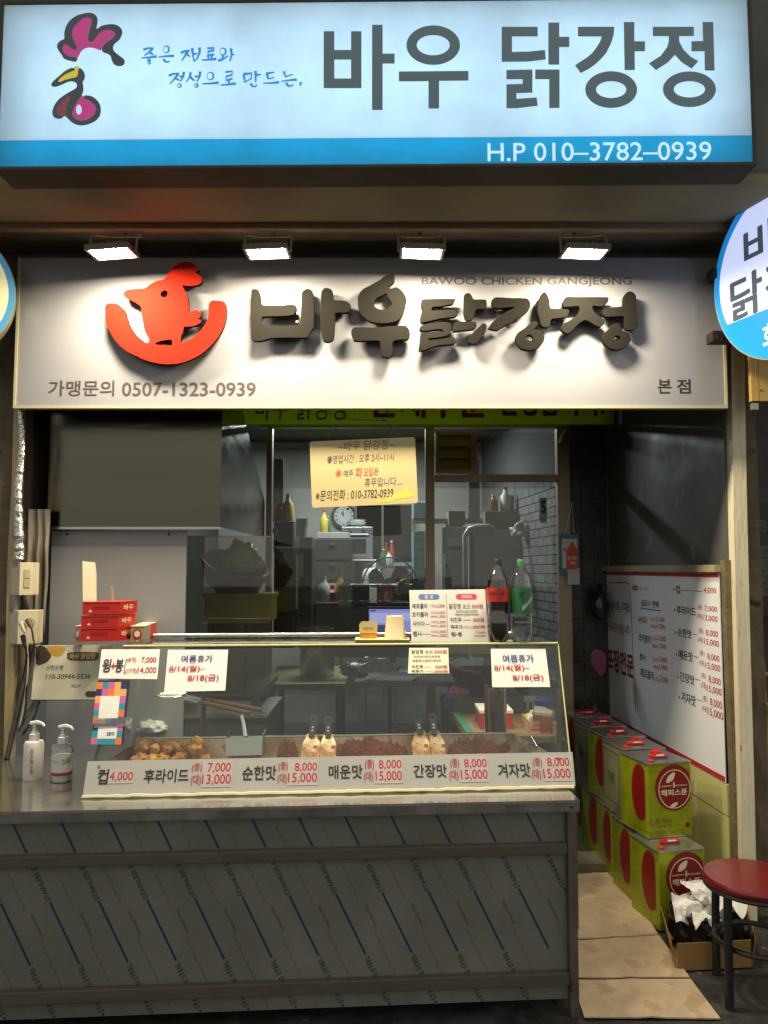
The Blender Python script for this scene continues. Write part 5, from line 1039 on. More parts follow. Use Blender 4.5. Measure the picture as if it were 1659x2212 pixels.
# ---- oil cans
def make_can(kind):
    o = T('oil_can', 'x', 'oil can', (0, 0, 0)); W, H = .119, .335
    LIME = M('can_lime', S(166, 176, 30), .3, .35, var=.22, vs=7, rvar=.12, bump=.22, bs=5, spots=(S(120, 122, 40), 13, .66)); GREYC = M('can_grey', S(140, 138, 104), .4, .2, var=.15); TIN = M('can_tin', (.52, .52, .50), .25, .9, var=.2, vs=5, bump=.1, bs=12)
    REDC = M('can_red', S(132, 22, 20), .4); REDP = M('red_plastic', S(206, 26, 18), .35)
    body = LIME if kind == 'lime' else GREYC
    c_ = .012; pol = [(-W + c_, -W), (W - c_, -W), (W, -W + c_), (W, W - c_), (W - c_, W), (-W + c_, W), (-W, W - c_), (-W, -W + c_)]
    def pr(mb, z0, z1, s): n = len(pol); mb.add([(x * s, y * s, z) for z in (z0, z1) for x, y in pol], [tuple(range(n - 1, -1, -1)), tuple(range(n, 2 * n))] + [(i, (i + 1) % n, n + (i + 1) % n, n + i) for i in range(n)])
    g = MB(); pr(g, .006, H - .004, 1); g.build('body', body, o)
    g = MB(); pr(g, 0, .0058, 1.015); g.build('bottom_seam', TIN, o); g = MB(); pr(g, H - .0038, H, 1.015); g.build('top_seam', TIN, o)
    g = MB(); pr(g, H + .0002, H + .003, .96); g.build('top_plate', TIN, o)
    for zb in (.030, H - .030): g = MB(); pr(g, zb, zb + .0035, 1.006); g.build('bead', body, o)
    MB().lathe([(.026, 0), (.026, .007), (.023, .009)], (.045, .06, H + .0032), 20).build('cap', REDP, o, smooth=True)
    MB().lathe([(.020, .0), (.020, .002)], (.045, .06, H + .0122), 16).build('cap_top', REDP, o, smooth=True)
    g = MB(); L = .042; R = .014; loop = [(L * math.copysign(1, math.cos(t)) * (1 if abs(math.cos(t)) > .5 else abs(math.cos(t)) * 2), -.03 + R * math.sin(t) , H + .012) for t in [k * math.pi / 8 for k in range(16)]]
    g.tube(loop, .0055, 8, closed=True); g.build('handle', REDP, o, smooth=True); MB().tube([(-.02, -.044, H + .016), (.02, -.044, H + .016)], .006, 8).build('handle_grip', M('grip_metal', (.8, .8, .78), .2, .9), o)
    MB().lathe([(.014, 0), (.014, .006), (.012, .008)], (-.078, -.088, H + .0032), 14).build('small_plug', REDP, o, smooth=True)
    f = Plane((0, -W, 0), (1, 0, 0), (0, 0, 1)); l = Plane((-W, 0, 0), (0, -1, 0), (0, 0, 1))
    if kind == 'lime':
        cl = []
        for k in range(48):
            t = 2 * math.pi * k / 48; cl.append((max(min(.022 + .098 * math.cos(t), W - c_), -W), .222 + .105 * math.sin(t)))
        shape('red_disc', [cl], f, REDC, o, lift=.0008, smooth=1)
        CRM = M('can_cream', S(226, 214, 178), .4); k_ = 40
        shape('ring', [[(.024 + .083 * math.cos(2 * math.pi * t / k_), .215 + .088 * math.sin(2 * math.pi * t / k_)) for t in range(k_)], [(.024 + .079 * math.cos(2 * math.pi * t / k_), .215 + .084 * math.sin(2 * math.pi * t / k_)) for t in range(k_)]], f, CRM, o, lift=.0014, smooth=1)
        text(o, '해피스푼', f, (-.046, .185, .090, .215), CRM, px=False, w=.04, lift=.0016); text(o, 'HAPPY  SPOON', f, (-.046, .226, .088, .234), CRM, px=False, w=.02, lift=.0016)
        shape('leaf', [[(-.018, .246), (-.008, .274), (.026, .292), (.024, .268), (.008, .250)]], f, CRM, o, lift=.002, smooth=3); shape('leaf', [[(-.004, .130), (.012, .150), (.040, .154), (.026, .136)]], f, CRM, o, lift=.002, smooth=3)
        MB().tube([(.021, -W - .002, .222), (.021, -W - .002, .246)], .003, 6).build('spoon_mark', CRM, o)
        BR = M('can_brown_ink', S(112, 84, 14), .5); text(o, '콩', f, (-.082, .062, -.056, .090), BR, px=False, w=.01); text(o, '식용유', f, (-.050, .066, .006, .084), BR, px=False, w=.01); text(o, 'Soybean Oil', f, (-.072, .048, .004, .058), BR, px=False); text(o, '18 L', f, (.0, .016, .028, .026), BR, px=False, w=.01)
        MB().disc(f, .088, .050, .012, .012, .0005, .0012, 16).build('seal_mark', REDC, o)
        ov = [(.062 + .072 * math.cos(2 * math.pi * k / 40), .195 + .128 * math.sin(2 * math.pi * k / 40)) for k in range(40)]
        shape('red_oval', [[(min(a, W - c_), b) for a, b in ov]], l, REDC, o, lift=.0008, smooth=1)
    else:
        BR = M('can_grey_ink', S(70, 68, 50), .5)
        for pl in (f, l): text(o, '콩식용유', pl, (-.04, .14, .04, .20), BR, px=False, w=.02)
        k = .095; g = MB()
        for (x0_, z0, x1_, z1) in ((-k, .05, k, .053), (-k, .30, k, .303), (-k, .0535, -k + .003, .2995), (k - .003, .0535, k, .2995)):
            g.plate(f, x0_, z0, x1_, z1, .0004, .001); g.plate(l, x0_, z0, x1_, z1, .0004, .001)
        g.build('printed_frame', BR, o)
    return o
cans = {'lime': make_can('lime'), 'grey': make_can('grey')}; used = set()
def put_can(kind, label, x, y, z, rz):
    o = cans[kind] if kind not in used else copy_tree(cans[kind]); used.add(kind)
    o.location = (x, y, z); o.rotation_euler = (0, 0, math.radians(rz)); tag(o, label, 'oil can', 'oil cans stacked along the right wall')
XC = 1.285
put_can('lime', 'nearest bottom lime oil can, behind the box with the bin bag', XC, 3.605, .008, 11)
put_can('lime', 'front lime oil can on the top row, red disc facing out', XC + .008, 3.755, .348, 13)
for i, (lab, y) in enumerate((('second bottom lime oil can, behind the nearest', 3.88), ('third bottom lime oil can along the passage', 4.145), ('fourth bottom lime oil can along the passage', 4.41), ('fifth bottom lime oil can deep in the passage', 4.675), ('farthest bottom lime oil can near the tiled wall', 4.94))):
    put_can('lime', lab, XC - .01 - .006 * i, y, .008, (6, 3, 6, 2, 5)[i])
put_can('grey', 'grey oil can right behind the front one on the top row', XC - .005, 4.03, .348, 7)
put_can('lime', 'third oil can of the top row, between the two grey ones', XC - .012, 4.30, .348, 9)
put_can('grey', 'farther grey oil can of the top row', XC - .022, 4.57, .348, 5)
put_can('lime', 'last oil can of the top row, farthest from the street', XC - .035, 4.85, .348, 9)

# ================================================================ FLOOR THINGS
CARD = M('flat_cardboard', S(196, 172, 142), .75, var=.22, vs=9, bump=.25, bs=40, spots=(S(172, 148, 118), 8, .56))
def sheet_on_floor(label, q, z):
    P_ = [atz(u, v, z) for u, v in q]; o = T('cardboard_sheet', label, 'cardboard', sum(P_, Vector()) / 4, 'cardboard laid flat in the passage'); n = 10; g = MB(); vs = []
    for s in (0, 1):
        b = len(g.v)
        for j in range(n + 1):
            for i in range(n + 1):
                x, y = i / n, j / n; p = (P_[0] * (1 - x) + P_[1] * x) * (1 - y) + (P_[3] * (1 - x) + P_[2] * x) * y
                p = p + up * (.004 * noise.noise(Vector((p.x * 4, p.y * 4, z * 90))) + (0 if s else .005) + .003 * (abs(x - .5) < .04)); g.v.append(p)
        for j in range(n):
            for i in range(n):
                f = (b + j * (n + 1) + i, b + j * (n + 1) + i + 1, b + (j + 1) * (n + 1) + i + 1, b + (j + 1) * (n + 1) + i); g.f.append(f if s == 0 else f[::-1])
    m = n + 1
    ring = [i for i in range(n + 1)] + [j * m + n for j in range(1, n + 1)] + [n * m + i for i in range(n - 1, -1, -1)] + [j * m for j in range(n - 1, 0, -1)]
    for i in range(len(ring)): a, b = ring[i], ring[(i + 1) % len(ring)]; g.f.append((a, a + m * m, b + m * m, b)[::-1])
    g.build('sheet', CARD, o, smooth=True)
sheet_on_floor('nearest cardboard flap on the passage floor by the counter foot', [(1262, 2200), (1556, 2202), (1492, 2118), (1236, 2118)], .006)
sheet_on_floor('middle cardboard flap on the passage floor', [(1234, 2113), (1490, 2114), (1424, 2022), (1234, 2034)], .008)
sheet_on_floor('farthest cardboard flap on the passage floor', [(1230, 2030), (1422, 2020), (1332, 1884), (1236, 1890)], .012)
o = T('wooden_board', 'worn wooden board lying behind the cardboard', 'board', atz(1282, 1882, .03)); p, q = atz(1246, 1884, .01), atz(1336, 1884, .01)
g = MB(); g.box(p.x, q.x - .03, p.y + .02, p.y + .2, .008, .045); g.build('board', M('worn_board', S(120, 112, 96), .7, var=.4, vs=9, stretch=(1, 6, 6)), o)
# cardboard box with black bag and crumpled napkins
bx0, bx1, bx2, bx3 = (atz(u, v, 0.01) for u, v in ((1462, 2095), (1625, 2086), (1606, 2012), (1436, 2004)))
box = T('cardboard_box', 'open cardboard box holding the black bin bag', 'box', (bx0 + bx2) / 2); h = .105; n_in = .004
fl = [Vector((p.x, p.y, .005)) for p in (bx0, bx1, bx2, bx3)]; cen = sum(fl, Vector()) / 4
CBX = M('box_cardboard', S(150, 116, 66), .75, var=.15, vs=6)
g = MB(); g.add([p for p in fl] + [p + up * .004 for p in fl], [(0, 1, 2, 3), (4, 5, 6, 7)]); g.build('bottom', CBX, box)
for i in range(4):
    a, b = fl[i], fl[(i + 1) % 4]; inn = (cen - (a + b) / 2).normalized() * n_in; out = -(cen - (a + b) / 2).normalized() * (.02 if i else .004); inn.z = 0; out.z = 0
    t = up * h; e = (b - a).normalized() * .003
    g = MB(); g.hexa([a + e, b - e, b - e + inn, a + e + inn, a + e + t + out, b - e + t + out, b - e + t + out + inn, a + e + t + out + inn]); g.build('side', CBX, box)
BAG = M('black_bag', (.012, .012, .013), .22, bump=.6, bs=18)
bag = T('bin_bag', 'crumpled black bin bag sagging in the cardboard box', 'bin bag', cen + up * .02); import bmesh
bm = bmesh.new(); bmesh.ops.create_icosphere(bm, subdivisions=5, radius=1)
for v in bm.verts:
    d = v.co.copy(); k = 1 + .16 * noise.noise(d * 2.2) + .08 * abs(noise.noise(d * 6)) + .04 * abs(noise.noise(d * 14)); z = max(d.z * k, -.5)
    if z > .35: z = .7 - z + .12 * noise.noise(d * 5)
    v.co = Vector((d.x * k * .15, d.y * k * .125, z * .17))
me = bpy.data.meshes.new('bag'); bm.to_mesh(me); bm.free(); me.polygons.foreach_set('use_smooth', [True] * len(me.polygons)); ob = bpy.data.objects.new('film', me); COL.objects.link(ob); me.materials.append(BAG); ob.parent = bag; ob.location = (0.0, 0.0, .09)
NAP = M('napkin', (.82, .80, .76), .7, bump=.2, bs=30)
def crumple(label, p, r, seed, flat=.6):
    o = T('crumpled_napkin', label, 'napkin', p, 'used napkins in the bin bag'); g = MB(); n = 16; pl = Plane(p, (1, .3 * math.sin(seed), .1 * math.cos(seed * 3)), (0.2 * math.cos(seed), .8, .6 * math.sin(seed * 1.7) + .3))
    g.sheet(pl, lambda x, y: r * (.9 * noise.noise(Vector((x * 2.6 + seed, y * 2.6, seed))) + .35 * abs(noise.noise(Vector((x * 7, y * 7 + seed, 2)))) + flat * ((x - .5) ** 2 + (y - .5) ** 2)), -r, -r, r, r, n, n, .0012); g.build('tissue', NAP, o, smooth=True)
pb = cen + Vector((-.02, -.01, .15))
for lab, d, r, s in (('white crumpled napkin on top of the bin bag', (0, .03, .05), .07, 1.0), ('large folded white napkin lying over the bag edge', (.05, -.05, .035), .085, 2.3), ('small balled white napkin at the left of the bag', (-.075, -.03, .02), .06, 4.1), ('torn white napkin at the front of the bag', (-.03, -.10, .01), .055, 5.7), ('white napkin flap pointing right over the bag', (.11, .03, .03), .05, 7.2)):
    crumple(lab, pb + Vector(d), r, s)
# stool
sc = atz(1650, 1895, .46); sc = Vector((sc.x, sc.y, 0)); sr = .19
sc = Vector((at(1628, 1900, 2.98).x, 2.98, 0)); zt2 = at(1600, 1895, 2.98).z; sr = at(1525, 1895, 2.98).x; sr = sc.x - sr
o = T('round_stool', 'round stool with red seat and black legs at the right edge', 'stool', sc)
MB().lathe([(sr * .97, zt2 - .022), (sr, zt2 - .012), (sr, zt2 - .002), (sr * .97, zt2 + .006), (sr * .5, zt2 + .010), (.002, zt2 + .010)], sc, 48).build('seat', M('red_vinyl', S(108, 21, 23), .3, var=.15, vs=5, coat=.15), o, smooth=True)
g = MB(); g.tube([sc + Vector((sr * .96 * math.cos(t * math.pi / 16), sr * .96 * math.sin(t * math.pi / 16), zt2 - .030)) for t in range(32)], .009, 8, closed=True); STB = M('stool_black', (.02, .02, .02), .35, .3, var=.3, vs=10); g.build('seat_ring', STB, o, smooth=True)
for t in (-148, -58, 32, 122):
    t = math.radians(t); d = Vector((math.cos(t), math.sin(t), 0)); MB().tube([sc + d * sr * .90 + up * (zt2 - .03), sc + d * sr * .93 + up * .25, sc + d * sr * .95], .0155, 10).build('leg', STB, o, smooth=True); MB().tube([sc + d * sr * .95 + up * .0, sc + d * sr * .95 + up * .04], .016, 10).build('foot_cap', BLACK, o, smooth=True)
zr2 = .20; g = MB(); g.tube([sc + Vector((sr * .80 * math.cos(t * math.pi / 16), sr * .80 * math.sin(t * math.pi / 16), zr2)) for t in range(32)], .010, 8, closed=True); g.build('foot_ring', STB, o, smooth=True)
# ================================================================ ALCOVE: hood, splash board, banner, hanging sign
HOOD = M('hood_steel', (0.125, 0.115, 0.092), 0.2, 1.0, var=.12, vs=2, stretch=(.4, 1, 3), rvar=.06, bump=.35, bs=2.2)
Yh = 3.72; hx0, hx1 = at(106, 1000, Yh).x, at(478, 1000, Yh).x; hz0 = at(300, 1138, Yh).z; hz1 = 2.62
hood = T('range_hood', 'big stainless range hood hanging at the left of the stall', 'range hood', ((hx0 + hx1) / 2, Yh, hz0))
MB().box(hx0, hx1, Yh, Yh + .004, hz0, hz1).build('front_plate', HOOD, hood)
g = MB(); g.add([(hx1, Yh + .005, hz0), (hx1, YSF - .1, hz0), (hx1, YSF - .1, 2.02), (hx1, Yh + .25, hz1), (hx1, Yh + .005, hz1)], [(0, 1, 2, 3, 4)]); g.add([(hx1 - .004, Yh + .005, hz0), (hx1 - .004, YSF - .1, hz0), (hx1 - .004, YSF - .1, 2.02), (hx1 - .004, Yh + .25, hz1), (hx1 - .004, Yh + .005, hz1)], [(4, 3, 2, 1, 0)]); g.build('side_plate', HOOD, hood)
MB().box(hx0, hx0 + .004, Yh + .005, YSF - .1, hz0, hz1).build('side_plate', HOOD, hood)
MB().box(hx0, hx1, Yh - .003, Yh + .001, hz0 - .012, hz0 - .0005).build('bottom_lip', STEEL, hood)
g = MB(); g.quad((hx0, Yh + .25, hz1), (hx1 - .005, Yh + .25, hz1), (hx1 - .005, YSF - .1, 2.02), (hx0, YSF - .1, 2.02)); g.build('sloping_back', HOOD, hood)
Yw = 3.76; pw = facing((0, Yw, 0)); a, b, c, e = pw.box(107, 1146, 400, 1500); b = ZC - .2
sb = T('splash_board', 'plain grey-white board hung below the range hood', 'board', pw.pt((a + c) / 2, b))
MB().plate(pw, a, b, c, e, -.006, 0).build('sheet', M('greyish_board', (.26, .26, .275), .3, var=.08, vs=2), sb)
for u in (145, 365):
    a, b = pw.uv(u, 1154); MB().disc(pw, a, b, .006, .006, .001, .005, 10).build('screw', BLACK, sb); MB().tube([pw.pt(a, b, .003), pw.pt(a, b + .03, .004)], .0015, 6).build('hook', BLACK, sb)
# glass side screen right of the splash board
gs = T('glass_screen', 'dark glass screen right of the grey board', 'glass screen', at(480, 1500, 3.95)); ps = facing((0, 3.95, 0)); a, b, c, e = ps.box(402, 1160, 586, 1500)
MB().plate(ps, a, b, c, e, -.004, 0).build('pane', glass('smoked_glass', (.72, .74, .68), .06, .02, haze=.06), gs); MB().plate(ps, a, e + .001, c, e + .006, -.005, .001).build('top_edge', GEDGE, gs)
# lime banner
Yb_ = 4.95; pb_ = facing((0, Yb_, 0)); bn_ = T('lime_banner', 'lime green cloth banner hung behind the raised letter sign', 'banner', at(900, 916, Yb_))
a, b, c, e = pb_.box(515, 820, 1326, 917); LIMEB = translucent('lime_cloth', S(196, 214, 62), 0.55)
b2 = pb_.uv(1326, 911)[1]; g = MB(); g.sheet(pb_, lambda x, y: .006 * math.sin(x * 17) * (1 - y), a, b, c, e, 40, 6); g.build('cloth', LIMEB, bn_, smooth=True)
text(bn_, '바우 닭강정', pb_, (552, 852, 752, 908), M('banner_green_ink', S(60, 70, 26), .6), w=0, lift=.009, shear=.15)
text(bn_, '단체주문', pb_, (800, 836, 1052, 904), M('banner_pink', S(170, 58, 76), .6), w=.05, lift=.009); text(bn_, '환영합니다.', pb_, (1078, 834, 1305, 900), M('banner_grey', S(66, 70, 62), .6), w=.05, lift=.009)
# hanging whiteboard notice
Yn = 3.53; A_, B_ = at(668, 954, Yn), at(896, 944, Yn); D_ = at(674, 1097, Yn); PN = Plane(at(674, 1097, Yn), B_ - A_, (0, 0, 1))
hs = T('hanging_notice', 'cream handwritten opening hours board hanging on a string', 'notice board', at(786, 1090, Yn))
w_, h_ = PN.uv(903, 1086)[0], PN.uv(668, 954)[1]; r = .012; CRB = M('cream_board', S(184, 168, 122), .45, var=.05, vs=3)
ol = []
for (cx, cy, t0) in ((w_ - r, r, -90), (w_ - r, h_ - r, 0), (r, h_ - r, 90), (r, r, 180)):
    for k in range(5): t = math.radians(t0 + 22.5 * k); ol.append((cx + r * math.cos(t), cy + r * math.sin(t)))
shape('board', [ol], PN, CRB, hs, depth=.004, lift=-.004, smooth=1)
IN1 = M('marker_grey', S(74, 78, 84), .6); IN2 = M('marker_red', S(196, 70, 40), .6); IN3 = M('marker_black', S(48, 40, 32), .6)
for s, bx, m, w in (('~바우 닭강정~', (730, 951, 852, 972), IN1, -.008), ('◉영업시간 : 오후 2시~11시', (707, 981, 852, 999), IN1, -.004), ('※', (725, 1015, 738, 1031), IN2, .0), ('매주', (742, 1015, 763, 1030), IN1, 0), ('화', (767, 1010, 783, 1032), IN2, .012), ('요일', (785, 1010, 806, 1029), IN2, .005), ('은', (807, 1011, 818, 1026), IN1, 0), ('휴무입니다....', (787, 1031, 868, 1050), IN1, .0), ('※문의전화 : 010-3782-0939', (682, 1056, 850, 1079), IN3, .0)):
    text(hs, s, PN, bx, m, w=w, lift=.0008, shear=.18)
a, b = PN.uv(828, 1085)[0], PN.uv(828, 1085)[1]
shape('bridge_drawing', [[PN.uv(*p) for p in ((812, 1086), (812, 1080), (832, 1079), (840, 1068), (862, 1062), (872, 1058), (874, 1052), (880, 1052), (881, 1060), (892, 1062), (893, 1072), (876, 1076), (856, 1078), (846, 1084))]], PN, M('pale_yellow_print', S(214, 184, 84), .5), hs, lift=.0005, smooth=1)
g = MB(); t = at(738, 905, Yn); t2 = at(835, 909, Yn)
g.tube([PN.px(708, 950, .002), t], .0016, 6); g.tube([PN.px(858, 944, .002), t2], .0016, 6); g.build('string', M('string', S(96, 92, 78), .7), hs)
g = MB(); g.tube([t, t2], .0022, 6); g.tube([at(835, 880, Yn), at(838, 898, Yn), at(832, 908, Yn), at(824, 903, Yn)], .003, 6); g.tube([at(738, 880, Yn), t], .002, 6); g.build('wire_hook', DARKST, hs)
# tags hanging on the tiled wall
Yt_ = 5.10; pt_ = facing((0, Yt_, 0)); o = T('hanging_tag', 'teal and white gift voucher card hanging from a white loop', 'card', pt_.px(1228, 1240))
a, b, c, e = pt_.box(1209, 1154, 1251, 1241); MB().plate(pt_, a, b, c, e, -.003, 0).build('card', M('teal_card', S(42, 122, 132), .4), o)
a2, b2, c2_, e2 = pt_.box(1214, 1164, 1247, 1228); MB().plate(pt_, a2, b2, c2_, e2, .0005, .0015).build('white_field', PAPER, o); text(o, '온누리', pt_, (1216, 1184, 1232, 1192), INK, w=.03, lift=.002)
g = MB(); g.tube([pt_.px(1221, 1150, .002), pt_.px(1236, 1084, .004), pt_.px(1239, 1150, .002)], .003, 6); g.build('loop', WHITE, o)
o = T('hanging_tag', 'orange house-shaped voucher tag over the teal card', 'tag', pt_.px(1236, 1230)); shape('card', [[pt_.uv(*p) for p in ((1223, 1229), (1247, 1230), (1247, 1190), (1236, 1169), (1223, 1192))]], pt_, M('orange_tag', S(206, 78, 34), .45), o, depth=.003, lift=.006, smooth=1)
text(o, '온누리상품권', pt_, (1225, 1201, 1246, 1209), WINK, w=.03, lift=.0098); text(o, '가맹점', pt_, (1229, 1212, 1242, 1220), WINK, w=.03, lift=.0098)
o = T('receipt_slip', 'white paper slip hanging below the orange tag', 'paper slip', pt_.px(1238, 1263)); a, b, c, e = pt_.box(1226, 1226, 1252, 1263); MB().plate(pt_, a, b, c, e, .0018, .003).build('sheet', M('slip_paper', (.5, .54, .56), .6), o)
o = T('pink_cloth', 'round pink cloth hanging on the dark wall by the menu board', 'cloth', at(1290, 1458, 4.9)); pk_ = facing((0, 4.9, 0)); shape('cloth', [[pk_.uv(*p) for p in ((1280, 1440), (1276, 1425), (1279, 1409), (1291, 1402), (1304, 1410), (1309, 1430), (1305, 1452), (1294, 1459))]], pk_, M('pink_fabric', S(140, 70, 96), .8, var=.2), o, depth=.02, lift=0, bevel=.006)
o = T('lamp_cap', 'ragged brown lamp cap on top of the tiled wall', 'lamp cap', at(1228, 955, 5.1)); MB().lathe([(.07, 0), (.055, .05), (.02, .09), (.015, .12)], at(1228, 958, 5.1), 14).build('cone', M('brown_cap', S(112, 92, 62), .7, var=.4), o, smooth=True)
o = T('dark_bag', 'black plastic bag hanging against the tiled wall', 'bag', at(1294, 1330, 5.05)); g = MB(); c = at(1296, 1300, 5.06); g.lathe([(.01, -.12), (.045, -.10), (.06, -.03), (.045, .04), (.02, .09), (.01, .12)], c, 14); g.build('film', BAG, o, smooth=True)

# ================================================================ THINGS BEHIND THE CASE
WOODT = M('table_wood', S(120, 92, 56), .5, var=.3, vs=5, stretch=(1, 5, 5)); OILC = M('oil_cardboard', S(150, 136, 84), .7, var=.2)
def table(name, label, x0, x1, y0, y1, z, mat, legm, th=.03):
    o = T(name, label, 'table', ((x0 + x1) / 2, (y0 + y1) / 2, 0)); MB().box(x0, x1, y0, y1, z - th, z).build('top', mat, o)
    for x in (x0 + .02, x1 - .06):
        for y in (y0 + .02, y1 - .06): MB().box(x, x + .04, y, y + .04, .007, z - th - .001).build('leg', legm, o)
    return o
zt1 = .80; q0, q1 = atz(574, 1480, zt1), atz(745, 1478, zt1)
table('low_table', 'dark low table behind the case with cardboard on top', q0.x, q1.x, q0.y, q0.y + .55, zt1 - .004, WOODT, DARKST)
q3, q2 = atz(602, 1440, zt1), atz(750, 1438, zt1); o = T('table_cardboard', 'printed cardboard sheet on the low table under the pot', 'cardboard', (q0 + q2) / 2); g = MB(); lo4 = [q0 + Vector((-.02, -.02, 0)), q1 + Vector((.01, -.02, 0)), q2, q3]
g.hexa([p + up * .001 for p in lo4] + [p + up * .007 for p in lo4]); g.build('sheet', OILC, o)
pc = (q0 + q1) / 2; plt = Plane(Vector((q0.x, q0.y, zt1 + .008)), (1, 0, 0), (0, 1, 0)); MB().disc(plt, .22, .12, .09, .05, 0, .0008, 24).build('printed_ring', M('carton_brown_ink', S(104, 60, 44), .6), o)
c = atz(683, 1462, zt1 + .008); c = Vector((c.x, c.y + .08, zt1 + .0085)); o = T('stock_pot', 'tall steel stock pot standing on the cardboard', 'pot', c)
R_ = .125; MB().lathe([(R_ * .97, 0), (R_, .01), (R_, .33), (R_ * 1.03, .335), (R_ * 1.03, .34), (R_ * .97, .34), (R_ * .96, .02)], c, 28, cap=False).build('body', STEEL, o, smooth=True)
MB().lathe([(R_ * .96, .018), (.001, .018)], c, 28, cap=False).build('bottom', STEEL, o); MB().tube([c + Vector((-R_ - .001, 0, .27)), c + Vector((-R_ - .03, 0, .28)), c + Vector((-R_ - .03, 0, .25)), c + Vector((-R_ - .001, 0, .24))], .005, 6).build('handle', STEEL, o)
table('side_cabinet', 'dark steel bench left of the low table', at(430, 1490, 4.0).x, at(566, 1490, 4.0).x, 4.0, 4.6, at(500, 1492, 4.0).z, DARKST, DARKST)
# dark worktop behind, with papers, monitor
zk = .93; Yk = 4.75
kt = table('work_table', 'dark work table with grey legs in front of the storefront', at(770, 1450, Yk).x, at(1020, 1450, Yk).x, Yk - .25, Yk + .3, zk, DARKST, M('grey_leg', S(92, 96, 108), .5))
o = T('paper_stack', 'stack of bluish papers on the dark work table', 'papers', Vector((at(842, 1448, 4.62).x, 4.62, zk))); p = Vector((at(842, 1448, 4.62).x, 4.62, zk + .001))
for k in range(4): MB().obox(p + Vector((.006 * k, .004 * k, .004 + .006 * k)), (.14, .10, .0027), Matrix.Rotation(.1 * k - .15, 3, 'Z')).build('paper', M('blue_white_paper', (.5, .56, .62), .6), o)
o = T('plastic_bag', 'grey translucent plastic bag lying on the dark work table', 'bag', Vector((at(800, 1448, 4.75).x, 4.8, zk))); bm = bmesh.new(); bmesh.ops.create_icosphere(bm, subdivisions=4, radius=1)
for v in bm.verts: d = v.co.copy(); k = 1 + .3 * noise.noise(d * 2) + .12 * abs(noise.noise(d * 7)); v.co = Vector((d.x * k * .17, d.y * k * .10, max(d.z, -.4) * k * .07 + .03))
me = bpy.data.meshes.new('bag'); bm.to_mesh(me); bm.free(); ob = bpy.data.objects.new('film', me); COL.objects.link(ob); me.materials.append(M('grey_film', (.16, .16, .16), .25, bump=.4, bs=30)); ob.parent = o
o = T('computer_monitor', 'computer monitor showing a pale blue ordering screen', 'monitor', at(842, 1385, 4.9)); pm_ = facing((0, 4.88, 0)); a, b, c, e = pm_.box(793, 1311, 905, 1378)
MB().plate(pm_, a, b, c, e, -.03, 0).build('bezel', BLACK, o); a, b, c, e = pm_.box(797, 1316, 901, 1374); MB().plate(pm_, a, b, c, e, .0005, .002).build('screen', M('screen_blue', S(128, 136, 200), .3, emit=.5, ecol=S(140, 150, 220)), o)
for (u0, v0, u1, v1, m) in ((799, 1318, 812, 1321, 'd'), (800, 1324, 838, 1346, 'l'), (842, 1324, 900, 1340, 'l'), (800, 1350, 838, 1372, 'g'), (842, 1344, 870, 1372, 'l')):
    a, b, c, e = pm_.box(u0, v0, u1, v1); MB().plate(pm_, a, b, c, e, .0022, .003).build('window_block', M('screen_' + m, {'d': S(50, 60, 130), 'l': S(170, 176, 224), 'g': S(70, 76, 110)}[m], .3, emit=.5), o)
MB().box(at(842, 1380, 4.9).x - .03, at(842, 1380, 4.9).x + .03, 4.89, 4.93, zk + .012, at(842, 1378, 4.9).z).build('stand_neck', BLACK, o); MB().box(at(842, 1380, 4.9).x - .1, at(842, 1380, 4.9).x + .1, 4.83, 4.97, zk + .001, zk + .011).build('stand_foot', BLACK, o)
# green-edged prep table at the right with rags, cartons, jar, basket
zp = .80; P_ = [atz(u, v, zp) for u, v in ((1010, 1590), (1200, 1590), (1180, 1502), (950, 1502))]; o = T('prep_table', 'prep table with green edge behind the right of the case', 'table', sum(P_, Vector()) / 4)
g = MB(); g.hexa([p - up * .03 for p in P_] + P_); g.build('top', M('prep_top', S(134, 112, 74), .6, var=.25), o); e0 = [P_[0], P_[0] + Vector((.035, 0, 0)), P_[3] + Vector((.045, 0, 0)), P_[3]]; g = MB(); g.hexa([p + up * .001 for p in e0] + [p + up * .008 for p in e0]); g.build('green_edge', M('green_mat', S(38, 118, 96), .5), o)
for p in P_: q = p + (sum(P_, Vector()) / 4 - p) * .08; MB().box(q.x - .02, q.x + .02, q.y - .02, q.y + .02, .007, zp - .031).build('leg', DARKST, o)
def lump(name, label, cat, c, sx, sy, sz, mat, seed, rough=.3):
    o = T(name, label, cat, c); bm = bmesh.new(); bmesh.ops.create_icosphere(bm, subdivisions=4, radius=1)
    for v in bm.verts: d = v.co.copy(); k = 1 + rough * noise.noise(d * 2 + Vector((seed, 0, 0))) + rough * .5 * abs(noise.noise(d * 6 + Vector((0, seed, 0)))); v.co = Vector((d.x * k * sx, d.y * k * sy, (max(d.z, -.5) + .5) * k * sz))
    me = bpy.data.meshes.new(name); bm.to_mesh(me); bm.free(); me.polygons.foreach_set('use_smooth', [True] * len(me.polygons)); ob = bpy.data.objects.new('cloth', me); COL.objects.link(ob); me.materials.append(mat); ob.parent = o; return o
c = atz(990, 1532, zp); lump('blue_rag', 'crumpled violet-blue rag on the prep table', 'rag', c, .085, .09, .055, M('violet_cloth', S(62, 62, 140), .8), 2.0); lump('pink_rag', 'pink rag lying on top of the blue rag', 'rag', c + Vector((.01, .01, .075)), .06, .05, .028, M('rag_pink', S(166, 66, 104), .8), 5.0)
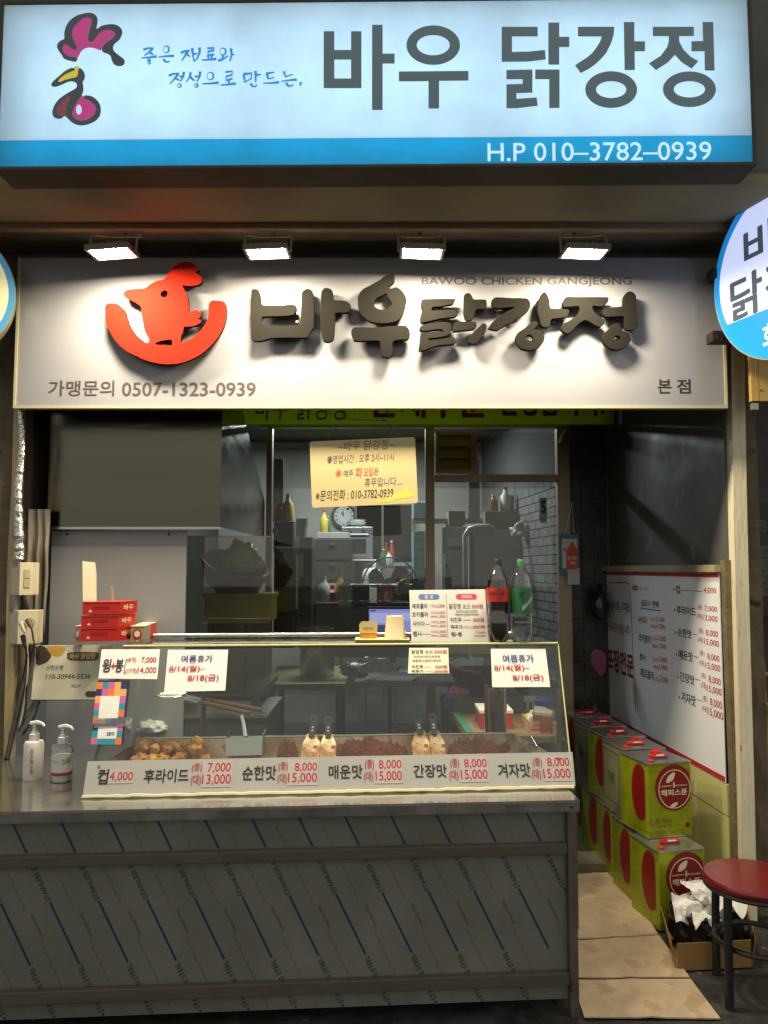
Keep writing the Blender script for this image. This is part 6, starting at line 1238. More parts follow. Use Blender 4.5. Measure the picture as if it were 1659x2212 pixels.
o = T('red_carton', 'red and white carton on the prep table beside the sauce jar', 'carton', atz(1040, 1570, zp)); p = atz(1037, 1575, zp + .001); MB().box(p.x, p.x + .16, p.y, p.y + .2, p.z, p.z + .075).build('body', M('carton_red', S(170, 40, 44), .5), o); MB().box(p.x - .002, p.x + .162, p.y - .002, p.y + .202, p.z + .0752, p.z + .09).build('lid', PAPER, o)
o = T('foil_dispenser', 'long white foil box behind the red carton', 'box', atz(1060, 1530, zp)); p = atz(1032, 1540, zp + .001); MB().box(p.x, p.x + .38, p.y + .05, p.y + .13, p.z, p.z + .07).build('body', M('foil_box', (.42, .40, .36), .5), o)
for k in range(4): MB().box(p.x + .26 + .03 * k, p.x + .272 + .03 * k, p.y + .047, p.y + .0495, p.z + .01, p.z + .05).build('stripe', BLACK, o)
c = Vector((at(1071, 1578, 3.62).x, 3.62, ZC + .001)); hj = at(1071, 1480, 3.62).z - c.z; o = T('sauce_jar', 'tall clear jar of brown sauce behind the case', 'jar', c); rj = .052
MB().lathe([(rj * .95, 0), (rj, .01), (rj, hj)], c, 24, cap=False).build('glass', PET, o, smooth=True); MB().lathe([(rj * .96, .004), (rj * .97, .01), (rj * .97, hj * .62), (.001, hj * .62)], c, 24).build('sauce', M('brown_sauce', S(112, 54, 26), .3, var=.2, vs=10), o, smooth=True)
MB().lathe([(rj * .965, hj * .621), (rj * .965, hj * .93)], c, 24, cap=False).build('residue', M('residue', S(134, 92, 54), .4, var=.3, vs=14), o, smooth=True)
c = Vector((at(1045, 1452, 4.4).x, 4.4, at(1045, 1470, 4.4).z - .06)); o = T('black_wok', 'large black wok with wooden paddle behind the case', 'wok', c); MB().lathe([(.03, 0), (.10, .015), (.16, .06), (.19, .12), (.195, .12), (.165, .057), (.1, .01), (.03, -.004)], c, 30, cap=False).build('bowl', M('wok_black', (.015, .015, .015), .35, .4), o, smooth=True)
MB().tube([c + Vector((-.18, 0, .12)), c + Vector((-.2, 0, .17)), c + Vector((-.12, 0, .2)), c + Vector((-.08, .0, .18))], .006, 6).build('ear', DARKST, o); MB().tube([c + Vector((-.19, -.1, .15)), c + Vector((-.02, -.02, .10))], .009, 6).build('paddle', M('paddle', S(150, 76, 40), .6), o); MB().box(c.x - .19, c.x + .19, c.y - .19, c.y + .19, .007, c.z - .002).build('stove', DARKST, o)
# pink basket, jar with blue lid
c0 = atz(1147, 1612, ZC); PBK = M('pink_plastic', S(196, 150, 128), .45); o = T('pink_basket', 'pink plastic basket with white bags at the right of the case', 'basket', c0 + Vector((.07, .1, 0))); bx = c0 + Vector((.0, .04, .002)); W_, D2, H2 = .13, .20, .11
for (x0_, x1_, y0_, y1_) in ((0, W_, 0, .004), (0, W_, D2 - .004, D2), (0, .004, .0045, D2 - .0045), (W_ - .004, W_, .0045, D2 - .0045)):
    for k in range(5):
        z0 = .004 + k * .021; MB().box(bx.x + x0_, bx.x + x1_, bx.y + y0_, bx.y + y1_, bx.z + z0, bx.z + z0 + .016).build('band', PBK, o)
MB().box(bx.x, bx.x + W_, bx.y, bx.y + D2, bx.z, bx.z + .0035).build('bottom', PBK, o); lump('white_bags', 'white plastic bags stuffed in the pink basket', 'bags', bx + Vector((W_ / 2, D2 / 2, .05)), .05, .07, .06, M('white_film', (.6, .6, .58), .3), 8.0)
lump('yellow_sponge', 'yellow cleaning cloth in the pink basket', 'cloth', bx + Vector((.03, D2 - .05, .085)), .025, .03, .02, M('yellow_cloth', S(196, 170, 30), .8), 3.0, .15)
c = Vector((at(1175, 1545, 3.75).x, 3.75, ZC + .001)); o = T('storage_jar', 'amber storage jar with blue lid behind the right notice', 'jar', c); MB().lathe([(.05, 0), (.055, .01), (.055, .14), (.045, .16)], c, 22).build('glass', M('amber_content', S(92, 74, 44), .3), o, smooth=True); MB().lathe([(.05, .1605), (.05, .20), (.04, .205)], c, 22).build('lid', M('blue_lid', S(36, 42, 120), .35), o, smooth=True)
o = T('steel_tongs', 'steel tongs standing at the right end of the tray', 'tongs', at(1165, 1640, 3.05)); MB().tube([at(1150, 1600, 3.3), at(1148, 1592, 3.32), at(1160, 1612, 3.2), at(1175, 1640, 3.05)], .005, 8).build('arm', STEEL, o); MB().tube([at(1148, 1592, 3.32), at(1150, 1606, 3.28), at(1155, 1640, 3.05)], .005, 8).build('arm', STEEL, o)
# left inside the case: tongs with wooden handles, dark shelf, steel bits
WDK = M('dark_handle_wood', S(84, 54, 36), .5, var=.2)
for lab, a, b in (('upper wooden-handled strainer hanging behind the left glass', (400, 1503, 3.5), (565, 1534, 3.42)), ('lower wooden-handled strainer hanging behind the left glass', (395, 1508, 3.46), (540, 1541, 3.38))):
    p, q = at(*a), at(*b); o = T('strainer', lab, 'strainer', (p + q) / 2); m_ = p + (q - p) * .25; MB().tube([m_, q], .010, 8).build('handle', WDK, o, smooth=True); MB().tube([p, m_], .007, 8).build('ferrule', STEEL, o, smooth=True)
    n2 = p + (p - q).normalized() * .06; MB().tube([n2 + Vector((.06 * math.cos(t * .52), .06 * math.sin(t * .52), 0)) for t in range(12)], .003, 6, closed=True).build('hoop', STEEL, o)
    g = MB(); 
    for k in range(-4, 5): d = .013 * k; l = math.sqrt(.06 ** 2 - d * d); g.tube([n2 + Vector((d, -l, 0)), n2 + Vector((d, l, 0))], .0012, 4); g.tube([n2 + Vector((-l, d, .001)), n2 + Vector((l, d, .001))], .0012, 4)
    g.build('mesh_wire', STEEL, o)
p = atz(330, 1590, ZC); o = T('deep_fryer', 'dark steel fryer unit behind the left of the case', 'fryer', Vector((p.x, 3.62, 0))); x0_, x1_ = at(240, 1500, 3.65).x, at(566, 1500, 3.65).x; MB().box(x0_, x1_, 3.78, 4.3, .007, .86).build('body', DARKST, o); MB().box(x0_ - .01, x1_ + .01, 3.77, 4.31, .861, .875).build('top_plate', DULL, o); MB().box(x0_ + .1, x1_ - .1, 3.9, 4.2, .876, .91).build('vat_rim', DULL, o)
lump('plastic_wrap', 'crumpled clear plastic wrap at the left of the tray', 'plastic wrap', atz(330, 1580, .80), .07, .05, .035, M('wrap_film', (.5, .5, .48), .15, bump=.6, bs=40), 9.0); 
# red basin on black basin on yellow crate
yb = 4.45; o = T('yellow_crate', 'yellow plastic crate under the basins beside the hood', 'crate', at(500, 1345, yb)); a, b = at(440, 1345, yb), at(580, 1290, yb); MB().box(a.x, b.x, yb, yb + .35, a.z, b.z).build('tub', M('crate_yellow', S(168, 150, 34), .5, var=.15), o); MB().box(a.x - .01, b.x + .01, yb - .01, yb + .36, b.z + .0005, b.z + .02).build('rim', MATS['crate_yellow'], o); MB().box(a.x + .02, b.x - .02, yb + .02, yb + .3, .007, a.z - .001).build('stand', DARKST, o)
o = T('black_basin', 'black plastic basin between the crate and the red basin', 'basin', at(512, 1292, yb + .1)); c = at(512, 1288, yb + .15); c.z = b.z + .022; MB().lathe([(.12, 0), (.17, .08), (.175, .08), (.125, -.0)], c, 28, cap=False, sx=1.0, sy=.9).build('bowl', M('basin_black', (.02, .02, .02), .3), o, smooth=True)
cb = at(503, 1240, 4.62); o = T('red_basin', 'tilted dark red basin heaped on the black one', 'basin', cb); g = MB(); g.lathe([(.02, -.09), (.13, -.088), (.155, -.07), (.20, .06), (.212, .064), (.212, .074), (.19, .07), (.145, -.06), (.02, -.075)], cb, 36, sx=1.0, sy=.8, cap=False)
rt = Matrix.Rotation(math.radians(17), 3, 'Y') @ Matrix.Rotation(math.radians(22), 3, 'X'); g.v = [cb + rt @ (p - cb) for p in g.v]; g.build('bowl', M('basin_red', S(150, 34, 38), .4, var=.1), o, smooth=True)
lump('green_bag', 'pale green plastic bag lying in the red basin', 'bag', at(520, 1236, 4.62), .12, .09, .11, M('green_film', S(150, 160, 104), .25, var=.3, vs=12, bump=.5, bs=20), 12.0, .35)

# ================================================================ KITCHEN behind the storefront
kl = T('kitchen_light', 'ceiling fluorescent lamp lighting the kitchen', 'ceiling lamp', (-.2, 6.6, 2.86)); MB().box(-.9, .5, 6.5, 6.7, 2.84, 2.895).build('body', WHITE, kl); g = MB(); g.quad((-.85, 6.52, 2.838), (.45, 6.52, 2.838), (.45, 6.68, 2.838), (-.85, 6.68, 2.838)); g.f[-1] = g.f[-1][::-1]; g.build('tube_cover', M('kitchen_tube', (.9, .95, 1), .3, emit=KITCHEN_E, ecol=(.86, .95, 1.0)), kl)
def kbox(name, label, cat, u0, v0, u1, v1, Y, D, mat, extra=None):
    p, q = at(u0, v1, Y), at(u1, v0, Y); o = T(name, label, cat, Vector(((p.x + q.x) / 2, Y, p.z))); MB().box(p.x, q.x, Y, Y + D, p.z, q.z).build('body', mat, o, bevel=.004); return o, facing((0, Y, 0)), p, q
def kplate(o, pl, u0, v0, u1, v1, m, nm, l0=.001, l1=.006): a, b, c, e = pl.box(u0, v0, u1, v1); return MB().plate(pl, a, b, c, e, l0, l1).build(nm, m, o)
c = at(743, 1115, YB - .05); o = T('wall_clock', 'round wall clock with dark rim above the oven', 'clock', c); pl = facing((0, YB - .03, 0)); a, b = pl.uv(743, 1115); R = pl.uv(770, 1115)[0] - a
MB().disc(pl, a, b, R, R, -.02, .02, 36).build('rim', M('clock_rim', (.03, .028, .025), .4), o); MB().disc(pl, a, b, R * .78, R * .78, .021, .024, 36).build('face', M('clock_face', (.62, .64, .62), .5), o)
for k in range(12): t = k * math.pi / 6; text(o, str(k or 12), pl, (a + R * .64 * math.sin(t) - .014, b + R * .64 * math.cos(t) - .012, a + R * .64 * math.sin(t) + .014, b + R * .64 * math.cos(t) + .012), INK, px=False, lift=.025)
for t, l, w in ((-.55, .38, .010), (-.15, .55, .007)): g = MB(); stroke(g, pl, [(a, b), (a + R * l * math.sin(t), b + R * l * math.cos(t))], w, .027 + w * .1); g.build('hand', BLACK, o)
OV = M('oven_steel', (.32, .33, .33), .35, .7); o, pl, p, q = kbox('toaster_oven', 'grey oven with glass door on the white shelf', 'oven', 738, 1138, 805, 1206, 7.3, .4, OV)
kplate(o, pl, 741, 1142, 803, 1151, M('oven_panel', (.1, .1, .1), .4), 'control_panel'); kplate(o, pl, 744, 1157, 798, 1202, OV, 'door', .001, .012); kplate(o, pl, 752, 1164, 791, 1196, M('oven_glass', (.02, .018, .016), .1), 'window', .0125, .014); kplate(o, pl, 748, 1152.5, 796, 1155.5, WHITE, 'handle', .012, .03)
for u in (755, 785): a, b = pl.uv(u, 1146.5); MB().disc(pl, a, b, .016, .016, .0065, .02, 14).build('knob', STEEL, o)
o = T('dish_stack', 'stack of white dishes on top of the oven', 'dishes', at(770, 1136, 7.45)); c = at(772, 1136, 7.45); c.z = q.z + .004
for k in range(3): MB().lathe([(.07, 0), (.1 - .008 * k, .022), (.092 - .008 * k, .022), (.06, .004)], c + up * .025 * k, 24, cap=False).build('dish', WHITE, o, smooth=True)
o = T('white_shelf', 'white metal shelf carrying the oven', 'shelf', at(775, 1300, 7.25)); p, q = at(734, 1207, 7.22), at(812, 1211, 7.22); MB().box(p.x, q.x, 7.22, 7.75, q.z, p.z - .004).build('board', WHITE, o)
for x in (p.x, q.x - .03): MB().box(x, x + .03, 7.23, 7.26, .007, q.z - .001).build('post', WHITE, o)
o, pl, p, q = kbox('drawer_cabinet', 'dark drawer cabinet left of the oven', 'cabinet', 682, 1164, 760, 1330, 6.9, .3, M('cab_brown', (.035, .032, .028), .45))
for k in range(3): kplate(o, pl, 685, 1170 + 44 * k, 757, 1208 + 44 * k, M('drawer_brown', (.05, .045, .038), .4), 'drawer'); kplate(o, pl, 712, 1174 + 44 * k, 724, 1177 + 44 * k, STEEL, 'pull', .0065, .02)
kbox('cream_tray', 'cream plastic tray on the drawer cabinet', 'tray', 684, 1150, 755, 1163.3, 6.92, .25, M('tray_cream', (.36, .35, .31), .5))
FRG = M('fridge_dark', (.075, .075, .072), .35, .5, var=.2); o, pl, p, q = kbox('steel_fridge', 'dark steel fridge with a wrench sticker at the left of the kitchen', 'fridge', 590, 1126, 636, 1400, 6.0, .5, FRG)
kplate(o, pl, 592, 1130, 634, 1196, FRG, 'upper_door', .001, .02); kplate(o, pl, 592, 1200, 634, 1390, FRG, 'lower_door', .001, .02); kplate(o, pl, 603, 1197.5, 618, 1222, M('notice_grey', (.2, .2, .19), .6), 'notice', .0205, .022); kplate(o, pl, 640, 1200, 645, 1315, STEEL, 'door_handle', .01, .03)
text(o, '냉장고 수리', pl, (601, 1238, 630, 1246), IN1, lift=.021); text(o, '010-0000', pl, (601, 1248, 630, 1256), IN1, lift=.021) if False else None
o = T('wrench', 'steel spanner hanging on the fridge door', 'spanner', at(602, 1170, 5.97)); pl2 = facing((0, 5.97, 0)); g = MB(); g.tube([pl2.px(596, 1146), pl2.px(604, 1170)], .010, 6); g.build('shaft', STEEL, o); a, b = pl2.uv(595.5, 1146.5); MB().tube([pl2.pt(a + .022 * math.cos(t * .6), b + .022 * math.sin(t * .6)) for t in range(11)], .007, 6, closed=True).build('ring', STEEL, o)
o, pl, p, q = kbox('fridge_column', 'dark tall cabinet right of the steel fridge', 'cabinet', 645, 1160, 674, 1400, 6.1, .4, M('col_dark', (.045, .045, .044), .4)); kplate(o, pl, 648, 1196, 656, 1248, DULL, 'handle', .002, .02)
pt2 = facing((0, 5.93, 0))
def towel(name, label, u0, v0, u1, v1, Y, mat, seed, fold=.02):
    pl = facing((0, Y, 0)); a, b, c, e = pl.box(u0, v0, u1, v1); o = T(name, label, 'towel', pl.pt((a + c) / 2, b)); g = MB()
    g.sheet(pl, lambda x, y: fold * math.sin(x * 9 + seed) * (1 - y * .7) + .01 * noise.noise(Vector((x * 4, y * 4, seed))), a, b, c, e, 14, 10, .006); g.build('cloth', mat, o, smooth=True); return o
towel('kitchen_towel', 'white and yellow towel thrown over the fridge corner', 640, 1120, 664, 1160, 5.92, M('towel_yellow', S(176, 166, 96), .85, var=.5, dark=S(180, 184, 180), vs=5), 1.0, .03)
for lab, u0 in (('corrugated grey duct at the left of the kitchen', 588), ('corrugated grey duct behind the kitchen door', 1011)):
    Y = 6.3 if u0 < 800 else 6.6; o = T('corrugated_duct', lab, 'duct', at(u0 + 12, 1126, Y)); p, q = at(u0, 1128, Y), at(u0 + 25, 1030, Y)
    for k in range(6): x = p.x + (q.x - p.x) * (k + .5) / 6; MB().tube([(x, Y, p.z), (x, Y, q.z + .15)], (q.x - p.x) / 13, 8).build('rib', M('duct_grey', (.10, .10, .10), .5), o, smooth=True)
o, pl, p, q = kbox('sliding_window', 'dark sliding window on the kitchen back wall', 'window', 768, 1092, 893, 1204, YB - .06, .05, M('window_dark', (.028, .027, .026), .2)); 
for u in (766, 824, 888): kplate(o, pl, u, 1092, u + 5, 1206, M('win_frame', (.20, .18, .12), .5), 'frame', .002, .03)
kplate(o, pl, 766, 1089, 893, 1092, MATS['win_frame'], 'frame', .002, .03)
BLB = M('pale_blue_plastic', S(112, 164, 176), .4); o, pl, p, q = kbox('storage_tower', 'pale blue plastic drawer tower by the mullion', 'storage tower', 893, 1147, 918, 1290, 6.6, .35, BLB)
for k in range(6): kplate(o, pl, 894, 1149 + 20 * k, 917, 1166 + 20 * k, M('pale_blue_front', S(136, 188, 198), .4), 'drawer', .001, .012)
kbox('blue_box', 'pale blue storage box high on the shelf', 'box', 893, 1084, 920, 1119, 6.6, .3, BLB); o = T('high_shelf', 'dark shelf board under the pale blue box', 'shelf', at(905, 1122, 6.6)); p = at(893, 1122, 6.58); q = at(921, 1119.5, 6.58); MB().box(p.x, q.x + .8, 6.58, 7.0, p.z - .012, p.z + .006).build('board', WOODT, o)
c = at(803, 1260, 7.0); o = T('rice_cooker', 'white rice cooker with dark panel', 'rice cooker', c); MB().lathe([(.075, 0), (.088, .02), (.088, .09), (.07, .125), (.03, .14)], c, 24).build('pot', WHITE, o, smooth=True); MB().obox(c + Vector((0, -.087, .07)), (.028, .006, .022)).build('panel', BLACK, o); o2 = T('cooker_stand', 'white box stand under the rice cooker', 'stand', Vector((c.x, c.y, 0))); MB().box(c.x - .09, c.x + .09, c.y - .09, c.y + .09, .007, c.z - .002).build('body', M('stand_white', (.4, .41, .4), .5), o2)
Y = 6.5; c = at(842, 1262, Y); R = at(900, 1262, Y).x - c.x; o = T('electric_fan', 'black round electric fan in the kitchen', 'fan', Vector((c.x, Y, 0))); pl = facing(c); FB = M('fan_black', (.015, .015, .015), .4)
for y_ in (-.03, .03): MB().tube([c + Vector((R * math.cos(t * .1963), y_, R * math.sin(t * .1963))) for t in range(32)], .006, 6, closed=True).build('guard_ring', FB, o)
g = MB()
for t in range(36): a = t * math.pi / 18; g.tube([c + Vector((.05 * math.cos(a), -.04, .05 * math.sin(a))), c + Vector((R * .98 * math.cos(a), -.03, R * .98 * math.sin(a)))], .0016, 4)
g.build('guard_wires', FB, o); MB().disc(pl, 0, 0, .055, .055, -.05, .045, 20).build('hub', FB, o)
for k in range(3): t = k * 2.094 + .4; shape('blade', [[(.05 * math.cos(t), .05 * math.sin(t)), (R * .8 * math.cos(t - .25), R * .8 * math.sin(t - .25)), (R * .86 * math.cos(t + .25), R * .86 * math.sin(t + .25)), (R * .7 * math.cos(t + .8), R * .7 * math.sin(t + .8)), (.05 * math.cos(t + 1), .05 * math.sin(t + 1))]], pl, M('fan_blade', (.03, .03, .032), .3), o, depth=.01, lift=-.005, smooth=2)
MB().tube([c + Vector((0, .06, -R)), Vector((c.x, Y + .06, .04))], .015, 8).build('pole', FB, o); MB().lathe([(.18, .008), (.17, .035), (.03, .05)], Vector((c.x, Y + .06, 0)), 20).build('base', FB, o)
Yr = 5.75; o = T('towel_rail', 'steel towel rail with pale blue suction discs', 'towel rail', at(822, 1275, Yr)); MB().tube([at(742, 1264, Yr), at(903, 1264, Yr)], .008, 8).build('bar', STEEL, o)
pl = facing((0, Yr - .01, 0))
for u in (747, 900): a, b = pl.uv(u, 1266); MB().disc(pl, a, b, .036, .036, 0, .012, 20).build('suction_disc', BLB, o)
towel('rail_towel', 'white cloth at the left end of the towel rail', 734, 1263, 760, 1312, Yr - .02, M('towel_white', (.40, .42, .42), .85), 2.0, .015); towel('rail_towel', 'navy towel hanging on the towel rail', 760.5, 1262, 798, 1316, Yr - .022, M('towel_navy', S(44, 46, 72), .85), 4.0, .008)
towel('rail_towel', 'pink towel hanging on the towel rail', 814, 1262, 847, 1307, Yr - .02, M('towel_pink', S(176, 108, 128), .85), 6.0, .012); lump('white_rag', 'crumpled white rag on the towel rail', 'rag', at(868, 1283, Yr - .02), .055, .03, .06, M('towel_white', (.40, .42, .42), .85), 3.0, .5)
kbox('kitchen_counter', 'grey steel kitchen counter behind the towel rail', 'counter', 680, 1302, 935, 1420, 6.3, .5, DARKST)
o, pl, p, q = kbox('food_boxes', 'clear plastic food boxes under the window', 'food boxes', 852, 1222, 892, 1255, 7.0, .3, M('clear_boxes', (.30, .32, .32), .2)); kplate(o, pl, 850, 1218, 894, 1222, M('box_lid', (.35, .40, .40), .4), 'lid', -.1, .01); kbox('food_crate', 'grey crate below the clear food boxes', 'crate', 850, 1257, 894, 1300, 6.95, .35, M('crate_grey', (.2, .2, .2), .5))
# right behind the door: fridge, boxes, wrapped pipe, sticker
GF = M('fridge_grey', (.27, .275, .27), .4, .3, var=.1); o, pl, p, q = kbox('grey_fridge', 'tall pale grey fridge behind the kitchen door', 'fridge', 1023, 1143, 1130, 1420, 6.4, .3, GF); kplate(o, pl, 1026, 1147, 1128, 1400, GF, 'door', .001, .03); kplate(o, pl, 1016, 1150, 1022, 1400, BLACK, 'gasket', -.02, .02)
kbox('brown_carton', 'brown carton lying on top of the grey fridge', 'carton', 1048, 1104, 1116, 1142.5, 6.42, .25, M('carton_brown', S(104, 88, 62), .7)); kbox('white_carton', 'cardboard box with white flap on the left cabinet', 'carton', 969, 1103, 1005, 1134, 6.5, .3, M('carton_tan', S(116, 104, 78), .7))
o, pl, p, q = kbox('steel_cabinet', 'steel cabinet with repair sticker left of the grey fridge', 'cabinet', 962, 1138, 1010, 1420, 6.45, .3, M('cab_steel', (.20, .20, .19), .35, .6)); kplate(o, pl, 967, 1163, 1000, 1196, PAPER, 'sticker'); kplate(o, pl, 969, 1180, 998, 1189, M('navy_strip', S(40, 44, 90), .5), 'navy_strip', .007, .009); kplate(o, pl, 955, 1140, 961.5, 1196, M('slate', (.16, .17, .19), .4), 'edge_bar', -.02, .02)
WR = M('wrap_plastic', (.46, .48, .48), .18, var=.4, vs=10, bump=.6, bs=26); o = T('wrapped_pipe', 'bent pipe bagged in clear plastic over the grey fridge', 'pipe', at(1010, 1270, 6.2)); Y = 6.2; MB().tube([at(1004, 1270, Y), at(1003, 1190, Y), at(1004, 1158, Y), at(1014, 1144, Y), at(1032, 1140, Y), at(1055, 1141, Y), at(1068, 1144, Y)], [.014, .014, .022, .03, .034, .036, .02], 12).build('wrap', WR, o, smooth=True)
lump('plastic_bundle', 'clear plastic bundle on the right of the grey fridge', 'plastic bag', at(1140, 1160, 6.2), .12, .07, .08, WR, 4.0, .4); kbox('dark_machine', 'dark machine beside the grey fridge', 'machine', 1134, 1165, 1160, 1420, 6.3, .3, M('machine_dark', (.05, .05, .05), .4))
psn = facing((0, YSF - .01, 0)); o = T('oval_sticker', 'oval white sticker with a dark S on the door glass', 'sticker', psn.px(1173, 1129)); a, b, c, e = psn.box(1166, 1075, 1181, 1129); MB().plate(psn, a, b, c, e, .0, .002).build('sheet', M('sticker_white', (.42, .43, .45), .5), o); text(o, 'S', psn, (1168.5, 1080, 1179.5, 1110), M('sticker_ink', S(36, 36, 60), .5), w=.06, lift=.003); text(o, '안심식당', psn, (1168, 1118, 1179, 1123), M('sticker_ink', S(36, 36, 60), .5), lift=.003)

# ================================================================ NEIGHBOUR at the right edge
g = MB(); g.box(1.79, 6, 4.6, 4.7, 0, zs); struct('neighbour_wall', g, DARKW)
Yn2 = 4.3; pn = facing((0, Yn2, 0)); o = T('origin_board', 'dark board with white lines and origin lettering at the right edge', 'notice board', pn.px(1660, 1330)); a, b, c, e = pn.box(1638, 1085, 1800, 1330)
MB().plate(pn, a, b, c, e, -.02, 0).build('board', M('board_black', (.03, .026, .024), .5), o); text(o, '원산지', pn, (1640, 1122, 1690, 1148), M('dim_ink', S(120, 116, 110), .6), w=.01); 
for v0, v1 in ((1178, 1204), (1206, 1231), (1233, 1260), (1262, 1288)): a, b, c, e = pn.box(1640, v0, 1800, v1); MB().plate(pn, a, b, c, e, .001, .004).build('row', M('row_grey', (.13, .125, .12), .6), o); text(o, '산', pn, (1651, v0 + 6, 1660, v1 - 6), INK, lift=.005)
pp = facing((0, 3.45, 0)); o = T('yellow_planks', 'yellow timber plank panel hanging under the round sign', 'plank panel', pp.px(1645, 868))
for u0, u1 in ((1621, 1637), (1638.5, 1672), (1673.5, 1700)): a, b, c, e = pp.box(u0, 700, u1, 866); MB().plate(pp, a, b, c, e, -.025, 0).build('plank', M('yellow_plank', S(206, 170, 92), .55, var=.15, vs=5, stretch=(4, 4, .6)), o)
a, b = pp.uv(1643, 843); MB().disc(pp, a, b, .004, .004, .0005, .003, 10).build('nail', BLACK, o)
MB().plate(pp, *pp.box(1627, 870, 1640, 884), -.03, -.005).build('bracket', ALU, o)
o = T('rattan_chair', 'tan chair back peeking out at the right edge', 'chair', Vector((at(1680, 1500, 3.9).x, 3.9, 0))); g = MB(); TAN = M('tan_wood', S(170, 142, 78), .5)
x0_ = at(1640, 1430, 3.9).x
for x in (x0_ + .02, x0_ + .40):
    MB().tube([(x, 3.9, .007), (x, 3.9, .45), (x, 3.93, at(1640, 1425, 3.9).z)], .020, 10).build('back_leg', TAN, o, smooth=True); MB().tube([(x, 3.55 + .03, .007), (x, 3.58, .43)], .018, 10).build('front_leg', TAN, o, smooth=True)
for z in (.75, .9, 1.05): MB().tube([(x0_ + .02, 3.915, z), (x0_ + .40, 3.915, z)], .012, 8).build('slat', TAN, o)
MB().box(x0_, x0_ + .42, 3.56, 3.9, .431, .45).build('seat', TAN, o)

# ---- more kitchen clutter behind the glass
kr = random.Random(11)
def kbottle(name, label, u, v, Y, R, h, mat, capm):
    c = at(u, v, Y); o = T(name, label, 'bottle', c, 'bottles on the kitchen shelves'); MB().lathe([(R * .9, 0), (R, .008), (R, h * .62), (R * .45, h * .78), (R * .36, h * .92)], c, 16).build('body', mat, o, smooth=True); MB().lathe([(R * .42, h * .921), (R * .42, h)], c, 14).build('cap', capm, o, smooth=True)
KB = [M('kitchen_glass_green', (.05, .12, .06), .15), M('kitchen_glass_brown', (.14, .06, .02), .15), M('kitchen_white', (.5, .5, .48), .4), M('kitchen_red', (.35, .04, .03), .4), M('kitchen_yellow', (.5, .36, .05), .4)]
for i, (u, v, Y, R, h) in enumerate(((828, 1222, 7.2, .035, .16), (834, 1222, 7.25, .03, .22), (840, 1222, 7.2, .04, .13), (846, 1222, 7.3, .03, .24), (700, 1150, 7.0, .035, .2), (708, 1150, 7.05, .03, .15), (1066, 1104, 6.5, .04, .14), (1092, 1104, 6.5, .045, .2), (606, 1126, 6.2, .05, .16), (622, 1126, 6.2, .045, .22), (870, 1302, 6.45, .05, .2), (888, 1302, 6.45, .04, .26), (700, 1302, 6.45, .05, .22), (716, 1302, 6.5, .06, .14), (735, 1302, 6.45, .04, .25))):
    nm = ('green', 'brown', 'white', 'red', 'yellow')[i % 5]
    kbottle('kitchen_bottle', 'small %s bottle standing %s' % (nm, ('on the shelf right of the oven', 'on the shelf right of the oven, tallest but one', 'on the shelf right of the oven, shortest', 'on the shelf right of the oven, tallest', 'in the cream tray on the drawer cabinet', 'in the cream tray, shorter of the two', 'at the left on the brown carton', 'at the right on the brown carton', 'on the dark fridge at the left', 'on the dark fridge at the right', 'on the kitchen counter right of the pink towel', 'on the kitchen counter by the mullion', 'at the left end of the kitchen counter', 'second from the left on the kitchen counter', 'third from the left on the kitchen counter')[i]), u, v, Y, R, h, KB[i % 5], KB[2 + (i % 3)])
o = T('wall_shelf', 'steel wall shelf right of the oven with small bottles', 'shelf', at(838, 1224, 7.2)); p = at(822, 1223, 7.15); q = at(856, 1223, 7.15); MB().box(p.x, q.x, 7.1, 7.4, p.z - .02, p.z - .001).build('board', STEEL, o)
for x in (p.x, q.x - .02): MB().box(x, x + .02, 7.38, 7.40, .007, p.z - .021).build('post', STEEL, o)
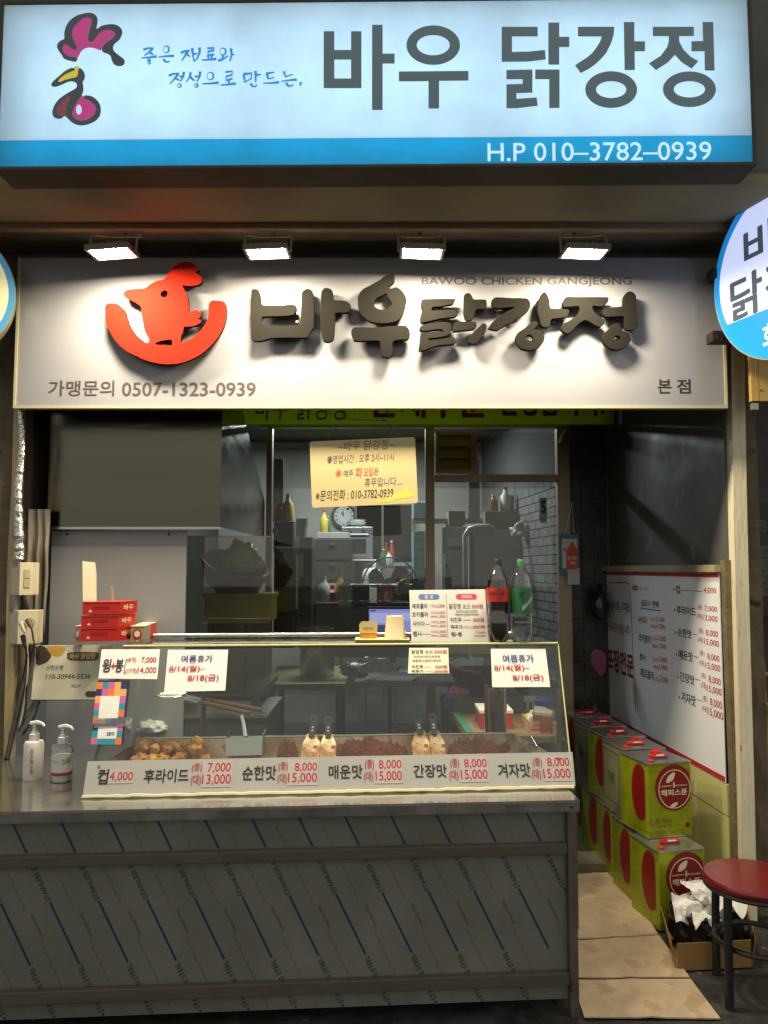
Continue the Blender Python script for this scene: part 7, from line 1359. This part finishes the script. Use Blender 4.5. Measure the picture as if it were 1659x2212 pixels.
for i, (u0, v0, u1, v1, Y, col, lab) in enumerate(((596, 1098, 630, 1126, 6.25, S(150, 128, 90), 'tan cardboard box on top of the dark fridge'), (694, 1262, 722, 1301, 6.6, S(180, 176, 160), 'white carton on the left of the kitchen counter'), (905, 1230, 925, 1260, 6.9, S(176, 70, 50), 'red box beside the pale blue drawers'), (1085, 1070, 1112, 1104, 6.6, S(128, 108, 76), 'small box stacked on the brown carton'), (1140, 1120, 1162, 1165, 6.35, S(150, 150, 146), 'pale box on the dark machine'))):
    p, q = at(u0, v1, Y), at(u1, v0, Y); o = T('storage_box', lab, 'box', Vector(((p.x + q.x) / 2, Y, p.z)), 'boxes in the kitchen'); MB().box(p.x, q.x, Y, Y + .2, p.z, q.z).build('body', M('kbox_%d' % i, col, .7, var=.15), o); MB().box(p.x + (q.x - p.x) * .44, p.x + (q.x - p.x) * .56, Y - .002, Y - .0005, p.z, q.z).build('tape', M('box_tape', S(190, 170, 120), .4), o)

# ================================================================ sub-parts: hang each small piece under the part it belongs to
NEST = {'lens': 'housing', 'cooling_fin': 'housing', 'pull': 'drawer', 'window': 'door', 'handle_grip': 'handle', 'cap_top': 'cap', 'knob': 'control_panel', 'foot_cap': 'leg',
        'neck_ring': 'cap', 'star_mark': 'label_band', 'ring_mark': 'red_disc', 'leaf': 'red_disc', 'ring': 'red_disc', 'spoon_mark': 'red_disc', 'notice': 'lower_door', 'navy_strip': 'sticker',
        'emblem_disc': 'emblem_ring', 'ferrule': 'handle', 'window_block': 'screen', 'screen': 'bezel', 'printed_ring': 'sheet', 'nozzle': 'collar', 'red_stripe': 'paper_label', 'standoff_pin': 'panel',
        'rivet': 'handle', 'emblem_comb': 'emblem_comb_outline', 'emblem_beak': 'emblem_body_outline', 'emblem_wing': 'emblem_body_outline', 'emblem_belly': 'emblem_body_outline', 'emblem_egg': 'emblem_body_outline', 'hand': 'face', 'hook': 'screw'}
def base(n): return n.rsplit('.', 1)[0] if n[-3:].isdigit() and '.' in n else n
def mid(o):
    b = [Vector(c) for c in o.bound_box]; return sum(b, Vector()) / 8
for root in [o for o in list(COL.objects) if o.parent is None and len(o.children)]:
    kids = list(root.children); by = {}
    for k in kids: by.setdefault(base(k.name), []).append(k)
    for k in kids:
        b = base(k.name); tgt = NEST.get(b)
        if b == 'lettering' and k.type == 'MESH':
            tgt = 'label_band' if 'label_band' in by else ('price_patch' if 'price_patch' in by else ('pill' if 'pill' in by and 0 else None))
            if tgt == 'price_patch':
                near = min(by[tgt], key=lambda q: (mid(q) - mid(k)).length)
                if (mid(near) - mid(k)).length > 0.035: tgt = None
        if tgt and tgt in by and by[tgt][0] is not k and not (root.name.startswith('steel_counter') and b == 'rivet'):
            k.parent = min(by[tgt], key=lambda q: (mid(q) - mid(k)).length)
